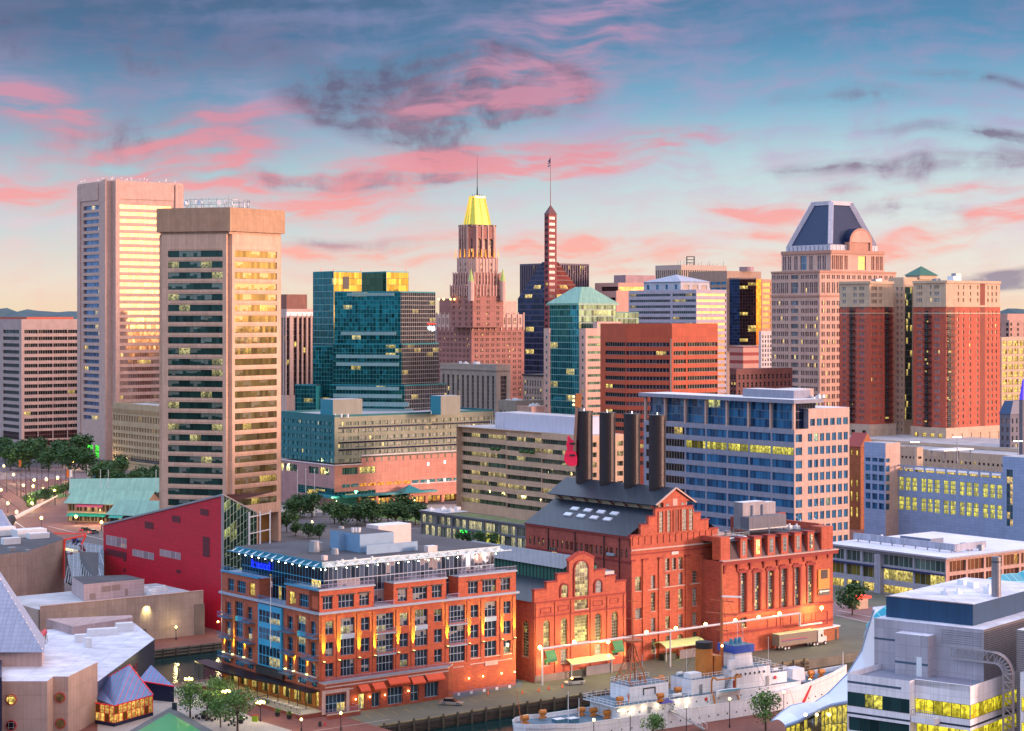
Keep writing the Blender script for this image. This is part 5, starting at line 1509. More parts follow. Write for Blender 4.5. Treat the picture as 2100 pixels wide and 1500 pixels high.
T.wins=[(q,(G_M2 if abs(q[0][2]-h*.34)<.1 and i_<15 else(G_LIT if abs(q[0][2]-.3)<.1 else mt)),pw,ph,n_)for i_,(q,mt,pw,ph,n_)in enumerate(T.wins)]
T.mb('awning').obox(ft.fa.pt(.6,h*.60+.003,0),ft.fa.d3()*(ft.fa.W-1),ft.fa.n3()*.5,(0,0,.5),plain('navy_awning','1a2458',.6))
T.mb('roof').prism(ft.sub(-1.2,ft.la+1,-1.2,ft.lb).poly(),zt,zt+.5,MW,wall('white_roof','d2d6e6',amt=.12,scale=.08,streak=0,panel=(9,4)))
SC=wall('rust_screen','a9adc0',amt=.2,scale=.2,streak=.25)
z0=zt+.5
l0=ft.sub(ft.la*.10,ft.la*.97,9.5,10);T.mb('roof_screen').prism(l0.poly(),z0+.6,z0+2.6,SC)
l1=ft.sub(ft.la*.10,ft.la*.10+.5,10.2,24);T.mb('roof_screen').prism(l1.poly(),z0+.6,z0+2.6,SC)
for i in range(9):q=ft.P(ft.la*(.12+.1*i),9.2);T.mb('screen_leg').box((*q,z0),.3,.3,.9,GREYMET,GA)
T.mb('roof_unit').prism(ft.sub(ft.la*.40,ft.la*.66,15,21).poly(),z0,z0+2.6,plain('blue_unit','5a6a86',.5),WHITEMET)
roof_kit(T,ft.sub(2,ft.la*.38,12,24),z0,9,3,GREYMET,.8)
roof_kit(T,ft.sub(ft.la*.7,ft.la*.95,12,22),z0,5,4,WHITEMET,.7)
T.done()
# ------------------------------------------------------------------ brick power station: three joined halls, each its own building
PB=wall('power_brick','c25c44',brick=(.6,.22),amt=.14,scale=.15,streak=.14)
PBS=wall('power_brick_shaded','ac5044',brick=(.6,.22),amt=.14,scale=.15,streak=.12)  # darker copy of the brick puts the side faces' shade in the colour
TRIM=wall('red_sandstone','8f3030',amt=.14,scale=.6)
STONE=wall('pale_band','c0a49c',amt=.1)
BLKROOF=wall('standing_seam','2b3442',stripe=(1.6,.05,srgb('1b222c')),amt=.14,rough=.42,streak=.25)
G_P=glass('mill_glass','242624','4f5248',.0,spec=.05,frame='a9a49a',ft=(.07,.06),lit=.10,group=2,lits=1.0)
G_PL=glass('mill_glass_lit','4a4a34','7a7a50',.0,spec=.05,frame='a9a49a',ft=(.07,.06),lit=.55,group=2,lits=1.1,litc=(1,.85,.35))
G_PW=glass('mill_glass_pale','565c64','8a9094',.0,spec=.05,frame='a9a49a',ft=(.07,.06),lit=.0)
cc=G(1294,1359)
ft=Foot(1294,cc.y,1078,1472)
Yc=ft.Y
T=Thing('power_station_hall','tall red brick hall with stepped gable and dark roofs below the four chimneys','building',(ft.c.x,ft.c.y,0))
zp=lambda py:Z(py,Yc)
fb,fa=ft.fb,ft.fa
ze=fa.z(1294,1100)
zs=zp(1122)
U=lambda px:fb.u(px)
Q=lambda px,py:fb.z(px,py)
cx=(U(1345),U(1420))
rows1=[(Q(1381,1398-28),Q(1381,1345))]
def opening(px0,px1,py0,py1,gm,arch=False):
 return(fb.u(px0),fb.u(px1),fb.z(px0,py1),fb.z(px0,py0),gm,arch)
ops=[opening(1302,1315,1184,1213,G_PL),opening(1335,1344,1181,1208,G_PW),opening(1364,1373,1146.5,1171,G_P),opening(1378,1386.5,1145,1169,G_P),opening(1391,1400,1144,1168,G_P),
  opening(1364.5,1374,1178,1203,G_P),opening(1391,1400,1175,1200,G_PW),opening(1420,1429,1172,1196,G_P),opening(1447,1459.5,1168,1194,G_PL),
  opening(1335,1344,1216,1254,G_P),opening(1364.5,1374,1213,1250,G_P),opening(1391,1400,1209,1247,G_PL),opening(1420,1429,1206,1243,G_PW),opening(1447,1460,1230,1252,G_PW),
  opening(1302,1316,1249,1270,G_PW),opening(1335,1344,1268,1296,G_PW),opening(1364.5,1374,1265,1290,G_PL),opening(1391,1400,1261,1288,G_PW),opening(1420,1429,1257,1283,G_PW),
  opening(1336,1345,1311,1340,G_P),opening(1366,1374,1305,1318,G_P),opening(1389,1401,1301,1316,G_PL,True),opening(1421,1430,1297,1312,G_P),opening(1447,1461,1293,1332,G_PW)]
def openwall(T,f,z0,z1,ops,wm,depth=.45,part='wall',frames=True,pw=.55,ph=.7):
 """wall with freely placed openings: split into columns by every opening edge"""
 us=sorted({0.0,f.W}|{o[0]for o in ops}|{o[1]for o in ops})
 mb=T.k(part)
 for a,b in zip(us,us[1:]):
  if b-a<.005:continue
  col=sorted([o for o in ops if o[0]<=a+1e-4 and o[1]>=b-1e-4],key=lambda o:o[2])
  z=z0
  for o in col:
   f.quad(mb,a,b,z,o[2],wm);z=o[3]
  f.quad(mb,a,b,z,z1,wm)
 for(p,q,a,b,gm,arch)in ops:
  for(ua,za),(ub,zb)in(((p,a),(q,a)),((q,a),(q,b)),((q,b),(p,b)),((p,b),(p,a))):
   mb.poly([f.pt(ua,za,0),f.pt(ub,zb,0),f.pt(ub,zb,-depth),f.pt(ua,za,-depth)],wm)
  if arch:
   r=(q-p)/2;c=(p+q)/2;hz=b-r;n=8
   for i in range(n):
    t0,t1=pi*i/n,pi*(i+1)/n
    a0=(c+r*cos(t0),hz+r*sin(t0));a1=(c+r*cos(t1),hz+r*sin(t1))
    mb.poly([f.pt(a1[0],a1[1]),f.pt(a0[0],a0[1]),f.pt(a0[0],b),f.pt(a1[0],b)],wm)
    mb.poly([f.pt(a1[0],a1[1]),f.pt(a1[0],a1[1],-depth),f.pt(a0[0],a0[1],-depth),f.pt(a0[0],a0[1])],wm)
  if frames:
   f.slab(T.k('sill'),p-.1,q+.1,a-.18,a,.12,STONE)
  T.win([f.pt(p,a,-depth),f.pt(q,a,-depth),f.pt(q,b,-depth),f.pt(p,b,-depth)],gm,pw,ph)
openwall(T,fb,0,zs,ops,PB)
steps=[(1294,1471,1122,1099),(1294,1454,1099,1082),(1318,1437,1082,1066),(1333,1421,1066,1046)]
z_=zs
lev=[Q(1294,y)for y in(1099,1076,1058)]
gw=[(0,fb.W),(fb.u(1314),fb.u(1453)),(fb.u(1330),fb.u(1437)),(fb.u(1344),fb.u(1421))]
gz=[zs,Q(1294,1100),Q(1314,1078),Q(1332,1061),Q(1345,1044)]
cx0,cx1=fb.u(1363),fb.u(1404)
for i in range(4):
 a,b=gw[i]
 gb=T.mb('gable')
 if i==0:
  nicol=cb(b-a-3,1.55,.75,.2)
  fb.slab(gb,a,b,gz[i],gz[i+1],.0,PB,back=-.9)
 else:
  fb.slab(gb,a,b,gz[i],gz[i+1],0,PB,back=-.9)
 fb.slab(T.mb('coping'),a-.15,(gw[i+1][0]if i<3 else b),gz[i+1],gz[i+1]+.25,.2,TRIM,back=-1.0)
 if i<3:fb.slab(T.mb('coping'),gw[i+1][1],b+.15,gz[i+1],gz[i+1]+.25,.2,TRIM,back=-1.0)
for i,(xa,xb)in enumerate(((1351,1358.5),(1367.5,1374),(1382,1391),(1398,1407),(1412,1420))):
 w=T.mb('slot_window');yb=1093-(xa-1351)*.09
 fb.slab(w,fb.u(xa),fb.u(xb),fb.z(xa,yb),fb.z(xa,yb-45+abs(2-i)*1),.05,(G_P if i!=2 else wall('board_up','8a4a3a')))
 for u in(fb.u(xa)-.28,fb.u(xb)):fb.slab(T.mb('pilaster'),u,u+.28,fb.z(xa,yb),fb.z(xa,yb-44),.22,PB)
at0,at1=fb.u(1362),fb.u(1408)
za0,za1=gz[4]-.2,fb.z(1362,1024)
atm=T.mb('attic');fb.slab(atm,at0,at1,za0,za1,-.2,PB,back=-9)
for(xa,xb)in((1367,1373),(1381,1390),(1398,1404)):
 fb.slab(T.mb('window'),fb.u(xa),fb.u(xb),za0+.6,za1-(.1 if xa==1381 else 1.2),-.14,STONE if xa==1381 else G_PW,back=-.3)
for u in cb(fb.W,1.95,.85,.9):
 n=T.k('arcade')
 fb.slab(n,u[0]-.45,u[0],fb.z(1300,1119),fb.z(1300,1102),.18,PB)
 for k_ in range(4):
  t0,t1=pi*k_/4,pi*(k_+1)/4;c_=(u[0]+u[1])/2;r=.46;hz=fb.z(1300,1105)
  n.poly([fb.pt(c_+r*cos(t1),hz+r*sin(t1),.18),fb.pt(c_+r*cos(t0),hz+r*sin(t0),.18),fb.pt(c_+r*cos(t0),fb.z(1300,1100),.18),fb.pt(c_+r*cos(t1),fb.z(1300,1100),.18)],PB)
fb.slab(T.mb('cornice'),0,fb.W,fb.z(1294,1131),fb.z(1294,1128),.3,STONE)
fb.slab(T.mb('cornice'),0,fb.W,fb.z(1294,1140),fb.z(1294,1137.5),.16,TRIM)
for(xa,xb)in((1294,1301),(1317,1327),(1350,1358),(1405,1413),(1436,1442),(1464,1471)):
 fb.slab(T.mb('pilaster'),fb.u(xa),fb.u(xb),0,fb.z(1294,1152),.28,PB)
 fb.slab(T.mb('capital'),fb.u(xa)-.15,fb.u(xb)+.15,fb.z(1294,1152),fb.z(1294,1149),.42,TRIM)
for(xa,xb,yy)in((1326,1351,1210),(1359,1405,1204),(1409,1435,1198)):fb.slab(T.mb('string_course'),fb.u(xa),fb.u(xb),fb.z(xa,yy+2),fb.z(xa,yy),.15,STONE)
fb.slab(T.mb('vent_grille'),fb.u(1377),fb.u(1391),fb.z(1377,1138),fb.z(1377,1132),.1,GREYMET)
wl=[(a,b)for g0 in range(5)for(a,b)in[(1.5+g0*(fa.W-3)/5+1.75*k_,1.5+g0*(fa.W-3)/5+1.75*k_+.75)for k_ in range(6 if g0 else 4)]]
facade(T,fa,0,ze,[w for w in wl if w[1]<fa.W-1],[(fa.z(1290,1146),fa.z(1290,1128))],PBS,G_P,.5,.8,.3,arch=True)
fa.slab(T.mb('cornice'),0,fa.W,ze-.7,ze-.1,.35,TRIM);fa.slab(T.mb('cornice'),0,fa.W,fa.z(1290,1155),fa.z(1290,1152),.2,TRIM)
for t in(.23,.49,.76,.9):T.mb('drainpipe').cyl(fa.pt(fa.W*t,2,.2),fa.pt(fa.W*t,ze-.7,.2),.14,.14,DARKMET,6)
fa.slab(T.mb('bridge_duct'),fa.u(1247),fa.u(1262),fa.z(1250,1139),fa.z(1250,1134),.6,plain('pale_blue_duct','8a9aa8'))
fa.slab(T.mb('lit_window'),fa.u(1123),fa.u(1142),fa.z(1125,1135),fa.z(1125,1122),.05,G_P)
closeback(T,ft,0,ze-1,PBS)
P=ft.P;L=ft.la
b1,b2=12.3,ft.lb-12.3
bm0,bm1=fb.u(1350),fb.u(1416)
zr=ze+5.6
r_=T.mb('roof')
b_l,b_r=at0-1.0,at1+1.0
r_.poly([(*P(L,-.5),ze-.15),(*P(-0.0+.9,-.5),ze-.15),(*P(.9,b_l),zr),(*P(L,b_l),zr)],BLKROOF)
r_=T.mb('roof');r_.poly([(*P(.9,ft.lb+.5),ze-.15),(*P(L,ft.lb+.5),ze-.15),(*P(L,b_r),zr),(*P(.9,b_r),zr)],BLKROOF)
mw=T.mb('monitor_wall');mw.prism([P(L,b_l),P(.9,b_l),P(.9,b_r),P(L,b_r)],zr-.4,zr+2.0,wall('cream_clapboard','b8a890'))
zm0=zr+1.9;bc=(b_l+b_r)/2;zm1=zm0+3.3
mr_=T.mb('monitor_roof');ov=1.9
mr_.poly([(*P(L+1,b_l-ov),zm0-.6),(*P(-.2,b_l-ov),zm0-.6),(*P(-.2,bc),zm1),(*P(L+1,bc),zm1)],BLKROOF)
mr_.poly([(*P(-.2,b_r+ov),zm0-.6),(*P(L+1,b_r+ov),zm0-.6),(*P(L+1,bc),zm1),(*P(-.2,bc),zm1)],BLKROOF)
mr_.poly([(*P(L+1,b_l-ov),zm0-.8),(*P(L+1,bc),zm1-.2),(*P(-.2,bc),zm1-.2),(*P(-.2,b_l-ov),zm0-.8)],BLKROOF)
T.mb('pediment').poly([(*P(.15,b_l-.6),zm0-.1),(*P(.15,b_r+.6),zm0-.1),(*P(.15,bc),zm1-.3)],PB)
for s_,e_ in((b_l-ov,bc),(b_r+ov,bc)):T.mb('bargeboard').bar((*P(-.25,s_),zm0-.55),(*P(-.25,e_),zm1+.05),.35,STONE)
for i in range(8):
 a_=L*(.05+.125*i)
 br=T.mb('bracket');br.bar((*P(a_,b_l),zr+.1),(*P(a_,b_l-ov+.2),zm0-.8),.22,TRIM);br.bar((*P(a_+.9,b_l-.1),zr+.1),(*P(a_,b_l-.9),zm0-.8),.16,TRIM)
for i in range(4):
 for k_ in(0,1):
  a_=L*(.30+.125*i);t=.42+.22*k_
  def RP(aa,tt):return Vector((*P(aa,-.5+(b_l+.5)*tt),ze-.15+(zr-ze+.15)*tt))
  o=RP(a_,t);ex=RP(a_+2.6,t)-o;ey=RP(a_,t+.10)-o
  n_=ex.cross(ey).normalized();n_=n_ if n_.z>0 else-n_
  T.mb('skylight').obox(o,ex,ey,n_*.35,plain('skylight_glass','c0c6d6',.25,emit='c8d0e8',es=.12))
sn=T.mb('snow_guard')
for i in range(2):sn.bar((*P(L*.95,b_l+.6+i*.5),zm0+.6+i*.4),(*P(2,b_l+.6+i*.5),zm0+.6+i*.4),.16,DARKMET)
STEEL=wall('rusted_steel','352d32',panel=(20,2.6),joint=.09,jcol=srgb('2a1d20'),amt=.25,scale=.5,rough=.45,metal=.35,streak=.2)
T.done()
chlab=['beside the hanging red guitar','second from the guitar','third from the guitar','nearest the gable']
names=[(1198,844,1003,17.5),(1245.5,847,1003,16.5),(1296,849.5,1007,17),(1348,852,1013,17.5)]
ctrs=[]
for i,(px,yt,yb,rp)in enumerate(names):
 a_t=[L*.90,L*.655,L*.40,L*.155][i]
 base=Vector(P(0,bc));t=along(base,Vector(A2),px)
 q=Vector(P(t,bc));Yq=q.y
 R=rp*Yq/FPX
 zb,ztp=Z(yb,Yq),Z(yt,Yq)
 K=Thing('chimney_stack','tall dark rusted steel chimney on the brick hall ridge, '+chlab[i],'chimney',(q.x,q.y,zm1-.8),'row of four chimneys on the power station')
 K.mb('stack').cyl((q.x,q.y,zb),(q.x,q.y,ztp),R,R,STEEL,28)
 K.mb('base_flange').cyl((q.x,q.y,zb-.5),(q.x,q.y,zb),R+.45,R+.45,DARKMET,28)
 K.mb('foot_skirt').cyl((q.x,q.y,zb-3.2),(q.x,q.y,zb-.45),R+.05,R+.05,STEEL,28)
 K.mb('rim').cyl((q.x,q.y,ztp-.25),(q.x,q.y,ztp+.12),R+.12,R+.12,DARKMET,28)
 K.mb('beacon').cyl((q.x,q.y,ztp+.12),(q.x,q.y,ztp+.7),.12,.12,plain('pale_lamp','ffffff',emit='ffffff',es=2),6)
 K.mb('ladder').bar((q.x+R*.8,q.y-R*.62,zb),(q.x+R*.8,q.y-R*.62,ztp-1),.18,DARKMET)
 K.done();ctrs.append((q,R,Yq))
q,R,Yq=ctrs[0];Yg=Yq-2
K=Thing('guitar_sign','big red electric guitar hanging beside the first chimney, strings downward neck up','sign',(X(1172,Yg),Yg,Z(958,Yg)))
out=[(1168,894),(1163,897),(1164,903),(1161,912),(1163,922),(1158,932),(1156.5,942),(1160,951),(1168,956),(1176,957),(1183,954),(1184,940),(1181,929),(1178,920),(1181,910),(1180,902),(1174,903),(1170,899)]
RED=plain('guitar_red','d02048',.3,emit='e0204a',es=.25)
m=K.mb('body')
F_=[(X(a,Yg),Yg,Z(b,Yg))for a,b in out];Bk=[(x_,y_+1.2,z_)for x_,y_,z_ in F_]
cf=Vector((X(1171,Yg),Yg,Z(928,Yg)))
for i in range(len(out)):
 j=(i+1)%len(out)
 m.poly([tuple(cf),F_[i],F_[j]],RED);m.poly([tuple(cf+Vector((0,1.2,0))),Bk[j],Bk[i]],RED);m.poly([F_[i],Bk[i],Bk[j],F_[j]],RED)
nk=K.mb('neck');nk.obox((X(1175,Yg),Yg-.3,Z(925,Yg)),(.7,0,0),(0,.6,0),(X(1181,Yg)-X(1176,Yg),0,Z(835,Yg)-Z(925,Yg)),plain('neck_wood','8a6a5a'))
hd=K.mb('headstock');hb=Vector((X(1179,Yg),Yg-.3,Z(836,Yg)))
hd.obox(hb,(1.6,0,0),(0,.7,0),(.2,0,3.6),plain('headstock_wood','b8703a'))
for k_ in range(3):K.mb('tuning_peg').ball(hb+Vector((-.35,0,.7+k_*1.05)),.34,plain('peg_glow','fff0c0',emit='ffe890',es=1.6),6,4)
for yy in(912,936):K.mb('pickup').box(Vector((X(1174,Yg),Yg-.25,Z(yy,Yg))),1.4,.3,.5,DARKMET)
for yy in(905,945):K.mb('bracket').bar((X(1178,Yg),Yg+.8,Z(yy,Yg)),(q.x,q.y,Z(yy,Yg)),.25,DARKMET)
K.done()
c2=G(1096,1401)
ft2=Foot(1096,c2.y,1006,1284)
T=Thing('power_station_hall','lower red brick hall with stepped gable and one big arched window','building',(ft2.c.x,ft2.c.y,0))
f=ft2.fb;fa=ft2.fa
zs=f.z(1096,1236)
op=lambda x0,x1,y0,y1,gm,ar=False:(f.u(x0),f.u(x1),f.z(x0,y1),f.z(x0,y0),gm,ar)
ops=[op(1114,1128,1273,1330,G_PL,True),op(1150,1164,1268,1325,G_PL,True),op(1178,1206,1264,1318,G_PL),op(1178,1206,1232,1251.5,G_PL),op(1220,1234,1259,1315,G_P,True),op(1254,1268,1255,1311,G_P,True),
  op(1150,1164,1332,1361,G_PW),op(1220,1234,1322,1343,G_PW),op(1115,1127,1352,1366,G_PL),op(1255,1267,1335,1345,G_P)]
openwall(T,f,0,zs,ops,PB)
gz=[zs,f.z(1098,1212),f.z(1122,1196),f.z(1145,1179)]
gw=[(0,f.W),(f.u(1121),f.W-f.u(1121)+.6),(f.u(1143),f.u(1240))]
rt=[f.u(1283),f.u(1262),f.u(1241)]
yr=[1193,1182,1169]
for i in range(3):
 a,b=gw[i][0],rt[i]
 ops_=[]
 if i>=0:
  g0,g1=gz[i],gz[i+1]
 f.slab(T.mb('gable'),a,b,g0,g1,0,PB,back=-.9)
 na=gw[i+1][0]if i<2 else f.u(1167);nb_=rt[i+1]if i<2 else f.u(1218)
 f.slab(T.mb('coping'),a-.15,na,g1,g1+.3,.25,TRIM,back=-1.0);f.slab(T.mb('coping'),nb_,b+.15,g1,g1+.3,.25,TRIM,back=-1.0)
c0,c1=f.u(1167),f.u(1218);cm=(c0+c1)/2;zt3=f.z(1170,1152)
f.slab(T.mb('gable'),c0,c1,gz[3],zt3,0,PB,back=-.9)
m=T.mb('gable');pk=f.z(1192,1138)
m.poly([f.pt(c0,zt3),f.pt(c1,zt3),f.pt(cm+1,pk),f.pt(cm-1,pk)],PB);m.poly([f.pt(c1,zt3,-.9),f.pt(c0,zt3,-.9),f.pt(cm-1,pk,-.9),f.pt(cm+1,pk,-.9)],PB)
for a,b in(((c0-.2,zt3),(cm-1,pk+.1)),((cm-1,pk+.1),(cm+1,pk+.1)),((cm+1,pk+.1),(c1+.2,zt3))):T.mb('coping').bar(f.pt(*a,-.4),f.pt(*b,-.4),.45,TRIM,1.3)
def archwin(f,T,u0,u1,z0,z1,gm,off=.06,fr=.35,pname='arched_window'):
 r=(u1-u0)/2;c=(u0+u1)/2;hz=z1-r;n=12
 w=T.mb(pname);g_=[(u0,z0),(u1,z0)]+[(c+r*cos(pi*i/n),hz+r*sin(pi*i/n))for i in range(n+1)]
 w.poly([f.pt(a,b,off)for a,b in g_],gm,uv=[((a-u0)/.75,(b-z0)/.9)for a,b in g_])
 s_=T.mb('arch_surround')
 s_b=T.parts[-1][1]
 for i in range(n):
  t0,t1=pi*i/n,pi*(i+1)/n
  P_=lambda rr,t,o:f.pt(c+rr*cos(t),hz+rr*sin(t),o)
  s_.poly([P_(r+fr,t0,.3),P_(r+fr,t1,.3),P_(r,t1,.3),P_(r,t0,.3)],TRIM);s_.poly([P_(r,t0,.3),P_(r,t1,.3),P_(r,t1,.0),P_(r,t0,.0)],TRIM);s_.poly([P_(r+fr,t1,.3),P_(r+fr,t0,.3),P_(r+fr,t0,0),P_(r+fr,t1,0)],TRIM)
 for uu in(u0-fr,u1):f.slab(s_,uu,uu+fr,z0,hz,.3,TRIM)
archwin(f,T,f.u(1178),f.u(1205),f.z(1178,1224),f.z(1190,1151),G_PL)
archwin(f,T,f.u(1150),f.u(1163),f.z(1150,1226),f.z(1150,1199),G_PL)
archwin(f,T,f.u(1220),f.u(1233),f.z(1220,1216),f.z(1220,1191),G_PW)
for y_ in(1236,1266):f.slab(T.mb('cornice'),0,f.W,f.z(1096,y_+2.5),f.z(1096,y_),.28,TRIM)
for xa in(1098,1137,1170,1210,1244,1278):f.slab(T.mb('pilaster'),f.u(xa),f.u(xa)+.7,0,f.z(1096,1240),.22,PB)
for(xa,xb,y0)in((1108,1130,1248),(1144,1166,1243),(1216,1236,1233),(1250,1268,1228)):
 m=T.mb('panel_frame');a,b,z0,z1=f.u(xa),f.u(xb),f.z(xa,y0+11),f.z(xa,y0)
 for q_ in((a,b,z0,z0+.15),(a,b,z1-.15,z1)):f.slab(m,*q_,.12,TRIM)
 for q_ in((a,a+.15),(b-.15,b)):f.slab(m,*q_,z0+.15,z1-.15,.12,TRIM)
f.slab(T.mb('plinth'),0,f.W,0,1.6,.35,wall('grey_plinth','8a7a74',panel=(1.2,.5)))
op=lambda x0,x1,y0,y1,gm,ar=False:(fa.u(x0),fa.u(x1),fa.z(x0,y1),fa.z(x0,y0),gm,ar)
openwall(T,fa,0,f.z(1096,1236),[op(1071,1084,1272,1345,G_P,True)],PBS)
closeback(T,ft2,0,zs,PBS)
r_=T.mb('roof');L2=ft2.la+26;P=ft2.P;W2=ft2.lb
mo0,mo1=W2*.36,W2*.70;zr=zs+3.6
r_.poly([(*P(L2,-.3),zs),(*P(.9,-.3),zs),(*P(.9,mo0),zr),(*P(L2,mo0),zr)],BLKROOF)
r_=T.mb('roof');r_.poly([(*P(.9,W2+.3),zs),(*P(L2,W2+.3),zs),(*P(L2,mo1),zr),(*P(.9,mo1),zr)],BLKROOF)
fa2=Fac(P(L2,0),P(ft2.la,0));fa2.quad(T.k('wall'),0,fa2.W,0,zs,PBS)
GLV=wall('green_louvre','2f6f62',stripe=(1.3,.35,srgb('16302e')),amt=.1)
T.mb('clerestory').prism([P(L2,mo0),P(.95,mo0),P(.95,mo1),P(L2,mo1)],zr-.3,zr+3.2,GLV)
GRS=wall('grey_seam_roof','7d828c',stripe=(1.0,.1,srgb('666a76')),amt=.1)
m=T.mb('clerestory_roof');mc=(mo0+mo1)/2
m.poly([(*P(L2+.6,mo0-.8),zr+3.2),(*P(.95,mo0-.8),zr+3.2),(*P(.95,mc),zr+5.6),(*P(L2+.6,mc),zr+5.6)],GRS)
m.poly([(*P(.95,mo1+.8),zr+3.2),(*P(L2+.6,mo1+.8),zr+3.2),(*P(L2+.6,mc),zr+5.6),(*P(.95,mc),zr+5.6)],GRS)
T.mb('roof_unit').prism(ft2.sub(3,8,W2*.80,W2*.96).poly(),zs+.3,zs+4.8,GREYMET)
T.mb('roof_duct').cyl((*P(1.5,W2*.86),zs+1.5),(*P(1.5,W2*.985),zs+1.5),1.1,1.1,plain('pale_blue_duct','1'),10)
T.done()
c3=G(1478,1346)
ft3=Foot(1478,c3.y,1470,1708,la=17)
T=Thing('power_station_hall','red brick hall with mansard dormers, tall lattice windows and stone brackets, nearest the road','building',(ft3.c.x,ft3.c.y,0))
f=ft3.fb;zc=f.z(1478,1152)
op=lambda x0,x1,y0,y1,gm,ar=False:(f.u(x0),f.u(x1),f.z(x0,y1),f.z(x0,y0),gm,ar)
G_LT=glass('lattice_glass','343c3e','6d767c',.0,spec=.05,frame='8f9496',ft=(.10,.10),lit=.07,group=1)
tall=[(1518,1530,1176,1259),(1546.5,1558.5,1175,1255),(1574,1586,1171,1251),(1601.5,1613.5,1167,1247),(1629,1640,1164,1244),(1656,1667,1160,1240)]
ops=[op(*t,G_LT)for t in tall]+[op(1519,1531,1268,1288,G_P)]
openwall(T,f,0,zc,ops,PB,depth=.6)
for(x0,x1,y0,y1)in tall:
 a,b,z0,z1=f.u(x0),f.u(x1),f.z(x0,y1),f.z(x0,y0)
 s_=T.mb('window_surround');f.slab(s_,a-.45,a,z0,z1,.2,TRIM);f.slab(s_,b,b+.45,z0,z1,.2,TRIM);f.slab(s_,a-.75,b+.75,z1,z1+.7,.3,TRIM)
 for k_ in range(3):f.slab(s_,a-.2+k_*.6,a+.2+k_*.6,z1+.7,z1+1.1,.3,TRIM)
for i,x_ in enumerate((1485,1512,1538,1566,1594,1621,1648,1675,1698)):
 u=f.u(x_);m=T.mb('bracket');z0=f.z(x_,1178-(x_-1478)*.155)
 f.slab(m,u-.4,u+.4,z0+1.0,z0+2.2,.5,TRIM);f.slab(m,u-.25,u+.25,z0,z0+1.0,.3,TRIM)
f.slab(T.mb('cornice'),-.3,f.W+.8,zc-.9,zc,1.1,TRIM,back=-.2);f.slab(T.mb('cornice'),-.3,f.W+.9,zc,zc+.25,1.3,STONE,back=-.2)
for y_,o in((1262,.35),(1300,.2)):f.slab(T.mb('string_course'),0,f.W,f.z(1478,y_+5),f.z(1478,y_),o,TRIM)
for i,(xa,xb)in enumerate(((1573,1593),(1600,1622),(1648,1664),(1672,1697))):
 m=T.mb('panel_frame');a,b=f.u(xa),f.u(xb);z0,z1=f.z(xa,1292-i*3),f.z(xa,1265-i*3)
 for q_ in((a,b,z0,z0+.2),(a,b,z1-.2,z1)):f.slab(m,*q_,.12,TRIM)
 for q_ in((a,a+.2),(b-.2,b)):f.slab(m,*q_,z0+.2,z1-.2,.12,TRIM)
bn=T.mb('banner');a,b=f.u(1676.5),f.u(1699.5)
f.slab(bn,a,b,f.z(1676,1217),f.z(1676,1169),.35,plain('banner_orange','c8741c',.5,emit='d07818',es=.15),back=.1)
f.slab(bn,a+.9,b-.8,f.z(1676,1188),f.z(1676,1170),.4,plain('banner_dark','2c2028'),back=.36)
m=T.mb('banner_arrow');ar=plain('arrow_white','d8dcd8');za=f.z(1676,1214)
f.slab(m,a,b,za-1.0,za+.6,.38,DARKMET,back=.36);f.slab(m,a+.9,b-.2,za-.15,za+.15,.42,ar,back=.38)
m.poly([f.pt(a+.2,za,.43),f.pt(a+1.0,za-.45,.43),f.pt(a+1.0,za+.45,.43)],ar)
facade(T,ft3.fa,0,zc,[],[],PBS,G_P);closeback(T,ft3,0,zc,PBS)
z1=f.z(1478,1112);P=ft3.P;W3=ft3.lb;SL=wall('slate_mansard','57444a',stripe=(.5,.12,srgb('3c3036')),amt=.2)
e0=f.u(1497);e1=W3-4.2
T.mb('mansard').poly([f.pt(e0,zc+.25,-.3),f.pt(e1,zc+.25,-.3),f.pt(e1,z1,-1.9),f.pt(e0,z1,-1.9)],SL)
T.k('roof').poly([(*q,z1-.1)for q in ft3.poly(-.3)],DARKROOF)
T.mb('parapet').prism([P(.0,0),P(0,e0),P(3,e0),P(3,0)],zc+.25,z1+1.1,PB)
T.mb('parapet').prism([P(.0,e1),P(0,W3),P(4,W3),P(4,e1)],zc+.25,z1+1.3,PB)
T.mb('parapet').prism([P(4.01,W3-.8),P(4.01,W3),P(17,W3),P(17,W3-.8)],z1-.2,z1+1.6,PB)
T.mb('parapet').prism([P(16,W3-20),P(16,W3-.81),P(17,W3-.81),P(17,W3-20)],z1-.2,z1+3.6,PBS)
T.mb('parapet').prism([P(3.01,0),P(3.01,.8),P(17,.8),P(17,0)],z1-.2,z1+1.0,PBS)
for(xa,xb)in((1518,1532),(1546,1561),(1574,1589),(1602,1616),(1629,1643),(1656,1669)):
 a,b=f.u(xa),f.u(xb);m=T.mb('dormer')
 f.slab(m,a,b,zc+.26,z1+.3,.1,PB,back=-2.2);f.slab(m,a-.2,b+.2,z1+.3,z1+.6,.3,TRIM,back=-2.2)
 w=T.mb('window');f.slab(w,a+.65,b-.65,zc+.9,z1-.3,.14,G_LIT if xa==1546 else(G_PW if xa in(1518,1629)else G_LT),back=.1)
s=ft3.sub(5.5,11,W3*.38,W3*.74);k_=T.mb('cooling_frame');zf=z1+1.6
for a_ in(0,s.la):
 for b_ in(0,s.lb*.5,s.lb):q=s.P(a_,b_);k_.bar((*q,z1),(*q,zf),.3,GREYMET)
k_.prism(s.poly(),zf-.3,zf,GREYMET)
T.mb('cooling_screen').prism(s.sub(0,3,0,s.lb*.93).poly(),zf,zf+3.0,wall('louvre_grey','6a6d7c',stripe=(1.3,.06,srgb('44464f'))))
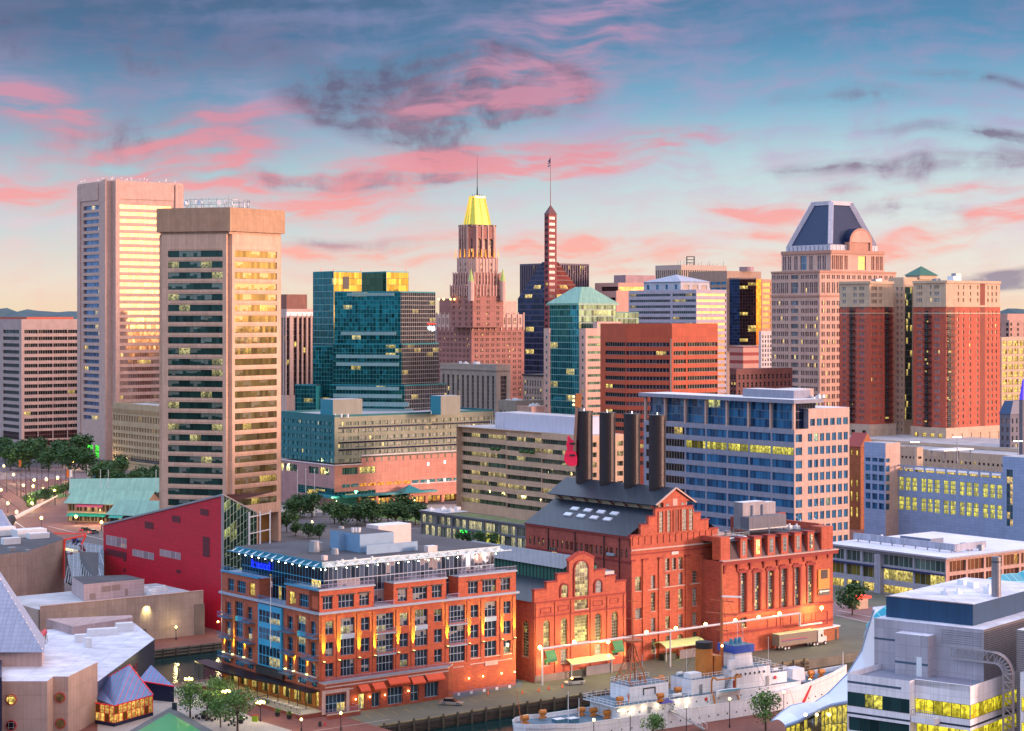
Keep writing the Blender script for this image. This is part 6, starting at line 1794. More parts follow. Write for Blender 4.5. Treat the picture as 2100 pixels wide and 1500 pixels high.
T.mb('cooling_tower').prism(s.sub(3.2,6.5,1,s.lb*.62).poly(),zf,zf+6.4,wall('galvanised','9a98a2',amt=.15,metal=.4),WHITEMET)
T.mb('cooling_tower').prism(s.sub(3.4,6.0,s.lb*.64,s.lb*.9).poly(),zf,zf+6.0,wall('galvanised','1'),WHITEMET)
for i in range(2):q=s.P(3.1,s.lb*(.3+.25*i));T.mb('vertical_duct').cyl((*q,zf+3),(*q,zf+5.6),.45,.45,wall('galvanised','1'),10)
roof_kit(T,ft3.sub(9,16,2,W3*.36),z1,9,21,wall('galvanised','1'),.8)
roof_kit(T,ft3.sub(2,14,W3*.8,W3*.92),z1,4,22,WHITEMET,.5)
rl=T.mb('roof_railing')
for(p,q,n_)in(((5,2),(5,W3*.36),8),((13.5,1),(13.5,W3*.9),14)):
 A_,B_=Vector(P(*p)),Vector(P(*q))
 for i in range(n_+1):c_=A_.lerp(B_,i/n_);rl.bar((*c_,z1),(*c_,z1+1.1),.09,GREYMET)
 for hh in(.6,1.1):rl.bar((*A_,z1+hh),(*B_,z1+hh),.08,GREYMET)
T.mb('white_pipe').tube([(*P(2,e0+1),z1+.3),(*P(2,W3*.27),z1+.4),(*P(7,W3*.27),z1+.4)],.18,WHITEMET)
T.done()
# ------------------------------------------------------------------ orange brick building by the water
def text_part(T,name,txt,f,u,z,size,mat,off=.1,sub=None,bold=.02):
 cu=bpy.data.curves.new(name,'FONT');cu.body=txt;cu.size=size;cu.extrude=.05;cu.offset=bold
 cu.materials.append(mat)
 o=bpy.data.objects.new(name,cu);C.objects.link(o);o.parent=T.root
 p=Vector(f.pt(u,z,off))-Vector(T.loc)
 o.location=p;o.rotation_euler=(pi/2,0,atan2(f.d.y,f.d.x))
 return o
def wall_spot(loc,aim,e,col,size=.9,blend=.6,r=.12):
 d=bpy.data.lights.new('spot','SPOT');d.energy=e;d.color=col;d.spot_size=size;d.spot_blend=blend;d.shadow_soft_size=r
 o=bpy.data.objects.new('spot_light',d);C.objects.link(o);o.location=loc
 o.rotation_euler=(Vector(aim)).to_track_quat('-Z','Y').to_euler();return o
def bulb_light(loc,e,col,r=.25):
 d=bpy.data.lights.new('glow','POINT');d.energy=e;d.color=col;d.shadow_soft_size=r
 o=bpy.data.objects.new('lamp_light',d);C.objects.link(o);o.location=loc;return o
OB=wall('orange_brick','b8573a',brick=(.5,.2),amt=.08,streak=.06);OBL=wall('orange_brick_shaded','a9583f',brick=(.5,.2),amt=.08,streak=.06)  # second brick is a darker copy with left-face shade in its colour
CAP=plain('grey_coping','8d9cb0',.5);BLF='5f86a8';PSP=plain('blue_grey_spandrel','8fa5bb',.5)
G_B=glass('condo_glass','182430','2e4052',.4,frame='7c8ca0',ft=(.07,.05),lit=.06,group=3,lits=1.0,litc=(1,.85,.3),blind=.2)
G_BB=glass('condo_glass_blue','142c40','24506a',.5,frame='2f8ab0',ft=(.07,.05),lit=.10,group=3,lits=1.2,litc=(1,.8,.3))
G_PH=glass('penthouse_glass','202c3a','5f6f86',.45,frame='9aa4b8',ft=(.035,.03),lit=.03,blind=.3,blindc=(.5,.42,.42))
G_PHB=glass('penthouse_glass_blue','10202c','1d3c4c',.5,frame='2a8ab0',ft=(.04,.03),lit=.06,group=3)
c4=G(655,1465);ft=Foot(655,c4.y,455,1058)
T=Thing('brick_building','orange brick waterfront building with glass penthouse, balconies and yellow uplights','building',(ft.c.x,ft.c.y,0))
f,fa=ft.fb,ft.fa
ZQ=lambda y:f.z(666,y)
zc=ZQ(1260);zt5=ZQ(1212)
zr={4:(ZQ(1303),ZQ(1276)),3:(ZQ(1347.5),ZQ(1319)),2:(ZQ(1390),ZQ(1362))}
op=lambda F,x0,x1,z,gm:(F.u(x0),F.u(x1),z[0],z[1],gm,False)
ops=[]
for x in((666,684),(740.5,758),(820,837),(890.5,906.5),(965.5,981),(1032,1047)):
 for r in(4,3,2):ops.append(op(f,*x,zr[r],G_B))
for x in((698.5,727),(850.5,877),(994,1018)):
 for r in(4,3,2):ops.append(op(f,*x,(zr[r][0]-.25,zr[r][1]+.35),G_B))
for x in((771,807),(918.5,953.5)):
 ops.append(op(f,*x,(zr[2][0]-.4,zr[2][1]+.3),G_B))
 for r in(4,3):ops.append(op(f,*x,(zr[r][0]-.7,zr[r][1]+.4),G_B))
openwall(T,f,0,zc,ops,OB,depth=.35,frames=False,pw=.95,ph=1.5)
for x in((698.5,727),(850.5,877),(994,1018)):f.slab(T.mb('spandrel'),f.u(x[0]),f.u(x[1]),zr[3][1]+.35,zr[4][0]-.25,.04,PSP)
def railing(m,F,u0,u1,z,off,mat,h=1.0,back=0.0,ends=True):
 F.slab(m,u0,u1,z+h-.07,z+h,off,mat,back=off-.07);F.slab(m,u0,u1,z+.1,z+.15,off,mat,back=off-.05)
 n=max(2,int((u1-u0)/.35))
 for i in range(n+1):
  u=u0+(u1-u0-.04)*i/n;F.slab(m,u,u+.04,z+.15,z+h-.07,off,mat,back=off-.04)
 if ends and off>.3:
  for u in(u0,u1-.05):F.slab(m,u,u+.05,z+h-.07,z+h,off-.08,mat,back=back)
RAIL=plain('mauve_rail','8c86a8',.5,.2);RAILB=plain('blue_rail','3d7fae',.5,.2)
for x in((771,807),(918.5,953.5)):
 for r in(4,3):
  a,b=f.u(x[0]),f.u(x[1]);z=zr[r][0]-.9
  m=T.mb('balcony');f.slab(m,a-.1,b+.1,z-.25,z,.9,CAP);railing(m,f,a-.1,b+.1,z,.9,RAIL)
f.slab(T.mb('cornice'),-.5,f.W+.5,zc,zc+.45,.7,CAP,back=-.2);fa.slab(T.mb('cornice'),-.3,fa.W-.21,zc,zc+.45,.7,CAP,back=-.2)
blk=[(f,657,767,((662,682),(694,726),(737,757)),0),(f,807,915,((816,835),(846,876),(886,906)),1),(f,940,1053,((960,980),(989,1017),(1027,1046)),2)]
zh=(zc+.9,zc+3.6)
for(F,xa,xb,ws,i)in blk:
 a,b=(F.u(xa)if i else-.0),(F.u(xb)if i<2 else F.W)
 g=Fac(F.pt(a,0)[:2],F.pt(b,0)[:2])
 openwall(T,g,zc,zt5,[(g.u(x0),g.u(x1),zh[0],zh[1],G_B,False)for x0,x1 in ws],OB,depth=.35,part='upper_wall',frames=False,pw=.95,ph=1.4)
 for e_ in(0,g.W):T.k('upper_wall').poly([g.pt(e_,zc,0),g.pt(e_,zc,-4),g.pt(e_,zt5,-4),g.pt(e_,zt5,0)],OB)
 T.k('terrace_deck').poly([g.pt(0,zt5),g.pt(g.W,zt5),g.pt(g.W,zt5,-4.2),g.pt(0,zt5,-4.2)],CAP)
 g.slab(T.mb('coping'),-.2 if i else-.3,g.W+.2,zt5,zt5+.3,.35,CAP,back=-.4)
 railing(T.mb('terrace_railing'),g,0,g.W,zt5+.3,.15,RAIL)
 for x0,x1 in ws:g.slab(T.mb('window_hood'),g.u(x0)-.2,g.u(x1)+.2,zh[1],zh[1]+.25,.35,DARKMET)
for(x0,x1)in((767,807),(915,940)):f.slab(T.k('terrace_deck'),f.u(x0),f.u(x1),zc+.3,zc+.5,.6,CAP,back=-4);railing(T.mb('terrace_railing'),f,f.u(x0),f.u(x1),zc+.5,.5,RAIL)
ab=[(455,531,((467,480),(486,504),(511,523)),0),(586.5,655,((592,606),(613,633),(640,654)),1)]
for(xa,xb,ws,i)in ab:
 a,b=(fa.u(xa)if i else 0),(fa.W if i else fa.u(xb))
 g=Fac(fa.pt(a,0)[:2],fa.pt(b,0)[:2])
 openwall(T,g,zc,zt5,[(max(.3,g.u(x0)),min(g.W-.5,g.u(x1)),zh[0],zh[1],G_LIT if x0 in(511,592)else G_BB,False)for x0,x1 in ws],OBL,depth=.35,part='upper_wall',frames=False,pw=.95,ph=1.4)
 e_=0 if i else g.W
 T.k('upper_wall').poly([g.pt(e_,zc,0),g.pt(e_,zc,-4),g.pt(e_,zt5,-4),g.pt(e_,zt5,0)],OBL)
 T.k('terrace_deck').poly([g.pt(0,zt5),g.pt(g.W,zt5),g.pt(g.W,zt5,-4.2),g.pt(0,zt5,-4.2)],CAP)
 g.slab(T.mb('coping'),-.2,g.W+.2-(.5 if i else 0),zt5,zt5+.3,.35,plain('blue_coping','2f86b0',.5),back=-.4)
 railing(T.mb('terrace_railing'),g,0,g.W,zt5+.3,.15,RAILB)
rowsA=[zr[4],zr[3],zr[2]]
ops=[]
doors=((464,473.5),(507.5,517),(590,600),(637,647))
for x in doors:
 for r in rowsA:ops.append(op(fa,*x,(r[0]-.3,r[1]-.1),G_BB))
for x in((482.5,498),(609.5,626.5)):
 for r in rowsA:ops.append(op(fa,*x,(r[0],r[1]+.5),G_BB))
openwall(T,fa,4.6,zc,[o for o in ops],OBL,depth=.35,frames=False,pw=.95,ph=1.5)
for x in((482.5,498),(609.5,626.5)):fa.slab(T.mb('spandrel'),fa.u(x[0]),fa.u(x[1]),zr[3][1]+.5,zr[4][0],.04,plain('teal_spandrel','2a8fb8',.4))
for x in doors:
 for r in rowsA:
  a,b=fa.u(x[0])-1.5,fa.u(x[1])+1.3;z=r[0]-.55
  m=T.mb('balcony');fa.slab(m,a,b,z-.22,z,1.5,plain('balcony_deck','4f5a70',.6));railing(m,fa,a,b,z,1.5,RAILB)
b0,b1=fa.u(535.5),fa.u(578.5)
bz=[(ZQ(1392),ZQ(1349)),(ZQ(1337),ZQ(1312)),(ZQ(1301),ZQ(1275))]
bay=T.mb('bay');fa.slab(bay,b0-.5,b1+.5,ZQ(1394),zc-.3,.5,plain('teal_panel','2490bc',.35))
for(z0,z1)in bz:
 w=T.mb('bay_window');fa.quad(w,b0,b1,z0,z1,G_BB,off=.54);n=6;w.uv[-4:]=[(0,0),(n,0),(n,2),(0,2)]
m=T.mb('bay_panel');fa.slab(m,b0-1.4,b1+1.2,ZQ(1412),ZQ(1396),.6,DARKMET)
railing(T.mb('terrace_railing'),fa,b0-1,b1+1,zc+.5,.4,RAILB)
fa.slab(T.k('terrace_deck'),b0-1,b1+1,zc+.3,zc+.5,.6,CAP,back=-4)
ph=ft.sub(3.6,ft.la-3.0,3.4,ft.lb-3.4)
zp0,zp1=zt5-.1,ZQ(1168)
for F,gm in((ph.fb,G_PH),(ph.fa,G_PHB)):
 n=max(2,round(F.W/9))
 for i in range(n):
  m=T.mb('curtain_wall');a,b=F.W*i/n,F.W*(i+1)/n;F.quad(m,a,b,zc+.4,zp1,gm);k_=round((b-a)/1.2);ou=random.randint(0,99)*12
  m.uv[-4:]=[(ou,0),(ou+k_,0),(ou+k_,3),(ou,3)]
for F in ph.backs():F.quad(T.k('upper_wall'),0,F.W,zc,zp1,CAP)
for F,off_ in zip(ft.backs(),(0,0)):F.quad(T.k('wall'),0,F.W,0,zc,OBL)
T.k('terrace_deck').poly([(*q,zc+.02)for q in ft.poly()],CAP)
rf=ft.sub(2.7,ft.la-2,2.4,ft.lb-2.4)
T.mb('roof').prism(rf.poly(),zp1,zp1+1.15,plain('white_fascia','a9bcc8',.45),DARKROOF)
TF=plain('teal_fascia','15789a',.4);rf.fa.slab(T.mb('fascia'),0,rf.fa.W-.02,zp1+.0,zp1+1.18,.1,TF)
fin=plain('outrigger','b8c8cf',.4)
LAMPW=plain('eave_lamp','ffffff',emit='f2ffe0',es=22)
for F,n in((rf.fb,18),(rf.fa,13)):
 F.slab(T.mb('brise_soleil'),0 if F is rf.fb else 0,F.W+1.6,zp1+.25,zp1+.4,2.2,fin if F is rf.fb else TF,back=1.7)
 for i in range(n):
  u=1.0+(F.W-2)*i/(n-1)
  T.mb('outrigger').poly([F.pt(u,zp1+.95,.1),F.pt(u,zp1+.3,2.0),F.pt(u+1.1,zp1+.3,2.0),F.pt(u+.2,zp1+.95,.1)],fin)
  T.mb('eave_lamp').ball(F.pt(u,zp1-.55,-.3),.12,LAMPW,6,4)
  if i%3!=2 or F is rf.fb:
   wall_spot(F.pt(u,zp1-.9,.25),(0,0,1),130,(.85,1,.8),2.2,1,.05).parent=None
text_part(T,'neon_sign','it wood',ph.fa,ph.fa.u(519),zp1-2.9,2.6,plain('blue_neon','1020ff',emit='0820ff',es=3),off=.5,bold=.0)
zr1=zp1+1.16
s=ft.sub(11,19,8,25)
RP_=plain('plant_blue','6f93b4',.5);RPP=plain('plant_pink','c9b4b4',.5)
pc=lambda px,py,Zz:G(px,py,Zz)
def rbox(name,px,py,sx,sy,h,mat,top=None):
 q=G(px,py,zr1);m=T.mb(name)
 e=[V2((q.x,q.y),(A2[0]*a*sx+B2[0]*b*sy,A2[1]*a*sx+B2[1]*b*sy))for a,b in((1,0),(0,0),(0,1),(1,1))]
 m.prism(e,zr1,zr1+h,mat,top or mat);return q
rbox('plant_house',738,1134,12,9,4.0,RP_,DARKROOF);rbox('plant_house',695,1130,1,6,3.6,RP_,DARKROOF)
rbox('cooling_tower',776,1119,5,9,4.4,RPP,WHITEMET)
q=rbox('acoustic_screen',752,1138,.2,13.5,2.0,RP_);
for i in range(9):p_=q+Vector((B2[0]*1.6*i,B2[1]*1.6*i,0));T.mb('screen_leg').box(p_-Vector((0,0,.9)),.12,.12,.95,GREYMET)
rbox('roof_unit',878,1133,1.6,2.5,1.3,RPP,WHITEMET);rbox('roof_unit',664,1150,1,1,1.0,RPP)
for(px,py,r,h)in((645,1132,1.3,2.4),(655,1130,1.0,1.9),(687,1137,.9,1.3),(700,1090,.8,1.2)):
 q=G(px,py,zr1);T.mb('duct').cyl(q,q+Vector((0,0,h)),r,r*.8,GREYMET,10)
for k_ in range(3):q=G(724+6*k_,1092,zr1+4);T.mb('vent').cyl(q,q+Vector((0,0,1.0)),.35,.5,WHITEMET,8)
q0,q1=G(695,1156,zr1),G(820,1143,zr1);T.mb('roof_pipe').bar(q0+Vector((0,0,.4)),q1+Vector((0,0,.4)),.16,WHITEMET)
for(px,py)in((692,1158),(702,1155),(728,1152),(763,1149)):q=G(px,py,zr1);T.mb('vent').cyl(q,q+Vector((0,0,.8)),.25,.3,WHITEMET,8)
YEL=(.78,1.0,.04)
UPL=plain('uplight_lens','f4ffb0',emit='f4ff90',es=5)
for px in(663,694.5,736,768,816,847,917,961.5,990,1029,1056.5):
 u=min(f.W-.5,f.u(px));z=zr[2][1]+.6
 f.slab(T.mb('pilaster'),u-.55,u+.4,zr[2][1]-3.6,zc-.6,.14,OB)
 b=T.mb('uplight');f.slab(b,u-.25,u+.2,z-.35,z-.1,.75,DARKMET,back=.15);f.slab(b,u-.2,u+.15,z-.1,z-.06,.65,UPL,back=.25)
 wall_spot(f.pt(u-.05,z,.55),Vector((0,0,1))-f.n3()*.07,34000,YEL,.42,.8,.05)
for px in(461,480,503,588,605,632):
 u=fa.u(px);z=zr[2][0]+.4
 b=T.mb('uplight');fa.slab(b,u-.2,u+.2,z-.3,z-.1,.6,UPL,back=.2)
 fa.slab(T.mb('pilaster'),u-.45,u+.45,z-1,zr[4][1]+.6,.14,OBL)
 wall_spot(fa.pt(u,z,.55),Vector((0,0,1))-fa.n3()*.07,34000,YEL,.42,.8,.05)
zt_=ZQ(1400);dpt=2.6;ue=f.u(905)
pf=Fac(f.pt(-.2,0,dpt)[:2],f.pt(ue,0,dpt)[:2])
BASEB=wall('base_brick','a04a34',brick=(.5,.2),amt=.1)
gw_=[(1.2,3.4)]
zf=.6
o_=[]
dk=glass('shop_glass','1c2c3c','3c5468',.35,frame='7fa0b8',ft=(.06,.04),lit=.1)
ent=(pf.u(662),pf.u(716))
for(x0,x1,y0,y1)in((735,748,1424,1460),(762,779,1422,1455),(795,826,1412,1447),(842,859,1405,1440),(871,899,1402,1432)):
 o_.append((pf.u(x0),pf.u(x1),max(.4,pf.z(x0,y1)),pf.z(x0,y0),dk,False))
o_.append((pf.u(668),pf.u(709),.5,4.2,dk,False))
openwall(T,pf,0,zt_,o_,BASEB,depth=.4,part='shop_base',frames=False,pw=1.0,ph=2.2)
eb=Fac(pf.p1,f.pt(ue+3.2,0)[:2]);eb.quad(T.k('shop_base'),0,eb.W,0,zt_,BASEB)
lb_=Fac(f.pt(-.2,0)[:2],pf.p0);lb_.quad(T.k('shop_base'),0,lb_.W,0,zt_,BASEB)
T.mb('terrace').prism([tuple(pf.p0-f.n*0),tuple(pf.p1),tuple(eb.p1),f.pt(-.2,0,-.05)[:2]],zt_,zt_+.25,STONE,plain('terrace_floor','7d8494',.5))
pf.slab(T.mb('parapet'),0,pf.W,zt_+.25,zt_+.7,.1,CAP,back=-.1);railing(T.mb('terrace_railing'),pf,0,pf.W,zt_+.3,.1,RAIL)
pf.slab(T.mb('stone_band'),.4,ent[1]+1,zt_-1.6,zt_-1.3,.1,STONE);pf.slab(T.mb('stone_band'),0,pf.W,zt_-.7,zt_-.4,.1,STONE)
m=T.mb('door_frame');pf.slab(m,ent[0]-.2,ent[0]+.5,.4,4.6,.25,STONE);pf.slab(m,ent[1]-.8,ent[1]-.1,.4,4.6,.25,STONE);pf.slab(m,ent[0]-.2,ent[1]-.1,4.6,5.3,.25,STONE)
AWN=plain('orange_awning','d0502c',.6)
for(x0,x1,y0)in((734,754,1412),(762,786,1408),(793,835,1398),(841,867,1396),(871,907,1390)):
 a,b,z=pf.u(x0),pf.u(x1),pf.z(x0,y0+4)
 T.mb('awning').poly([pf.pt(a,z,1.3),pf.pt(b,z,1.3),pf.pt(b,z+1.1,.05),pf.pt(a,z+1.1,.05)],AWN)
 T.parts[-1][1].poly([pf.pt(a,z-.3,1.3),pf.pt(b,z-.3,1.3),pf.pt(b,z,1.3),pf.pt(a,z,1.3)],AWN)
SCN=plain('sconce','ffe8b0',emit='ffd080',es=14)
for px,py in((728,1434),(757,1429),(788,1425),(836,1417)):
 q=Vector(pf.pt(pf.u(px),pf.z(px,py),.3));T.mb('wall_lamp').ball(q,.16,SCN,6,4);bulb_light(q+pf.n3()*.35,55,(1,.55,.15),.1)
for px,py in((960,1391),(989,1387),(1027,1381),(1054,1378)):
 q=Vector(f.pt(min(f.W-.4,f.u(px)),f.z(px,py),.3));T.mb('wall_lamp').ball(q,.16,SCN,6,4);bulb_light(q+f.n3()*.35,55,(1,.55,.15),.1)
for(x0,x1,yy)in((912,951,1371),(963,1050,1362)):
 f.slab(T.mb('stone_band'),f.u(x0),f.u(x1),f.z(x0,yy+2),f.z(x0,yy),.12,STONE);f.slab(T.mb('stone_band'),f.u(x0),f.u(x1),f.z(x0,yy-9),f.z(x0,yy-11),.12,STONE)
f.slab(T.mb('sign_panel'),f.u(994),f.u(1020),f.z(994,1366),f.z(994,1357),.2,STONE)
pf.slab(T.mb('sign_panel'),pf.u(873),pf.u(900),zt_-1.2,zt_-.75,.2,STONE)
AMW=wall('amber_wall','b8783a',brick=(.5,.2));rest=Fac(fa.pt(0,0,-1.6)[:2],fa.pt(fa.W,0,-1.6)[:2])
gR=glass('restaurant_glass','3a4a30','8a7a30',.15,frame='2a4a50',ft=(.08,.03),lit=.8,group=1,litc=(1,.75,.2),lits=1.6)
facade(T,rest,0,4.8,split(1,rest.W-1,9,1.3),[(.9,3.9)],AMW,gR,1.0,3.2,.3,part='restaurant_wall')
T.k('restaurant_wall').poly([fa.pt(0,4.6,0),fa.pt(0,4.6,-1.7),fa.pt(fa.W,4.6,-1.7),fa.pt(fa.W,4.6,0)],OBL)
n=14;CAN=plain('dark_canopy','1c1824',.35,.3)
dc=lambda t:2.6+2.4*sin(pi*min(1,t*1.15+.1))
u0,u1=-6.5,fa.W+.6;m=T.mb('canopy')
for i in range(n):
 a,b=u0+(u1-u0)*i/n,u0+(u1-u0)*(i+1)/n
 ta,tb=i/n,(i+1)/n
 for z,fl_ in((4.75,0),(4.95,1)):
  q=[fa.pt(a,z,dc(ta)),fa.pt(b,z,dc(tb)),fa.pt(b,z,.05),fa.pt(a,z,.05)]
  m.poly(q if fl_ else q[::-1],CAN)
 m.poly([fa.pt(a,4.6,dc(ta)),fa.pt(b,4.6,dc(tb)),fa.pt(b,5.0,dc(tb)),fa.pt(a,5.0,dc(ta))],CAN)
 T.mb('canopy_post').cyl(fa.pt(a+.5,0,dc(ta)-.8),fa.pt(a+.5,4.7,dc(ta)-.8),.09,.09,DARKMET,6)
 if i%2:bulb_light(fa.pt(a,4.1,1.3),130,(1,.62,.16),.2)
for(x0,x1)in((461,473),(484,500),(509,520),(590,600),(612,628),(640,650)):
 fa.slab(T.mb('window'),fa.u(x0),fa.u(x1),5.5,6.7,.05,G_BB)
for(x0,x1)in((462,518),(588,649)):fa.slab(T.mb('stone_band'),fa.u(x0),fa.u(x1),7.3,7.65,.14,STONE)
TB=wall('terrace_brick','94493c',brick=(.5,.2));TS=plain('terrace_stone','b4a890',.7)
for(a,b)in((-1.5,fa.W*.50),(fa.W*.62,fa.W+2.0)):
 fa.slab(T.mb('terrace_base'),a,b,0,.8,6.0,TB,back=.05)
 fa.slab(T.mb('terrace_coping'),a,b,.8,.95,6.0,TS,back=.06);railing(T.mb('terrace_railing'),fa,a,b,.95,5.9,plain('dark_rail','4a5058',.5))
for k_ in range(5):fa.slab(T.mb('step'),fa.W*.51,fa.W*.61,0,.8-k_*.16,4.6+k_*.5,TS,back=.1 if k_==0 else 4.6+(k_-1)*.5)
fa.slab(T.mb('planter_wall'),fa.W*.465,fa.W*.50,0,2.0,7.6,TB,back=6.02)
for i in range(6):
 q=fa.pt(fa.W*(.68+.055*i),.95,4.4);t=T.mb('terrace_table');t.cyl(q,Vector(q)+Vector((0,0,.72)),.06,.06,DARKMET,6);t.cyl(Vector(q)+Vector((0,0,.72)),Vector(q)+Vector((0,0,.77)),.5,.5,plain('pale_table','d8d4c0'),10)
pf.slab(T.mb('ramp_wall'),-1.5,pf.u(722),0,.8,3.2,TB,back=2.9);pf.slab(T.mb('ramp_coping'),-1.5,pf.u(722),.8,.95,3.25,TS,back=2.85)
railing(T.mb('ramp_railing'),pf,-1.4,pf.u(722),.95,3.1,RAIL)
railing(T.mb('ramp_railing'),f,f.u(912),f.u(1050),.2,3.6,RAILB,1.1);railing(T.mb('ramp_railing'),f,f.u(905),f.u(960),.2,5.0,RAILB,1.1)
for i in range(5):q=f.pt(f.u(920+26*i),.5,3.75);T.mb('notice').box(q,.7,.05,.6,WHITEMET,GA)
T.done()
b=at(555,1330,ft.fa.p0.y*.4+ft.c.y*.6-3);K=Thing('flagpole','white flagpole with a limp red and white flag before the teal glass bay','flagpole',b)
K.mb('pole').cyl(b,(b.x,b.y,Z(1181,b.y)),.1,.06,WHITEMET,6);K.mb('finial').ball((b.x,b.y,Z(1180,b.y)),.2,plain('gold_ball','d8a838',.3,.8),8,5)
z_=Z(1193,b.y);m=K.mb('flag')
for i in range(6):m.poly([(b.x+.08,b.y,z_-.2*i),(b.x+.38,b.y+.1,z_-.2*i-.15),(b.x+.38,b.y+.1,z_-.2*i-.35),(b.x+.08,b.y,z_-.2*i-.2)],FR if i%2 else FW)
K.done()
# ------------------------------------------------------------------ waterfront: water, quays, ground (grid rectangles)
O_=Vector((c4.x,c4.y));AV,BV=Vector(A2),Vector(B2)
def ab(p):p=Vector(p[:2])-O_;return p.dot(AV),p.dot(BV)
def gp(a,b):q=O_+AV*a+BV*b;return(q.x,q.y)
def rect(a0,a1,b0,b1):return[gp(a1,b0),gp(a0,b0),gp(a0,b1),gp(a1,b1)]
ASPH=wall('asphalt','55525a',amt=.22,scale=.07,streak=0,rough=.85)
QUAY=wall('quay_asphalt','5f6156',amt=.22,scale=.15,streak=0,rough=.8)  # olive tint holds greenish lamp light in the base colour
BPAV=wall('brick_paving','7d4a42',brick=(.9,.45),amt=.18,scale=.12,streak=0)
LPAV=wall('pale_paving','a39a96',panel=(1.2,1.2),amt=.12,streak=0)
CONQ=wall('quay_concrete','6e6a62',panel=(3,.7),amt=.3)
LAWN=wall('lawn','44702a',amt=.4,scale=.3,streak=0)
aq=ab(G(776,1491))[0];bq=ab(G(776,1491))[1]
a1=ab(G(350,1402))[0];a2=ab(G(317,1333))[0]
ap_,bp_=ab(G(1335,1497,-1))[0],ab(G(1335,1497,-1))[1]
wm_,wg,wp=_mat('harbour_water')
tcw=wg.new('ShaderNodeTexCoord');wp.inputs['Base Color'].default_value=(.006,.028,.03,1);wp.inputs['Roughness'].default_value=.07;wp.inputs['IOR'].default_value=1.25
wb=wg.new('ShaderNodeBump');wb.inputs['Strength'].default_value=.3;wb.inputs['Distance'].default_value=.25
wg.L.new(wg.noise(tcw.outputs['Object'],.55,4,.6),wb.inputs['Height']);wg.L.new(wb.outputs[0],wp.inputs['Normal'])
m=MB();q=rect(-420,a2+30,-420,500);m.poly([(*p,-2.2)for p in q],wm_);single('harbour_water',m,kind='structure')
def land(name,a0,a1_,b0,b1,mat,z=0.0):
 m=MB();m.prism(rect(a0,a1_,b0,b1),-5,z,CONQ,mat,bottom=False);single(name,m,kind='structure')
def sheet(name,poly,mat,z=.004):m=MB();m.poly([(*p[:2],z)for p in poly],mat);return single(name,m,kind='structure')
land('quay',aq,a1,bq,420,QUAY)
land('plaza_ground',-90,a1,-260,bq-.001,BPAV)
land('quay_back',a1+.001,a2,47,420,QUAY)
land('pier_ground',a2+.001,200,-300,420,BPAV)
m=MB();m.poly([(*p,-.02)for p in rect(200.01,1500,-1400,1500)],ASPH);m.poly([(*p,-.05)for p in rect(1500,16000,-9000,12000)],wall('far_ground','3f4a44',amt=.3,scale=.004,streak=0))
m.poly([(*p,-.03)for p in rect(-300,200,420,1500)],ASPH);single('ground',m,kind='structure')
land('ship_pier',-200,ap_-.5,bp_-75,180,BPAV)
K=Thing('quay_wall','timber fender wall with round piles along the harbour quay','quay wall',(*gp(aq,bq),-2.2))
qf=Fac(gp(aq,bq),gp(aq,bq+125))
for z0,z1 in((-1.0,-.5),(-1.9,-1.4)):qf.slab(K.mb('wale'),0,qf.W,z0,z1,.35,wall('wet_timber','3d3229',amt=.4,scale=1))
qf.slab(K.mb('cap'),0,qf.W,.02,.3,.3,wall('timber_cap','8a7a58',amt=.3,scale=1),back=-.25)
for i in range(34):p=qf.pt(1+i*3.7,0,.55);K.mb('pile').cyl((p[0],p[1],-3),(p[0],p[1],.75),.26,.24,wall('timber_pile','5a5040',amt=.3),8)
K.done()
cf_=Fac(gp(a2,-200),gp(a2,50))
K=Thing('quay_wall','concrete canal wall with pale timber rails, across the water from the plaza trees','quay wall',(*gp(a2,-60),-2.2))
for z0 in(-1.9,-1.1,-.35):cf_.slab(K.mb('wale'),120,cf_.W,z0,z0+.22,.3,wall('grey_timber','7a7468',amt=.3))
for i in range(36):p=cf_.pt(122+i*3.6,0,.4);K.mb('pile').cyl((p[0],p[1],-3),(p[0],p[1],.1),.2,.2,wall('timber_pile','1'),8)
K.done()
YL=plain('yellow_paint','a88a2a',.7,amt=.3);mk=MB()
def stripe(p,q,w=.14,mat=YL,m=mk,z=.008):
 p,q=Vector(p[:2]),Vector(q[:2]);n_=(q-p).normalized();n_=Vector((n_.y,-n_.x))*w/2
 m.poly([(*(p-n_),z),(*(p+n_),z),(*(q+n_),z),(*(q-n_),z)][::-1],mat)
for px in list(range(735,1010,27))+list(range(1062,1160,26)):
 p=G(px,1478-(px-735)*.155);stripe(p,p+Vector((BV.x*.8-AV.x*-3.6,BV.y*.8-AV.y*-3.6,0)))
for px in(1165,1340,1365,1390,1500,1530):p=G(px,1400-(px-1165)*.15);stripe(p,p+Vector((AV.x*3.6,AV.y*3.6,0)))
p=gp(aq+1.2,bq+2);stripe(p,gp(aq+1.2,bq+118),.12)
single('parking_marking',mk,kind='structure')
sheet('kerb_strip',rect(aq+4.5,aq+4.8,bq-14,bq+6),LPAV,.01)
sheet('pale_paving',[G(p,y)for p,y in((200,1440),(280,1385),(440,1432),(530,1478),(600,1499),(490,1540),(200,1560))],LPAV)
sheet('street',[G(560,1110),G(1080,1095),G(1080,1062),G(560,1052)],ASPH,.01)
sheet('pavement',[G(560,1052),G(940,1050),G(940,1035),G(560,1036)],LPAV,.014)
sheet('lawn',[G(600,1015),G(700,1018),G(860,1060),G(860,1072),G(640,1042)],LAWN,.02)
ROAD=wall('pink_lit_street','7a6468',amt=.15,scale=.05,streak=0)
sheet('street',[G(-60,1150),G(330,1060),G(330,1010),G(-60,955)],BPAV,.01)
sheet('street',[G(-60,985),G(230,980),G(330,966),G(200,950),G(-60,962)],ROAD,.02)
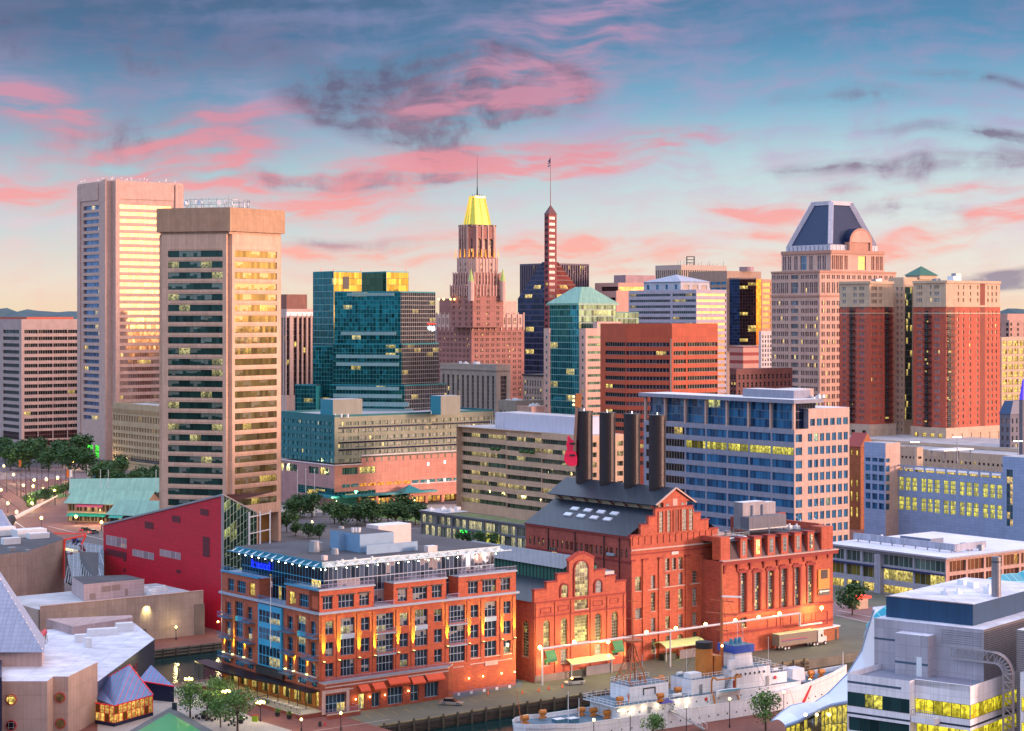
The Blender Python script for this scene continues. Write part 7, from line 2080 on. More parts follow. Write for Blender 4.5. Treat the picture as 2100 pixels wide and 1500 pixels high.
sheet('lawn',[G(52,1014),G(90,1002),G(150,1018),G(105,1024)],LAWN,.03)
sheet('street',[G(1700,1262),G(1850,1290),G(1900,1262),G(1708,1235)],ROAD,.01)
WPT=plain('white_paint','b8b4b8',.7);mk2=MB()
for a,b in(((-40,1062),(70,1058)),((30,1070),(120,1130)),((100,1080),(215,1108)),((-40,1002),(200,968)),((-40,985),(120,975)),((1715,1262),(1800,1282)),((1718,1252),(1830,1275)),((560,1062),(860,1068)),((560,1075),(860,1085))):
 stripe(G(*a),G(*b),.5,WPT,mk2,.05)
single('lane_marking',mk2,kind='structure')
# ------------------------------------------------------------------ aquarium group, left
REDW=wall('crimson_panel','bc0a2c',panel=(2.4,1.2),joint=.05,amt=.06,streak=.02,jcol=srgb('700c24'),rough=.5)
cr=G(458,1296);la=along(cr,AV,212);L0=Vector(cr[:2])+AV*la
f=Fac(L0,cr[:2]);T=Thing('aquarium_hall','crimson wedge-shaped hall with a glazed end, behind the canal','building',cr)
zl,zh_=f.z(212,1076),Z(1015,cr.y)
bk=Vector(BV)*16
w=T.mb('wall');w.poly([f.pt(0,0),f.pt(f.W,0),f.pt(f.W,zh_),f.pt(0,zl)],REDW)
b0,b1=L0+bk,Vector(cr[:2])+bk
w.poly([(*b0,0),f.pt(0,0),f.pt(0,zl),(*b0,zl)],REDW)
T.mb('roof').poly([f.pt(0,zl),f.pt(f.W,zh_),(*b1,zh_),(*b0,zl)],PALEROOF)
T.mb('coping').bar(f.pt(0,zl,.1),f.pt(f.W,zh_,.1),.5,GREYMET)
g2=Fac(cr[:2],Vector(cr[:2])+BV*along(cr,BV,527));zg1=g2.z(524,1052)
GRN_=glass('aquarium_glass','1c3a34','3c6a5c',.55,frame='8fa8a0',ft=(.07,.03),lit=.22,group=2,wob=.04,lits=.8,litc=(.9,.95,.3))
for i in range(5):
 u0_,u1_=g2.W*i/5,g2.W*(i+1)/5;z0_,z1_=zh_+(zg1-zh_)*i/5,zh_+(zg1-zh_)*(i+1)/5
 T.mb('glass_wall').poly([g2.pt(u0_,0),g2.pt(u1_,0),g2.pt(u1_,z1_),g2.pt(u0_,z0_)],GRN_,uv=[(i*2,0),(i*2+2,0),(i*2+2,14),(i*2,15)])
T.mb('glass_rail').bar(g2.pt(0,zh_),g2.pt(g2.W,zg1),.35,GREYMET);T.mb('corner_post').bar(f.pt(f.W,0,.2),f.pt(f.W,zh_,.2),.7,GREYMET)
for u in(g2.W*.72,g2.W*1.05,g2.W*1.35):T.mb('steel_post').bar(g2.pt(u,0,.8),g2.pt(u,g2.z(535,1048),.8),.35,WHITEMET)
for k_ in range(5):T.mb('steel_beam').bar(g2.pt(g2.W*.72,zg1-1-k_*4.4,.8),g2.pt(g2.W*1.35,zg1-.2-k_*4.4,.8),.25,WHITEMET)
LV=glass('louvre_panel','8f7a80','a8939a',.1,frame='b0a0a8',ft=(.05,.03),lit=0);LVD=plain('dark_red_louvre','5a1424')
for(x0,x1,y0,y1,mt,n)in((218,260,1097,1117,LV,4),(218,260,1125,1138,LVD,4),(272,316,1126,1140,LV,4),(328,371,1126,1140,LV,4),(297,315,1069,1083,LVD,1),(353,370,1057,1070,LVD,1),(411,428,1043,1056,LVD,1),(416,430,1100,1141,LVD,1),(253,259,1145,1151,LVD,1),(253,259,1166,1172,LVD,1),(362,371,1168,1175,LVD,1)):
 a,b=f.u(x0),f.u(x1);q=T.mb('louvre');q.poly([f.pt(a,f.z(x0,y1),.06),f.pt(b,f.z(x0,y1),.06),f.pt(b,f.z(x0,y0),.06),f.pt(a,f.z(x0,y0),.06)],mt,uv=[(0,0),(n,0),(n,1),(0,1)])
T.done()
ACON=wall('aquarium_concrete','b09c92',panel=(1.1,2.4),joint=.05,amt=.16,scale=.2,streak=.12)
def PXY(px,Yq):return(X(px,Yq),Yq)
T=Thing('aquarium_block','faceted board-marked concrete block with machines on a dark roof, beside the crimson hall','building',(*PXY(55,540),0))
pl=[PXY(-40,528),PXY(55,540),PXY(132,570),PXY(96,595),PXY(-40,604)]
T.mb('wall').prism(pl,0,18,ACON,DARKROOF)
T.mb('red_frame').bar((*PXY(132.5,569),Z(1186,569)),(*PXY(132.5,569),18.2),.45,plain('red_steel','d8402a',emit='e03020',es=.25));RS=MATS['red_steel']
for(p,q,ya,yb,Ya,Yb)in((133,176,1107,1098,569,575),(176,136,1098,1186,575,569),(92,176,1094,1095,592,575)):T.mb('red_frame').bar(at(p,ya,Ya),at(q,yb,Yb),.4,RS)
r=random.Random(8)
for(px,py,sx,sy,h)in((60,1100,9,5,2.2),(78,1104,6,3,1.6),(22,1116,5,2.5,1.8),(12,1098,5,3,2.6),(24,1130,2,2,1.0),(57,1134,1.2,1.2,.9),(38,1112,1.5,1.5,1.2)):
 q=G(px,py,18);T.mb('roof_unit').box(q,sx,sy,h,WHITEMET if h>1.5 else GREYMET,.6)
T.done()
T=Thing('aquarium_glass_roof','dark sloping glass roof between the concrete block and the crimson hall','building',(*PXY(170,540),0))
pts_=[at(133,1117,572),at(150,1108,578),at(213,1120,574),at(213,1204,528),at(150,1200,538),at(133,1190,548)]
m=T.mb('glazing');m.poly(pts_[::-1],glass('slope_glass','18222e','33445a',.5,frame='9aa0ae',ft=(.05,.02),lit=.05,wob=.03),uv=[(0,0),(2,0),(7,3),(9,14),(1,14),(0,12)])
m.poly([p-Vector((0,0,.5))for p in pts_],DARKMET)
r=random.Random(2)
for i in range(16):T.mb('steel_rib').bar(at(148+4.2*i,1112+.8*i,576),at(133+5.2*i,1196+.4*i,541-.8*i),.16,GREYMET)
T.mb('base').prism([PXY(128,541),PXY(213,530),PXY(216,575),PXY(135,580)],0,1.5,ACON)
for i in range(26):T.mb('rooftop_banner').box(at(150+2.4*i,1113+.95*i+r.uniform(-2,2),577),.5,.5,1.5,plain(('b1','b2','b3','b4')[i%4],('3a2a8a','2a6a4a','8a3a6a','5a6ab0')[i%4]))
T.done()
T=Thing('aquarium_wing','long low concrete wing with a lit loading bay and one wall light, facing the canal','building',(*PXY(82,482),0))
c_=Vector(PXY(82,482));e=c_+BV*along(c_,BV,417);f=Fac(c_,e);zt=11.3
ops=[(f.u(104),f.u(176),.3,4.2,glass('bay_lit','4a4a30','8a8a4a',.05,lit=.6,group=1,lits=.8,frame='5a5a50'),False),(f.u(180),f.u(205),.3,4.2,G_DARK,False),(f.u(238),f.u(246),1,3.2,G_DARK,False),(f.u(252),f.u(270),1,3.0,G_SMALL,False),(f.u(274),f.u(300),1,3.0,G_SMALL,False),(f.u(335),f.u(361),1,3.0,G_DARK,False)]
openwall(T,f,0,zt,ops,ACON,depth=.8,frames=False,pw=2,ph=3)
bkp=AV*26
T.k('wall').prism([tuple(e-BV*.01),tuple(e+bkp),tuple(c_+bkp),tuple(c_+AV*.9)],0,zt-.8,ACON,PALEROOF)
f.slab(T.mb('coping'),0,f.W,zt,zt+.2,.1,STONE,back=-.6);T.mb('door_recess_shade').obox(f.pt(f.u(398),0,0),f.d3()*3,f.n3()*.15,(0,0,8),wall('dark_conc','7d706a'))  # proud slab; darker concrete paints the shade of a doorway
wpl=[PXY(147,512),PXY(172,497),tuple(Vector(PXY(172,497))+BV*17),tuple(Vector(PXY(172,497))+BV*17+AV*10)]
T.mb('penthouse').prism(wpl,zt-1,14.8,wall('lilac_render','b9a4a8',panel=(30,.9),amt=.04),DARKROOF)
g=Fac(wpl[1],wpl[2])
for(a,b,z0,z1)in((5,7.5,12.4,13.9),(7.8,10.2,12.5,14),(1.6,3.2,10.8,12.3),(11.5,12.4,10.9,12.6)):g.slab(T.mb('louvre'),a,b,z0,z1,.06,plain('taupe_louvre','8f7c78'))
sub_=Foot.__new__(Foot);sub_.A,sub_.B=AV,BV;sub_.c=c_+BV*30;sub_.la,sub_.lb=20,f.W-32
roof_kit(T,sub_,zt-.8,12,33,WHITEMET,.8)
q=Vector(f.pt(f.u(300),6.4,1.4));wall_spot(q+Vector((0,0,2.6)),-f.n3()*1.0-Vector((0,0,.9)),1600,(1,.9,.35),1.5,1,.1)
bulb_light(f.pt(f.u(190),4.6,1.0),300,(1,.9,.4),.3)
T.done()
NAVY=plain('navy_panel','232846',.35,.2);ZR=wall('zinc_roof','8c9ab8',panel=(.9,.9),joint=.06,amt=.06);WDK=wall('white_deck','cdd0e0',amt=.26,streak=0,panel=(6,3),joint=.08)
T=Thing('aquarium_block','near concrete block with red-rimmed round windows under a pale pyramid roof','building',(*PXY(97,380),0))
pl=[PXY(4,380),PXY(97,380),PXY(109,385),PXY(140,385),PXY(200,401),PXY(88,424),PXY(-80,424)]
T.mb('wall').prism(pl,0,12,wall('near_concrete','a5908a',panel=(3.4,4.6),joint=.06,amt=.14,scale=.3,streak=.1),WDK)
for(px,py,Yq,gm)in((23,1435,379.9,G_LIT),(23,1488,379.9,G_DARK),(123,1431,384.9,G_WTCR),(124,1484,384.9,G_WTCR)):
 q=at(px,py,Yq);T.mb('round_rim').cyl(q+Vector((0,.3,0)),q+Vector((0,-.12,0)),1.05,1.05,plain('red_rim','b03030'),24)
 d_=T.mb('round_window');d_.cyl(q+Vector((0,-.1,0)),q+Vector((0,-.16,0)),.88,.88,gm,24)
bx=[PXY(-90,396),PXY(86,396),PXY(90,404),PXY(-90,420)]
T.mb('attic').prism(bx,12,15.2,wall('attic_panel','b09a98',panel=(1.2,40),amt=.05))
apx=at(-75,1060,420);e=[PXY(-100,394),PXY(90,394),PXY(93,410),PXY(-100,430)];m=T.mb('pyramid_roof')
for i in range(4):m.poly([(*e[i],15.2),(*e[(i+1)%4],15.2),tuple(apx)],ZR)
a_=Vector((*e[1],15.3))
for i in range(22):q=a_.lerp(apx,(i+.5)/22);T.mb('edge_bulb').ball(q,.12,plain('edge_bulb','d8c8c8',emit='ffe8e0',es=.5),5,4)
T.mb('side_wall').prism([PXY(-40,376),PXY(3.6,376),PXY(3.6,395),PXY(-40,395)],0,13.5,NAVY)
T.done()
T=Thing('aquarium_entrance','navy panelled wing with a white roof, between the round-window block and the canal','building',(*PXY(250,430),0))
pl=[PXY(200.5,403),PXY(317,456),PXY(276,480),PXY(95,470),PXY(95,426)]
T.mb('wall').prism(pl,0,7.6,wall('navy_ribs','3f4258',stripe=(.5,.1,srgb('2b2d40')),rough=.4),WDK)
T.mb('parapet').prism([PXY(150,462),PXY(272,476),PXY(270,480),PXY(95,474)],7.6,9.6,wall('pink_parapet','b49a9a',amt=.15))
for(px,Yq,w_,h)in((165,452,2.5,1.8),(210,462,7,1.6),(255,468,4,2.0),(180,445,1.5,2.2)):T.mb('roof_unit').box((*PXY(px,Yq),7.6),w_,2,h,WHITEMET,.4)
f=Fac(pl[0],pl[1]);w_=T.mb('red_window');u=f.u(266);w_.poly([f.pt(u,2.6,.08),f.pt(f.u(281),2.6,.08),f.pt(f.u(281),5.6,.08),f.pt(u,4.6,.08)],glass('red_grid','301820','603038',.3,frame='c02828',ft=(.08,.06),lit=.2),uv=[(0,0),(4,0),(4,4),(0,4)])
T.mb('white_truss').prism([PXY(60,428),PXY(97,452),PXY(92,456),PXY(55,432)],9.7,10.2,plain('red_deck','c83a40'))
for i in range(7):
 a,b=Vector((*PXY(62+5.2*i,430+3.2*i),7.3)),Vector((*PXY(64.5+5.2*i,431.5+3.2*i),9.7));T.mb('truss_bar').bar(a,b,.18,WHITEMET);T.mb('truss_bar').bar(b,Vector((*PXY(67+5.2*i,433+3.2*i),7.3)),.18,WHITEMET)
T.done()
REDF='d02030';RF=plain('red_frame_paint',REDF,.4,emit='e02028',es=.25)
G_CR=wall('conservatory_roof','5f7aa8',stripe=(.9,.10,srgb('c03048')),rough=.25,metal=.4)
T=Thing('conservatory','red-framed glass conservatory with glowing interior and blue sloping roof','building',G(234,1490))
P0,P1,P2_,P3=PXY(196,398),PXY(234,395),PXY(313,406),PXY(262,416)
gC=glass('conservatory_glass','6a4a18','9a6a20',.05,frame='c82830',ft=(.07,.04),lit=.85,group=1,litc=(1,.62,.15),lits=1.5)
for a,b,n in((P0,P1,4),(P1,P2_,9)):
 f=Fac(a,b)
 for i in range(n):
  q=T.mb('glass_panel');u0_,u1_=f.W*i/n,f.W*(i+1)/n;q.poly([f.pt(u0_,.7),f.pt(u1_,.7),f.pt(u1_,4.1),f.pt(u0_,4.1)],gC,uv=[(i,0),(i+1,0),(i+1,2),(i,2)])
  f.slab(T.mb('mullion'),u1_-.08,u1_+.04,.7,4.1,.08,RF)
 f.slab(T.mb('base_wall'),0,f.W,0,.7,.15,NAVY);f.slab(T.mb('eave_beam'),0,f.W,4.1,4.35,.2,RF)
apx=at(265,1363,412);rt=T.mb('roof');ev=[Vector((*PXY(194,402),4.4)),Vector((*PXY(234,394.4),4.4)),Vector((*PXY(314,405.6),4.4))];lf=at(199,1402,412)
rt.poly([ev[0],ev[1],ev[2],apx,lf],G_CR);T.mb('hip_beam').bar(ev[2],apx,.2,RF);T.mb('hip_beam').bar(ev[0],lf,.2,RF);T.mb('hip_beam').bar(lf,apx,.2,RF)
T.mb('back_wall').poly([(*P2_,0),(*P3,0),tuple(apx),(*P2_,4.3)],NAVY)
bulb_light((X(240,402),402,3),350,(1,.6,.2),.5)
T.done()
T=Thing('pavilion','small navy pavilion with a red-edged blue mono-pitch roof, left of the plaza trees','building',G(357,1440))
e=[at(283,1396,424),at(357,1408,420),at(310,1364,430)]
T.mb('roof').poly([e[0],e[1],e[2]],G_CR);T.mb('edge_beam').bar(e[0],e[1],.22,RF)
T.mb('wall').poly([(e[0].x,e[0].y,0),(e[1].x,e[1].y,0),tuple(e[1]),tuple(e[0])],NAVY);T.mb('wall').poly([(e[1].x,e[1].y,0),(e[2].x,e[2].y,0),tuple(e[2]),tuple(e[1])],NAVY)
T.done()
m=MB();q=G(358,1461);m.box(q,1.0,.5,2.0,plain('dark_box','14283a'));single('kiosk_box',m,'dark navy service cabinet standing beside the small navy pavilion','cabinet')
K=Thing('stepped_basin','stone stepped basin with a glowing green surface, at the near edge of the plaza','basin',G(352,1466))
pp=[G(349,1462),G(440,1515),G(300,1600),G(250,1520)]
for i in range(3):
 c0_=sum(pp,Vector((0,0,0)))/4;s0,s1=1.16-.07*i,1.0
 ring=[c0_+(p-c0_)*s0 for p in pp];K.mb('step').prism([(p.x,p.y)for p in ring][::-1],.0,.35+.22*i,wall('step_stone','5e6468',amt=.2))
ring=[sum(pp,Vector((0,0,0)))/4+(p-sum(pp,Vector((0,0,0)))/4)*.86 for p in pp]
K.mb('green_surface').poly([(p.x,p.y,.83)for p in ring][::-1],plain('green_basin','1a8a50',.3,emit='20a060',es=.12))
K.done()
# ------------------------------------------------------------------ white cutter moored at the quay
SO=Vector((1.4,380.1));SD=Vector((.822,.5695)).normalized();SP=Vector((-SD.y,SD.x));SL=88.0
SW=wall('ship_white','e6e8f0',panel=(5,1.6),joint=.04,amt=.08,scale=.3,streak=.12,rough=.45)
DECK=wall('ship_deck','4e6c80',amt=.25,scale=.4,streak=0,rough=.6);BUFF=plain('ship_buff','b8702e',.5,amt=.2);ORNG=plain('ship_orange','b0623a',.5)
T=Thing('cutter_ship','long white cutter ship with buff funnel, orange masts and a lifeboat, moored along the quay','ship',(SO.x+SD.x*40,SO.y+SD.y*40,-2.2))
def sp(s,t,z):q=SO+SD*s+SP*t;return Vector((q.x,q.y,z))
def sbox(name,s0,s1,t0,t1,z0,z1,mat,top=None,taper=0.0):
 m=T.mb(name);a=[sp(s0,t0,0),sp(s1,t0,0),sp(s1,t1,0),sp(s0,t1,0)]
 c_=sum(a,Vector((0,0,0)))/4;b=[c_+(p-c_)*(1-taper)for p in a]
 m.frustum([(p.x,p.y)for p in a],z0,[(p.x,p.y)for p in b],z1,mat,top or DECK);return m
prof=[(-1.2,.0,.0),(0,2.4,1.2),(2,4.2,2.8),(5,5.3,4.4),(10,6.0,5.6),(25,6.2,6.2),(50,6.2,6.2),(64,5.7,5.4),(74,4.2,3.2),(82,2.2,1.2),(88,.15,.05)]
def sheer(s):return 2.6+(.5 if s<10 else 0)+max(0,(s-50)/38)**1.7*2.8
hl=T.mb('hull');dk_=T.mb('deck')
for(s0,w0,l0),(s1,w1,l1)in zip(prof,prof[1:]):
 for sg in(-1,1):
  A_,B_,C_,D_=sp(s0 if s0>=0 else-.6,sg*l0,-2.6),sp(s1,sg*l1,-2.6),sp(s1,sg*w1,sheer(s1)+.9),sp(s0,sg*w0,sheer(s0)+.9)
  q=[A_,B_,C_,D_]
  hl.poly(q if sg<0 else q[::-1],SW,smooth=False)
  i0,i1=sp(s0,sg*max(0,w0-.18),sheer(s0)+.9),sp(s1,sg*max(0,w1-.18),sheer(s1)+.9)
  j0,j1=sp(s0,sg*max(0,w0-.18),sheer(s0)),sp(s1,sg*max(0,w1-.18),sheer(s1))
  hl.poly([i0,i1,j1,j0],SW);hl.poly([D_,C_,i1,i0],SW)
 dk_.poly([sp(s0,-w0,sheer(s0)),sp(s1,-w1,sheer(s1)),sp(s1,w1,sheer(s1)),sp(s0,w0,sheer(s0))],DECK)
bt=T.mb('boot_stripe')
for(s0,w0,l0),(s1,w1,l1)in zip(prof[1:],prof[2:]):bt.poly([sp(s0,-l0-.03-.02,-2.6),sp(s1,-l1-.05,-2.6),sp(s1,-l1-.06,-1.7),sp(s0,-l0-.06,-1.7)],DARKMET)
for k_,mt in((0,'r'),(1.5,'b')):
 m_=plain('hull_red','b02030')if k_==0 else plain('hull_blue','1a4a7a');w=1.6 if k_==0 else .6;s0=70.5-k_
 pw_=lambda s,z:5.0-(s-68)*.28-.0
 def hp(s,z):
  for(a,wa,la_),(b,wb_,lb2)in zip(prof,prof[1:]):
   if a<=s<=b:
    t=(s-a)/(b-a);W_,L_=wa+(wb_-wa)*t,la_+(lb2-la_)*t;zt_2=sheer(a)+.9+(sheer(b)-sheer(a))*t
    h_=(z+2.6)/(zt_2+2.6);return sp(s,-(L_+(W_-L_)*h_)-.05,z)
 T.mb('hull_stripe').poly([hp(s0-1.5,-1.6),hp(s0-1.5+w,-1.6),hp(s0+1.7+w,sheer(s0)+.3),hp(s0+1.7,sheer(s0)+.3)],m_)
def ztxt(name,txt,s,z,size,mat):
 cu=bpy.data.curves.new(name,'FONT');cu.body=txt;cu.size=size;cu.extrude=.03;cu.offset=.06;cu.materials.append(mat)
 me_=bpy.data.objects.new(name,cu);C.objects.link(me_);me_.parent=T.root
 me_.location=hp(s,z)-Vector(T.loc)-Vector((SP.x,SP.y,0))*.12;me_.rotation_euler=(pi/2-.12,0,atan2(SD.y,SD.x)-.02)
ztxt('hull_number','37',7.4,1.2,2.6,DARKMET)
for i in range(30):p=hp(8+2.5*i,1.2);T.mb('porthole').cyl(p,p-Vector((SP.x,SP.y,0))*.06,.17,.17,DARKMET,8)
sbox('aft_house',21,40,-4.9,4.9,2.4,5.4,SW);sbox('aft_deckhouse',25,35,-3,3.4,5.4,8.6,SW)
sbox('bridge_wing',19.5,30,-5.4,5.4,5.4,5.6,SW);sbox('deckhouse',40,70,-4.7,4.7,2.4,5.3,SW)
sbox('midship_house',41,50,-3.2,3.6,5.3,8.3,SW);sbox('locker',41.5,44.5,-2.2,0,8.3,9.4,SW,SW)
sbox('bridge_house',51,62,-4.2,4.6,5.3,9.4,SW,None,.04);sbox('bridge_tower',53.5,58.5,-2.4,2.8,9.4,13.6,SW,None,.1)
sbox('blue_screen',53.3,58.7,-2.6,3.0,12.4,14.0,plain('ship_blue','2050b0',.5),DECK);sbox('fore_house',62,67,-3.6,3.8,5.3,7.6,SW)
sbox('signal_box',50.6,52.6,-3.8,-3.2,9.4,11.4,SW,SW);sbox('gun_mount',70.5,74.3,-1.6,1.8,4.2,7.2,plain('gun_cover','c9cbd6',.7),plain('gun_cover','1'),.12)
for i,(s,z)in enumerate(((54.5,14),(56,14),(57.4,14))):T.mb('director').cyl(sp(s,.3*i,z),sp(s,.3*i,z+1.1),.45,.35,plain('ship_blue_grey','2f7a9a'),8)
q=sp(47.2,.2,8.3)
T.mb('funnel').cyl(q,q+Vector((0,0,6.0)),1.9,1.75,BUFF,24);T.mb('funnel_cap').cyl(q+Vector((0,0,5.6)),q+Vector((0,0,6.9)),1.85,1.78,plain('black_cap','15151a',.6),24)
sbox('funnel_housing',48.8,50.8,-1.2,1.6,8.3,12.2,BUFF,BUFF)
mt=T.mb('lattice_mast');pq=sp(28.5,.4,0);top=Vector((pq.x,pq.y,17))
ft_=[sp(24.5,-3.2,5.6),sp(31,-2.6,5.6),sp(31,2.8,8.6),sp(25.5,2.8,8.6)]
for p in ft_:mt.bar(p,top+(p-top)*.06,.24,ORNG)
for h_ in(.3,.55,.78):
 L_=[p+(top-p)*h_ for p in ft_]
 for i in range(4):mt.bar(L_[i],L_[(i+1)%4],.12,ORNG);mt.bar(L_[i],ft_[(i+1)%4]+(top-ft_[(i+1)%4])*(h_-.25),.1,ORNG)
T.mb('mast_platform').cyl(top,top+Vector((0,0,.35)),1.9,1.9,ORNG,12);T.mb('mast_pole').cyl(top,top+Vector((0,0,10)),.16,.08,ORNG,6)
for k_ in range(3):T.mb('yard').bar(top+Vector((-1.8+.4*k_,.3,1.0+3.6*k_)),top+Vector((1.8-.4*k_,-.3,1.0+3.6*k_)),.12,ORNG)
m_p=sp(52.6,.8,9.4);T.mb('main_mast').cyl(m_p,(m_p.x,m_p.y,31),.42,.2,ORNG,10)
for z,w in((20.5,4),(23.2,3),(17,1.6)):T.mb('yard').bar((m_p.x-w*.8,m_p.y+w*.5,z),(m_p.x+w*.8,m_p.y-w*.5,z),.16,ORNG)
T.mb('radar').bar((m_p.x,m_p.y-.5,24.2),(m_p.x+4.2,m_p.y+.6,23.9),.35,WHITEMET);T.mb('mast_lamp').ball((m_p.x,m_p.y-.6,13.8),.25,SCN,6,4)
for(s,t)in((44,-5.6),(44,5.6),(60,-5.6),(60,5.6)):T.mb('rigging').bar((m_p.x,m_p.y,26),sp(s,t,4),.05,DARKMET)
for s,t,h_ in((11.5,-.5,6.2),(16,2,4),(87,0,4),(.6,0,7)):p=sp(s,t,sheer(s));T.mb('staff').cyl(p,p+Vector((-1.0 if s<1 else 0,0,h_)),.10,.06,WHITEMET if s>1 else ORNG,6)
for i,(s,t)in enumerate(((2.5,1.6),(8.5,4),(17.8,3.6),(19.5,1.8),(20.3,-1.6),(22,-3.6),(31,-5.3),(38,-2.4),(36,3.9),(38.5,3.6),(78,.6),(80,-.5),(76,1.5))):
 z=sheer(s)if s<21 or s>70 else 5.4;p=sp(s,t,z);m=T.mb('winch');k_=BUFF
 m.cyl(p,p+Vector((0,0,1.1)),.5,.42,k_,8);m.cyl(p+Vector((-.6,-.3,1.2)),p+Vector((.6,.3,1.2)),.55,.55,k_,10);m.box(p,1.6,.8,.3,k_,atan2(SD.y,SD.x))
for s,t in((7.5,-2.2),(11.5,-1.2)):sbox('hatch',s,s+2.2,t,t+1.8,sheer(s),sheer(s)+.8,plain('hatch_blue','3f6a80'),WHITEMET)
for s,t,z in((35.2,1.5,5.4),(38,3,5.4)):
 p=sp(s,t,z);m=T.mb('ventilator');m.cyl(p,p+Vector((0,0,2.4)),.42,.42,BUFF,10);m.ball(p+Vector((0,0,2.5)),.95,BUFF,10,6)
def davit(s):
 a=sp(s,-4.2,5.3);T.mb('davit').tube([a,a+Vector((0,0,2.6)),a+Vector((-SP.x*.6,-SP.y*.6,3.4)),sp(s,-6.0,8.3)],.2,BUFF,6)
 T.parts[-1][1].tube([sp(s,-5.6,2.6),sp(s,-4.4,5.6)],.2,BUFF,6)
davit(45.5);davit(52)
T.mb('davit_beam').bar(sp(45.5,-6,8.3),sp(52,-6,8.3),.25,BUFF)
bm=T.mb('lifeboat');N_=10
for i in range(N_):
 t0,t1=i/N_,(i+1)/N_;W=lambda t:1.25*sin(pi*t)**.6 if 0<t<1 else .02
 for sg in(-1,1):
  q=[sp(45+7*t0,-6.2,4.7),sp(45+7*t1,-6.2,4.7),sp(45+7*t1,-6.2+sg*W(t1),6.0),sp(45+7*t0,-6.2+sg*W(t0),6.0)];bm.poly(q if sg<0 else q[::-1],SW)
 bm.poly([sp(45+7*t0,-6.2-W(t0),5.85),sp(45+7*t1,-6.2-W(t1),5.85),sp(45+7*t1,-6.2+W(t1),5.85),sp(45+7*t0,-6.2+W(t0),5.85)],plain('boat_cover','3a7a8a'))
def srail(s0,s1,t0,t1,z,n):
 m=T.mb('railing');a,b=sp(s0,t0,z),sp(s1,t1,z)
 for h_ in(.5,1.0):m.bar(a+Vector((0,0,h_)),b+Vector((0,0,h_)),.07,WHITEMET)
 for i in range(n+1):c_=a.lerp(b,i/n);m.bar(c_,c_+Vector((0,0,1.0)),.07,WHITEMET)
for a in((19.5,30,-5.4,-5.4,5.6,9),(19.5,30,5.4,5.4,5.6,9),(19.5,19.5,-5.4,5.4,5.6,8),(25,35,-3,-3,8.6,9),(25,35,3.4,3.4,8.6,9),(25,25,-3,3.4,8.6,5),(30,40,-4.9,-4.9,5.4,8),(41,50,-3.2,-3.2,8.3,8),(51,62,-4.1,-4.1,9.4,9),(62,62,-4,4.4,9.4,7),(62,67,-3.6,-3.6,7.6,5),(67,67,-3.6,3.8,7.6,6)):srail(*a)
for(s,z)in((22,4.6),(24.3,4.6),(27,4.7),(30.5,4.6),(36,4.7),(20.5,4.7),(77,4.2),(38.5,4.6)):
 p=sp(s,-5.15 if s<70 else 0,z);T.mb('deck_lamp').ball(p,.16,SCN,6,4);bulb_light(p-Vector((SP.x,SP.y,0))*.5,45,(1,.75,.4),.1)
for(s,t,z)in((43.5,-4.8,4.4),(63.5,-3.75,6.6)):p=sp(s,t,z);T.mb('lifebuoy').cyl(p,p-Vector((SP.x,SP.y,0))*.1,.38,.38,plain('buoy_red','c03030'),12)
for i in range(14):p=sp(23+3.0*i,-4.93 if i<6 else-4.73,4.2-.4*(i%2));T.mb('porthole').cyl(p,p-Vector((SP.x,SP.y,0))*.05,.16,.16,DARKMET,8)
for i in range(7):p=sp(52.2+1.3*i,-4.16,8.3);T.mb('bridge_window').cyl(p,p-Vector((SP.x,SP.y,0))*.05,.3,.3,DARKMET,4)
for(s,t,z,h_)in((56,-2,13.6,6),(58,2,13.6,5),(65,0,7.6,7),(44,2,8.3,5),(33,3,8.6,5),(27,-2.6,8.6,3)):p=sp(s,t,z);T.mb('whip_antenna').bar(p,p+Vector((0,0,h_)),.07,WHITEMET)
for(s,t,z)in((42.5,2.5,8.3),(63.5,2.5,7.6),(64.5,-2.6,7.6),(36.2,-3.6,5.4),(37.2,-3.6,5.4)):p=sp(s,t,z);T.mb('life_raft').cyl(p+Vector((-.5,-.35,.4)),p+Vector((.5,.35,.4)),.38,.38,WHITEMET,10)
for(s,z0,z1_)in((51.3,5.3,7.3),(60.5,5.3,7.3),(43,5.3,7.2),(28,2.6,4.6),(34,2.6,4.6)):p=sp(s,-4.95 if s<40 else(-3.25 if s<50 else-4.25),z0);T.mb('hull_door').obox(p,SD.to_3d()*.8,-SP.to_3d()*.06,(0,0,z1_-z0),plain('door_red','8a2a2a')if s==51.3 else GREYMET)
for i in range(9):T.mb('ladder').bar(sp(49.4+i*.22,-3.9,5.5+.3*i),sp(49.4+i*.22,-3.3,5.5+.3*i),.1,DARKMET)
for(s,t0)in((1,-2),(20,-6),(40,-6.2),(66,-5.6)):T.mb('mooring_line').bar(sp(s,t0,sheer(s)+.8),sp(s-4,t0-6.5,.2),.07,plain('rope','8a8270'))
for(s,t,z,r_)in((66,1.5,8.2,.9),(30,0,9.4,.7)):T.mb('searchlight').cyl(sp(s,t,z-.6),sp(s,t,z+.3),.15,r_*.5,BUFF,8)
for(s0,s1,t,z)in((2,20,-5.1,2.9),(70,84,-3.8,4.6)):pass
m=T.mb('outline_emblem');q=[sp(28.5,-3.06,7.9),sp(31.5,-3.06,7.9),sp(31.5,-3.06,6.6),sp(28.5,-3.06,6.6)]
for i in(3,0,1):m.bar(q[i],q[(i+1)%4],.2,DARKMET)
sbox('canopy_tent',32,36,-4.6,-2.6,5.2,5.2+.01,plain('tent_blue','4a4a9a'));p=sp(32.8,-5.6,3.2);m=T.mb('canopy_tent')
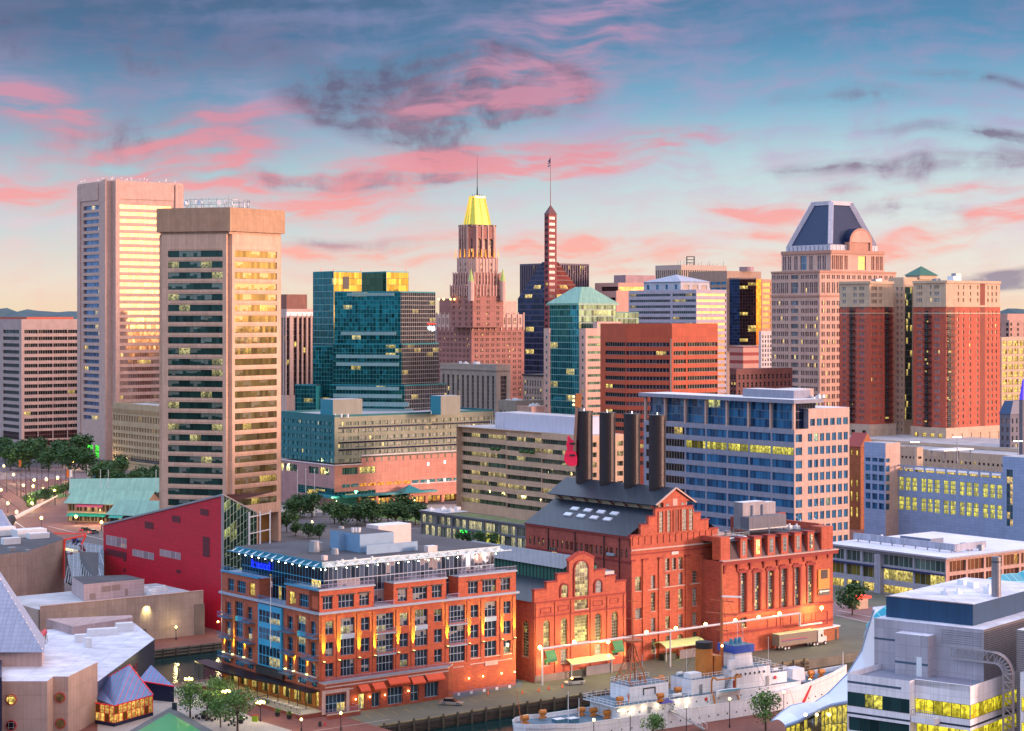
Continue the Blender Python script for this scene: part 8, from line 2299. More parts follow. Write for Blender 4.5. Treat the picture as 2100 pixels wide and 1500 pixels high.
for i in range(4):e=[sp(30.5,-6,5.0),sp(34.5,-6,5.0),sp(34.5,-4.95,5.0),sp(30.5,-4.95,5.0)];m.poly([e[i],e[(i+1)%4],sp(32.5,-5.5,5.8)],plain('tent_blue','1'))
T.done()
K=Thing('gangway','grey railed gangway ramp from the pier up to the cutter ship','gangway',sp(34,-9.5,0))
a,b=sp(37,-12,.2),sp(32.5,-6.3,3.8)
K.mb('ramp').bar(a,b,1.1,GREYMET,.15);K.mb('handrail').bar(a+Vector((.5,.3,1)),b+Vector((.5,.3,1)),.08,WHITEMET);K.mb('handrail').bar(a+Vector((-.5,-.3,1)),b+Vector((-.5,-.3,1)),.08,WHITEMET)
for i in range(6):
 for o in(.5,-.5):c_=a.lerp(b,i/5)+Vector((o,o*.6,0));K.mb('post').bar(c_,c_+Vector((0,0,1)),.07,WHITEMET)
K.done()
# ------------------------------------------------------------------ right foreground: white banded office, tent and vaults
A3,B3=Vector((-sin(radians(51.6)),cos(radians(51.6)))),Vector((sin(radians(38.4)),cos(radians(38.4))))
class Foot3(Foot):
 def __init__(s,c_,la,lb):
  s.A,s.B=A3,B3;s.c=Vector(c_);s.Y=s.c.y;s.la,s.lb=la,lb
  s.fa=Fac(s.c+s.A*la,s.c);s.fb=Fac(s.c,s.c+s.B*lb)
def sub3(s,a0,a1,b0,b1):return Foot3(s.c+s.A*a0+s.B*b0,a1-a0,b1-b0)
c_=Vector((X(1990,300),300));LA=along(c_,A3,1749)
T=Thing('office_building','white banded office with lit ribbon windows, grey upper block and curved truss, bottom right','building',(*c_,0))
WB=wall('white_office_panel','f0ecf4',panel=(2.6,2.2),joint=.04,amt=.05);BST=plain('blue_band','44586e',.5);GP=wall('grey_office_panel','b0aab6',panel=(2.6,2.0),joint=.05,amt=.07)
G_O1=glass('ribbon_dark','122a2c','27484a',.4,frame='20282c',ft=(.03,.03),lit=.08,litc=(1,.85,.1),group=2);G_O2=glass('ribbon_lit','8a7a10','a8921a',.05,frame='3a3a20',ft=(.04,.03),lit=1.0,group=1,litc=(1,.85,.05),lits=1.5)
zt=Z(1408,300)
ft=Foot3(c_,LA,30);stp=LA*.46
mainL=sub3(ft,stp,LA,-.0,30)
mainL=Foot3(c_+A3*stp-B3*1.8,LA-stp,30)
rows=[(zt-5.1-3.95*i,zt-2.9-3.95*i)for i in range(6)][::-1]
for g_,(a,b),gm in((mainL.fa,(0,mainL.fa.W),G_O1),(Fac(c_+A3*stp,c_),(0,stp),G_O2),(ft.fb,(0,30),G_O2)):
 facade(T,g_,0,zt,[(.15,g_.W-.1)],rows[:-1],WB,G_O1,1.8,2.2,.3)
 w=T.wins
 for r_ in rows[:-1]:g_.slab(T.mb('blue_band'),0,g_.W,r_[1]+.45+.0,r_[1]+.75,.03,BST)
 facade(T,g_,rows[-1][0]-.02,zt,[(.15,g_.W-.1)],[rows[-1]],WB,gm,1.6,2.2,.3)if False else None
T.wins=[(q,(G_O2 if abs(q[0][2]-rows[-2][0])<.05 and i_>4 else gm),pw,ph,n_)for i_,(q,gm,pw,ph,n_)in enumerate(T.wins)]
for g_ in(mainL.fa,Fac(c_+A3*stp,c_),ft.fb):
 w=T.mb('window');r0,r1=rows[-1];gm=G_O1 if g_ is mainL.fa else G_O2;n=round(g_.W/1.5);g_.quad(w,.05,g_.W-.05,r0,r1,gm,off=.05);w.uv[-4:]=[(0,0),(n,0),(n,1),(0,1)]
 g_.slab(T.mb('blue_band'),0,g_.W,r0-1.3,r0-1.0,.03,BST)
 if g_ is mainL.fa:g_.slab(T.mb('blue_band'),0,g_.W-1.5,zt-1.5,zt-1.15,.03,BST)
Fac(mainL.fa.p1,c_+A3*stp).quad(T.k('wall'),0,1.8,0,zt,WB)
lf=Fac(mainL.fa.p0+B3*32,mainL.fa.p0);lf.quad(T.k('wall'),0,lf.W,0,zt,WB)
T.mb('terrace_floor').poly([(*p,zt-.9)for p in ft.poly()],plain('terrace_grey','7a7f92',.7));T.mb('terrace_floor').poly([(*p,zt-.92)for p in mainL.poly()],plain('terrace_grey','1'))
T.mb('inner_parapet').obox((*(c_+A3*stp),zt-.9),(A3*.01-A3*stp).to_3d(),(B3*.3).to_3d(),(0,0,.95),WB)
bal=Foot3(c_+A3*(stp-.1)-B3*1.6,2.6,1.6);bal=Foot3(c_+A3*(stp-4.2)-B3*1.7,4.0,1.7)
T.mb('balcony').prism(bal.poly(),rows[-1][0]-1.3,rows[-1][0]-.3,WB);railing(T.mb('balcony_railing'),bal.fa,0,4.0,rows[-1][0]-.3,-.05,RAIL);railing(T.mb('terrace_railing'),ft.fa,LA-stp*.6,LA-.2,zt,-.4,RAIL)
up=Foot3(c_+A3*2.2+B3*9.5,along(c_+A3*2.2+B3*9.5,A3,1793),22);zu=Z(1292,up.c.y)
facade(T,up.fa,zt-1,zu,[],[],GP,G_O1);facade(T,up.fb,zt-1,zu,[],[],wall('louvre_office','938a8c',stripe=(-.35,.3,srgb('5d575c'))),G_O1)
T.k('roof').poly([(*p,zu)for p in up.poly()],WDK)
up.fa.slab(T.mb('blue_band'),0,up.fa.W*.20,zu-3.4,zu-3.1,.04,BST)
cw=Foot3(up.c+A3*(up.la*.44)-B3*2.4,up.la*.30,2.4);T.mb('stair_block').prism(cw.poly(),zt-1,zu-1.6,GP,WDK);cw.fa.slab(T.mb('blue_band'),-.01,cw.fa.W+.01,zu-6.4,zu-6.05,.03,BST);cw.fa.slab(T.mb('door'),cw.fa.W*.66,cw.fa.W*.82,zt-.9,zt+2.2,.06,WHITEMET)
for i in range(7):up.fa.slab(T.mb('louvre'),up.fa.W*.62,up.fa.W-.3,zu-2.6+.33*i,zu-2.45+.33*i,.12,GP)
rb=Foot3(up.c+A3*3.0+B3*2.5,up.la*.80,30);zb1=zu+3.4
T.mb('roof_box').prism(rb.poly(),zu,zb1,wall('deep_blue_box','1c4468',panel=(3.2,30),joint=.08,amt=.06),WDK);rb.fa.slab(T.mb('coping'),-.1,rb.fa.W+.1,zb1,zb1+.15,.1,STONE)
pp=at(2043,1245,322);T.mb('flue_pipe').cyl((pp.x,pp.y,zu),(pp.x,pp.y,Z(1142,322)),.78,.78,wall('flue_steel','8d8a92',metal=.5,panel=(50,2.4),joint=.06,rough=.4),20);T.mb('flue_collar').cyl((pp.x,pp.y,Z(1153,322)),(pp.x,pp.y,Z(1151,322)),.84,.84,DARKMET,20)
f=Fac(c_+A3*LA*.36+B3*8.6,c_-A3*3.2+B3*8.6);zq=zu-3.2
path=[(0,zq)]+[(f.W-3.2+3.2*sin(t),zq-3.2+3.2*cos(t))for t in[pi/2*i/7 for i in range(8)]]+[(f.W,z)for z in(zq-7,zq-11,zq-15,zq-19)]
inn=[(0,zq-1.7)]+[(f.W-3.2+1.5*sin(t),zq-3.2+1.5*cos(t))for t in[pi/2*i/7 for i in range(8)]]+[(f.W-1.7,z)for z in(zq-7,zq-11,zq-15,zq-19)]
tr=T.mb('curved_truss');TRS=plain('truss_metal','a8a0a6',.4,.3)
for pth in(path,inn):
 for a,b in zip(pth,pth[1:]):tr.bar(f.pt(*a),f.pt(*b),.28,TRS)
def walk(pth,step=1.15):
 out=[]
 for(a,b)in zip(pth,pth[1:]):
  n=max(1,round(sqrt((a[0]-b[0])**2+(a[1]-b[1])**2)/step))
  for i in range(n):out.append((a[0]+(b[0]-a[0])*i/n,a[1]+(b[1]-a[1])*i/n))
 return out+[pth[-1]]
wo=walk(path);wi=walk(inn)
for i in range(len(wo)-1):
 j=min(len(wi)-1,round(i*(len(wi)-1)/(len(wo)-1)));tr.bar(f.pt(*wo[i]),f.pt(*wi[j]),.14,TRS);tr.bar(f.pt(*wi[j]),f.pt(*wo[i+1]),.12,TRS)
cb_=T.mb('curved_band')
for(a,b)in zip(path[1:],path[2:]):cb_.poly([f.pt(*a,.6),f.pt(*a,-.4),f.pt(*b,-.4),f.pt(*b,.6)][::-1],plain('band_pink','b9a09a',.5));cb_.poly([f.pt(*a,-.4),f.pt(*a,.6),f.pt(*b,.6),f.pt(*b,-.4)][::-1],MATS['band_pink'])if False else None
sh_=Foot3(c_-A3*3.5+B3*3,3.4,30);T.mb('stair_shaft').prism([sh_.P(-4,6),sh_.P(-4,30),sh_.P(3.2,30),sh_.P(3.2,6)][::-1]if False else Foot3(c_-A3*9+B3*9.3,5.6,24).poly(),0,zu+.6,MATS['louvre_office'],WDK)
T.mb('right_wing').prism(Foot3(c_-A3*12.5+B3*8.2,8.0,24).poly(),0,zt+1.5,WB,WDK)
q=Fac(c_-A3*4.5+B3*8.2,c_-A3*12.5+B3*8.2)
for r0,r1 in rows[-3:]:g_=T.mb('window');q.quad(g_,.2,7.8,r0+.6,r1+.6,G_O2,off=.05);g_.uv[-4:]=[(0,0),(5,0),(5,1),(0,1)]
roof_kit(T,sub3(rb,2,rb.la-2,3,26),zb1,6,5,WHITEMET,.5)
T.done()
T=Thing('tensile_roof','white billowing fabric roof sweeping down over a lit glass hall, beside the banded office','canopy',at(1640,1480,356))
Lp=[(1792,1252,330),(1778,1300,342),(1768,1335,350),(1738,1383,357),(1698,1423,361),(1664,1446,364),(1645,1443,368),(1622,1448,369),(1602,1462,367),(1583,1479,360)]
Rp=[(1798,1385,318),(1796,1415,320),(1788,1432,322),(1766,1438,325),(1738,1441,330),(1706,1447,337),(1684,1456,342),(1664,1466,348),(1641,1479,354),(1612,1490,357)]
FAB=plain('tent_fabric','e2e8f4',.55,amt=.03);m=T.mb('membrane');N=8
def tp(i,j):
 a,b=at(*Lp[i]),at(*Rp[i]);t=j/N;p=a.lerp(b,t);return p-Vector((0,0,1))*sin(pi*t)*(1.6 if i<5 else-.7)
for i in range(len(Lp)-1):
 for j in range(N):
  m.poly([tp(i,j),tp(i+1,j),tp(i+1,j+1),tp(i,j+1)],FAB,smooth=True)
T.mb('edge_beam').tube([at(*p)for p in Rp],.35,plain('edge_blue','8fa4c0',.5),8);T.mb('edge_beam').tube([at(*p)for p in Lp],.2,MATS['edge_blue'],6)
gl_=T.mb('glass_wall');base=[at(p[0],p[1]+3,p[2]+1.2)for p in Rp[2:]]
gT=glass('hall_glass','3a3c14','6a6420',.1,frame='142a30',ft=(.10,.02),lit=.75,group=1,litc=(1,.78,.08),lits=1.5)
for i in range(len(base)-1):
 a,b=base[i],base[i+1];gl_.poly([(b.x,b.y,0),(a.x,a.y,0),tuple(a),tuple(b)],gT,uv=[(i*3,0),(i*3+3,0),(i*3+3,5),(i*3,5)])
for px in(1652,1675,1700,1722,1745):b=at(px,1466,345-(px-1652)*.12);T.mb('hall_lamp').ball(b,.28,SCN,6,4)
T.done()
T=Thing('vaulted_roof','row of teal glazed barrel vaults stepping back behind the banded office roof','roof',at(1850,1260,352))
G_V=glass('vault_glass','137a94','2a9ab0',.5,frame='6fc0cc',ft=(.05,.05),lit=0)
for(x0,y0,x1,y1,x2,y2,Yq)in((1776,1284,1818,1236,1900,1221,352),(1900,1226,1945,1201,1998,1196,366),(1998,1200,2040,1180,2086,1176,380),(2080,1180,2110,1165,2150,1160,392)):
 a,b,c2_=at(x0,y0,Yq),at(x1,y1,Yq+2),at(x2,y2,Yq+6);m=T.mb('vault');n=7;pts2=[(a*(1-t)**2+(b*1.0+(b-(a+c2_)/2)*.6)*2*t*(1-t)+c2_*t*t)for t in[i/n for i in range(n+1)]]
 dn=Vector((1.5,-6,-2.4))
 for i in range(n):
  m.poly([pts2[i]+dn,pts2[i+1]+dn,pts2[i+1],pts2[i]],G_V,uv=[(i,0),(i+1,0),(i+1,2),(i,2)]);m.poly([pts2[i],pts2[i+1],pts2[i+1]+Vector((1,9,-4)),pts2[i]+Vector((1,9,-4))],G_V)
T.mb('base_block').prism([PXY(1790,349),PXY(2160,380),PXY(2160,400),PXY(1790,372)],0,Z(1262,352)-1.5,WDK)
T.done()
# ------------------------------------------------------------------ trees
LEAF={}
def leafmat(name,c1,c2):
 m,g,p=_mat(name);tc=g.new('ShaderNodeTexCoord');n=g.noise(tc.outputs['Object'],.9,3,.7)
 w=g.new('ShaderNodeTexWhiteNoise',noise_dimensions='3D');v=g.new('ShaderNodeVectorMath',operation='SNAP');g.L.new(tc.outputs['Object'],v.inputs[0]);v.inputs[1].default_value=(.5,.5,.5);g.L.new(v.outputs[0],w.inputs['Vector'])
 g.L.new(g.mix(g.mr(g.m('ADD',g.m('MULTIPLY',n,.6),g.m('MULTIPLY',w.outputs[0],.4)),.3,.7),c1,c2),p.inputs['Base Color']);p.inputs['Roughness'].default_value=.7
 return m
LD=leafmat('dark_leaves',(.015,.05,.018),(.06,.16,.04));LG=leafmat('green_leaves',(.04,.10,.02),(.13,.26,.05))
BARK=plain('bark','4a3a30',.9)
def tree(name,h,w,seed,mat,trunk=.3,n=900,leaf=.55,label='',group=None):
 r=random.Random(seed);T=Thing(name,label,'tree',(0,0,0),group);tk=T.mb('trunk')
 hz=h*trunk;tk.cyl((0,0,0),(0,0,hz),h*.028,h*.02,BARK,7)
 cl=[]
 for i in range(9):
  a=r.uniform(0,2*pi);d=r.uniform(.15,.42)*w;z=r.uniform(hz,h*.85);e=Vector((cos(a)*d,sin(a)*d,z+h*.04))
  tk.cyl((0,0,hz*.9 if i<5 else hz),e,h*.013,h*.004,BARK,5);cl.append((e,r.uniform(.2,.33)*w))
 cl.append((Vector((0,0,h*.86)),.22*w));cr_=T.mb('crown')
 for i in range(n):
  c_,R=cl[i%len(cl)];v=Vector((r.gauss(0,1),r.gauss(0,1),r.gauss(0,.75))).normalized()*R*r.uniform(.45,1.05);q=c_+v
  x=Vector((r.uniform(-1,1),r.uniform(-1,1),r.uniform(-.6,.6))).normalized()*leaf*r.uniform(.5,1);y=Vector((r.uniform(-1,1),r.uniform(-1,1),r.uniform(-1,1))).cross(x).normalized()*leaf*.6
  cr_.poly([q-x,q-y,q+x,q+y],mat)
 return T.done()
TA=[tree('street_tree',9,9,s,LD,.28,1100,.6,'x','dark street trees around the squares')for s in(1,2,3)]
TB_=[tree('plaza_tree',9,7.5,s,LG,.42,1500,.34,'x','young green trees on the plaza')for s in(5,6)]
used=set()
def plant(src,p,label,sc_=1.0,rz=0.0):
 loc=(p[0],p[1],p[2]if len(p)>2 else 0)
 if src.name not in used:used.add(src.name);src.location=loc;src.scale=(sc_,)*3;src.rotation_euler=(0,0,rz);src['label']=label;return src
 return dup(src,loc,rz,label,sc_)
r=random.Random(11)
SQ='dark bushy tree in the row below the long mauve office block'
for i in range(15):plant(TA[i%3],G(-2+13*i+r.uniform(-4,4),946+(i%3)*9+i*.4),SQ,r.uniform(1.1,1.75),r.uniform(0,6))
for i,(px,py)in enumerate(((208,985),(228,990),(250,984),(272,1006),(292,1000),(312,1012),(196,1000),(240,1004),(318,998),(300,1024),(330,1030))):plant(TA[i%3],G(px,py),'dark tree in the clump between the low beige office and the pentagonal tower',r.uniform(.9,1.35),r.uniform(0,6))
for i,(px,py)in enumerate(((594,1064),(588,1092),(616,1060),(640,1062),(686,1074),(700,1080),(732,1078),(748,1072),(764,1080),(796,1074),(812,1078),(828,1070),(852,1076),(606,1100),(632,1104),(655,1106),(950,1118),(982,1122),(1016,1126))):plant(TA[i%3],G(px,py),'dark round tree on the boulevard in front of the salmon pink hotel base' if i<13 else('small tree behind the flat roof of the orange brick building' if i<16 else 'small tree beside the green neon shop front'),(r.uniform(.85,1.15)if i<13 else .6),r.uniform(0,6))
for i,(px,py)in enumerate(((60,1044),(72,1038),(92,1030),(110,1022),(130,1018),(145,1012))):plant(TA[i%3],G(px,py),'small tree beside the lamps of the brick promenade, left of the green-roofed pavilion',.65,r.uniform(0,6))
plant(TA[0],G(1748,1262),'dark tree in front of the glass shopping building, beside the power station',.95);plant(TA[1],G(1898,1222),'dark tree by the lit shop windows, behind the teal vaults',.9)
for i,(px,py,s_,lab)in enumerate(((390,1472,.8,'slim plaza tree nearest the small navy pavilion'),(425,1478,.68,'small plaza tree second from the navy pavilion'),(447,1462,.8,'plaza tree behind the others, nearest the canal'),(452,1492,.65,'low plaza tree among the cafe tables'),(487,1500,.92,'largest spreading plaza tree, nearest the waste bins'))):plant(TB_[i%2],G(px,py),lab,s_,i*1.3)
plant(TB_[0],sp(47,-19,0),'bushy green tree on the near pier, right in front of the ship',.85);o=plant(TB_[1],sp(22,-14,0),'small green tree top at the bottom edge, in front of the ship stern',.6)
def tub(px,py,lab,s_=1.0):
 p=G(px,py);K=Thing('planter',lab,'planter',p,'planted tubs on the plaza');K.mb('pot').cyl(p,p+Vector((0,0,.8*s_)),.45*s_,.6*s_,DARKMET,10);c_=K.mb('plant');rr=random.Random(px)
 for i in range(90):
  v=Vector((rr.gauss(0,1),rr.gauss(0,1),rr.gauss(0,1))).normalized()*.65*s_;q=p+Vector((0,0,1.2*s_))+v*rr.uniform(.4,1);x=Vector((rr.uniform(-1,1),rr.uniform(-1,1),rr.uniform(-1,1))).normalized()*.2;y=x.cross(Vector((0,0,1))).normalized()*.12;c_.poly([q-x,q-y,q+x,q+y],LG)
 K.done()
for a in((548,1452,'dark tub with a bright shrub beside the terrace steps'),(569,1469,'dark tub with a rounded shrub, nearer the picnic tables'),(593,1475,'dark tub with a rounded shrub, nearest the brick building corner'),(498,1440,'wide low tub of yellow-green plants by the terrace wall'),(418,1474,'small potted conifer between two plaza trees'),(494,1484,'grey pot with a sapling on the pale paving')):tub(*a)
# ------------------------------------------------------------------ plaza and quay furniture
def lamp(px,py,yt,lab,heads=1,e=350,col=(1,.8,.35),Yz=0.0,grp='globe street lamps',rad=.28):
 p=G(px,py,Yz);h=Z(yt,p.y)-Yz;K=Thing('street_lamp',lab,'street lamp',p,grp)
 K.mb('pole').cyl(p,p+Vector((0,0,h)),.10,.07,DARKMET,6);K.mb('base').cyl(p,p+Vector((0,0,.7)),.2,.13,DARKMET,8)
 for i in range(heads):
  a=2*pi*i/heads;o=Vector((cos(a),sin(a),0))*(.7 if heads>1 else 0);K.mb('globe').ball(p+o+Vector((0,0,h+.2)),rad,plain('globe_glow','fff4c0',emit='ffd868',es=9),8,6)
 K.done();bulb_light(p+Vector((0,0,h+.8)),e,col,.3)
for a in((365,1392,1365,'single lamp standing between the canal edge and the navy pavilion'),(447,1300,1277,'single lamp on the canal bank at the foot of the crimson hall',1),(361,1312,1288,'single lamp on the canal bank in front of the concrete wing',1)):lamp(*a)
lamp(387,1440,1395,'four-globe lamp standing in the plaza nearest the canal',4,900);lamp(463,1478,1420,'four-globe lamp among the plaza trees',4,1200);lamp(534,1480,1443,'four-globe lamp beside the green waste bins',4,1200)
lamp(618,1500,1478,'lamp with a red banner pole at the bottom edge of the plaza');lamp(699,1498,1465,'single lamp in front of the brick building corner entrance')
WG='warm globe lamps along the distant promenade'
far=((95,1012,985),(70,1020,986),(48,1010,997),(68,1014,999),(90,1022,1004),(112,1024,1007),(60,1040,1022),(66,1046,1034),(16,1052,1034),(2,1022,1006),(85,1086,1064),(156,1076,1061),(208,1088,1073),(34,1068,1052),(118,1000,1007-25),(140,985,972),(310,990,976),(28,990,975),(150,960,948),(210,962,950),(8,970,957))
for i,(px,py,yt)in enumerate(far):lamp(px,py,min(yt,py-9),'warm globe lamp on the brick promenade near the green-roofed pavilion',1,5500,(1,.66,.3),0,WG,.55)
for px,py in((620,1060),(690,1048),(735,1052),(795,1060),(850,1046),(640,1090),(870,1066)):lamp(px,py,py-18,'warm street lamp among the boulevard trees by the hotel',1,1500,(1,.7,.3),0,'boulevard lamps by the hotel',.32)
for i,s_ in enumerate((8,17.5,31,43,57)):p=sp(s_,-13.5+(.8 if i%2 else 0),0);k_=[1060,1060,1060][0];pxx=CX+FPX*p.x/p.y;lamp(pxx,HY+FPX*H/p.y,HY+FPX*(H-5.6)/p.y,'single globe lamp on the near pier, %s'%('nearest the ship stern','beside the gangway foot','between gangway and lifeboat','below the lifeboat','below the bridge')[i],1,300)
for i,(px,py)in enumerate(((559,1449),(573,1454),(586,1459),(600,1463),(613,1468),(625,1472))):
 p=G(px,py);K=Thing('picnic_table','pale picnic table in the row along the brick terrace wall','table',p,'pale picnic tables');K.mb('table_top').box(p+Vector((0,0,.72)),1.7,.75,.06,plain('pale_table','1',),-.35)
 for s_ in(-.6,.6):K.mb('leg').box(p+Vector((s_,-s_*.35,0)),.1,.6,.72,DARKMET,-.35)
 K.mb('bench').box(p+Vector((.25,.65,.42)),1.6,.28,.05,DARKMET,-.35);K.mb('bench').box(p+Vector((-.25,-.65,.42)),1.6,.28,.05,DARKMET,-.35);K.done()
for i,(px,py)in enumerate(((405,1474),(420,1466),(432,1478),(441,1470),(470,1480),(478,1488),(460,1470),(497,1476))):
 p=G(px,py);K=Thing('cafe_table','round dark cafe table with stools under the plaza trees','table',p,'dark cafe tables under the trees');K.mb('table_top').cyl(p+Vector((0,0,.72)),p+Vector((0,0,.77)),.55,.55,DARKMET,12);K.mb('pedestal').cyl(p,p+Vector((0,0,.72)),.07,.07,DARKMET,6)
 for k_ in range(4):o=Vector((cos(k_*pi/2+.5),sin(k_*pi/2+.5),0))*.95;K.mb('stool').cyl(p+o,p+o+Vector((0,0,.45)),.2,.2,DARKMET,8)
 K.done()
p=G(523,1480);K=Thing('waste_bin','bright lime green waste and recycling bin beside a four-globe lamp','bin',p);K.mb('body').box(p,1.1,.7,1.2,plain('lime','8fb020',.5),-.3);K.mb('lid').box(p+Vector((0,0,1.2)),1.15,.75,.12,plain('red_lid','b03020'),-.3);K.done()
p=G(656,1490);m=MB();m.cyl(p,p+Vector((0,0,1)),.35,.3,DARKMET,10);single('waste_bin',m,'round black bin beside the corner steps of the brick building','bin')
p=G(667,1489);K=Thing('fire_hydrant','small red fire hydrant beside the black bin','hydrant',p);K.mb('body').cyl(p,p+Vector((0,0,.7)),.16,.14,plain('hydrant_red','c02030'),8);K.mb('cap').ball(p+Vector((0,0,.72)),.17,plain('hydrant_red','1'),8,5);K.done()
def car(p,ang,mat,lab,L=4.6,Wd=1.8,Hh=1.45,suv=False,tail=False):
 K=Thing('parked_car',lab,'car',p,'cars parked on the quay' if not tail else 'vehicles on the promenade');X_=Vector((cos(ang),sin(ang),0));Y_=Vector((-sin(ang),cos(ang),0));P_=lambda x,y,z:Vector(p)+X_*x+Y_*y+Vector((0,0,z))
 def loft(m,secs,mt):
  R=[[P_(x,-w,z0),P_(x,w,z0),P_(x,w*.96,z1),P_(x,-w*.96,z1)]for x,w,z0,z1 in secs]
  for a,b in zip(R,R[1:]):
   for i in range(4):j=(i+1)%4;m.poly([a[i],b[i],b[j],a[j]],mt,smooth=False)
  m.poly(R[0],mt);m.poly(R[-1][::-1],mt)
 w=Wd/2;zb=Hh*.56;loft(K.mb('body'),[(-L/2,w*.86,.35,zb*.86),(-L*.46,w*.96,.25,zb*.97),(-L*.2,w,.22,zb),(L*.18,w,.22,zb),(L*.42,w*.95,.25,zb*.84),(L/2,w*.8,.32,zb*.68)],mat)
 b=-.44 if suv else-.36;loft(K.mb('cabin'),[(L*b,w*.84,zb-.02,zb+.02),(L*(b+.08),w*.76,zb,Hh),(L*.06,w*.76,zb,Hh),(L*.24,w*.84,zb-.02,zb+.02)],glass('car_glass','14181c','1c2226',.3,ft=(0,0)))
 loft(K.mb('roof'),[(L*(b+.09),w*.74,Hh-.02,Hh+.03),(L*.05,w*.74,Hh-.02,Hh+.03)],mat)
 for x in(-L*.31,L*.31):
  for s_ in(-1,1):c_=P_(x,s_*(w-.1),.33);wh=K.mb('wheel');wh.cyl(c_-Y_*.12,c_+Y_*.12,.34,.34,DARKMET,14);wh.cyl(c_-Y_*.13,c_+Y_*.13,.18,.18,GREYMET,10)
 for s_ in(-1,1):K.mb('headlight').ball(P_(L*.485,s_*w*.62,zb*.66),.12,WHITEMET,6,4);K.mb('taillight').ball(P_(-L*.495,s_*w*.7,zb*.75),.13 if not tail else .3,plain('tail_red','c01818',emit='ff2010',es=1.0 if not tail else 6),6,4)
 K.done()
ga=atan2(BV.y,BV.x)
car(G(926,1446),ga+pi*1.72,plain('beige_paint','a08f84',.3,.4),'beige saloon car parked in a bay below the orange brick building',L=4.9)
car(G(1178,1404),ga+pi*.92,plain('silver_paint','a3aaa4',.3,.4),'silver crossover car parked by the arched hall, beside a bin shelter',Hh=1.65,suv=True)
car(G(175,1089),ga+.4,plain('dark_paint','2c2c30',.3),'dark vehicle with red tail lights on the promenade behind the crimson hall',tail=True);car(G(192,1094),ga+.4,plain('silver_paint','1'),'silver vehicle with glowing red tail lights on the promenade',tail=True)
for i,(px,py)in enumerate(((1071,1424),(1105,1419),(1125,1415),(1153,1411),(1071-70,1425))):
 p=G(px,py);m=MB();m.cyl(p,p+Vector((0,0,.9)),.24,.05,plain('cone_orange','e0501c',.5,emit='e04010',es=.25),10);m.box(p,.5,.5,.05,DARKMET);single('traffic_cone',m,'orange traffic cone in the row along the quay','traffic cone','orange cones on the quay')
for i,(x0,x1,y,lab)in enumerate(((1172,1256,1393,'bin shelter with a lit pale green curved canopy in front of the arched hall'),(1366,1444,1358,'bin shelter with a lit pale green curved canopy in front of the tall central hall'))):
 a,b=G(x0,y),G(x1,y-8);b=a+Vector((*BV,0))*along(Vector(a[:2]),BV,x1);f=Fac(a[:2],b[:2]);K=Thing('shelter',lab,'shelter',a,'canopied shelters on the quay')
 for u in(0,f.W-.25):
  for o in(0,-4):f.slab(K.mb('post'),u,u+.22,0,3.4,o,GREYMET,back=o-.22)
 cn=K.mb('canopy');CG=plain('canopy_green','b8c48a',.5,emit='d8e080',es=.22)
 for k_ in range(6):
  t0,t1=k_/6,(k_+1)/6;o0,o1=.6-5.4*t0,.6-5.4*t1;z0,z1=3.4+1.1*sin(pi*t0*.9),3.4+1.1*sin(pi*t1*.9);cn.poly([f.pt(-.4,z0,o0),f.pt(f.W+.4,z0,o0),f.pt(f.W+.4,z1,o1),f.pt(-.4,z1,o1)],CG)
 f.slab(K.mb('front_beam'),-.3,f.W+.3,3.1,3.4,.1,GREYMET,back=-.1);f.slab(K.mb('screen'),f.W*.38,f.W,.1,2.3,-.3,wall('mesh_screen','7d7880',stripe=(.5,.1,srgb('5c585f'))),back=-.4);f.slab(K.mb('skip'),.4,f.W*.34,0,1.5,-1,plain('dark_skip','23332c'),back=-3)
 bulb_light(f.pt(f.W*.4,2.9,-1.5),160,(1,1,.5),.3);K.done()
G_PIPE=plain('pale_pipe','b4b4bc',.5);K=Thing('pipe_bridge','long pale overhead pipe on two legs running past the brick halls','pipe',G(1112,1407));a=G(1112,1407);Yp=a.y;z1=Z(1331,Yp)
pf_=Vector((a.x,a.y,z1));L_=along(Vector(a[:2]),BV,1640);e_=Vector((*(Vector(a[:2])+BV*L_),Z(1258,a.y+BV.y*L_)))
K.mb('pipe').tube([pf_,e_],.28,G_PIPE,8);K.mb('leg').cyl(a,pf_,.22,.22,G_PIPE,8);mid=pf_.lerp(e_,.47);K.mb('leg').cyl((mid.x,mid.y,0),mid,.2,.2,G_PIPE,8);K.mb('leg').tube([e_,e_-Vector((0,0,3.2)),e_+Vector((BV.x*8,BV.y*8,-3.2))],.25,G_PIPE,8);K.done()
for i,(px,py)in enumerate(((1107,1328),(1178,1317),(1247,1316),(1326,1297),(1386,1289),(1447,1281),(1556,1266),(1599,1259),(1685,1247),(1508,1273))):
 fc=ft2.fb if px<1284 else(ft.fb if False else None);Yq=Yp+BV.y*along(Vector(a[:2]),BV,px)+1.0;q=at(px,py,Yq)
 K=Thing('floodlight',('glaring warm floodlight on the overhead pipe, %s'%('at its first leg','by the second arched window','by the green awning','above the dark doorway','beside the middle leg','near the tall hall corner','above the trailer rear','above the parked truck','alone near the wall banner','beside the ship mast')[i]),'floodlight',q);K.mb('lamp_head').ball(q,.42,plain('flood_glow','fff0a0',emit='ffe870',es=30),10,6);K.mb('bracket').bar(q-Vector((0,0,.3)),q-Vector((0,0,1.0)),.12,GREYMET);K.done();bulb_light(q-Vector((1.6,2.2,.2)),2200,(1,.80,.22),.3)
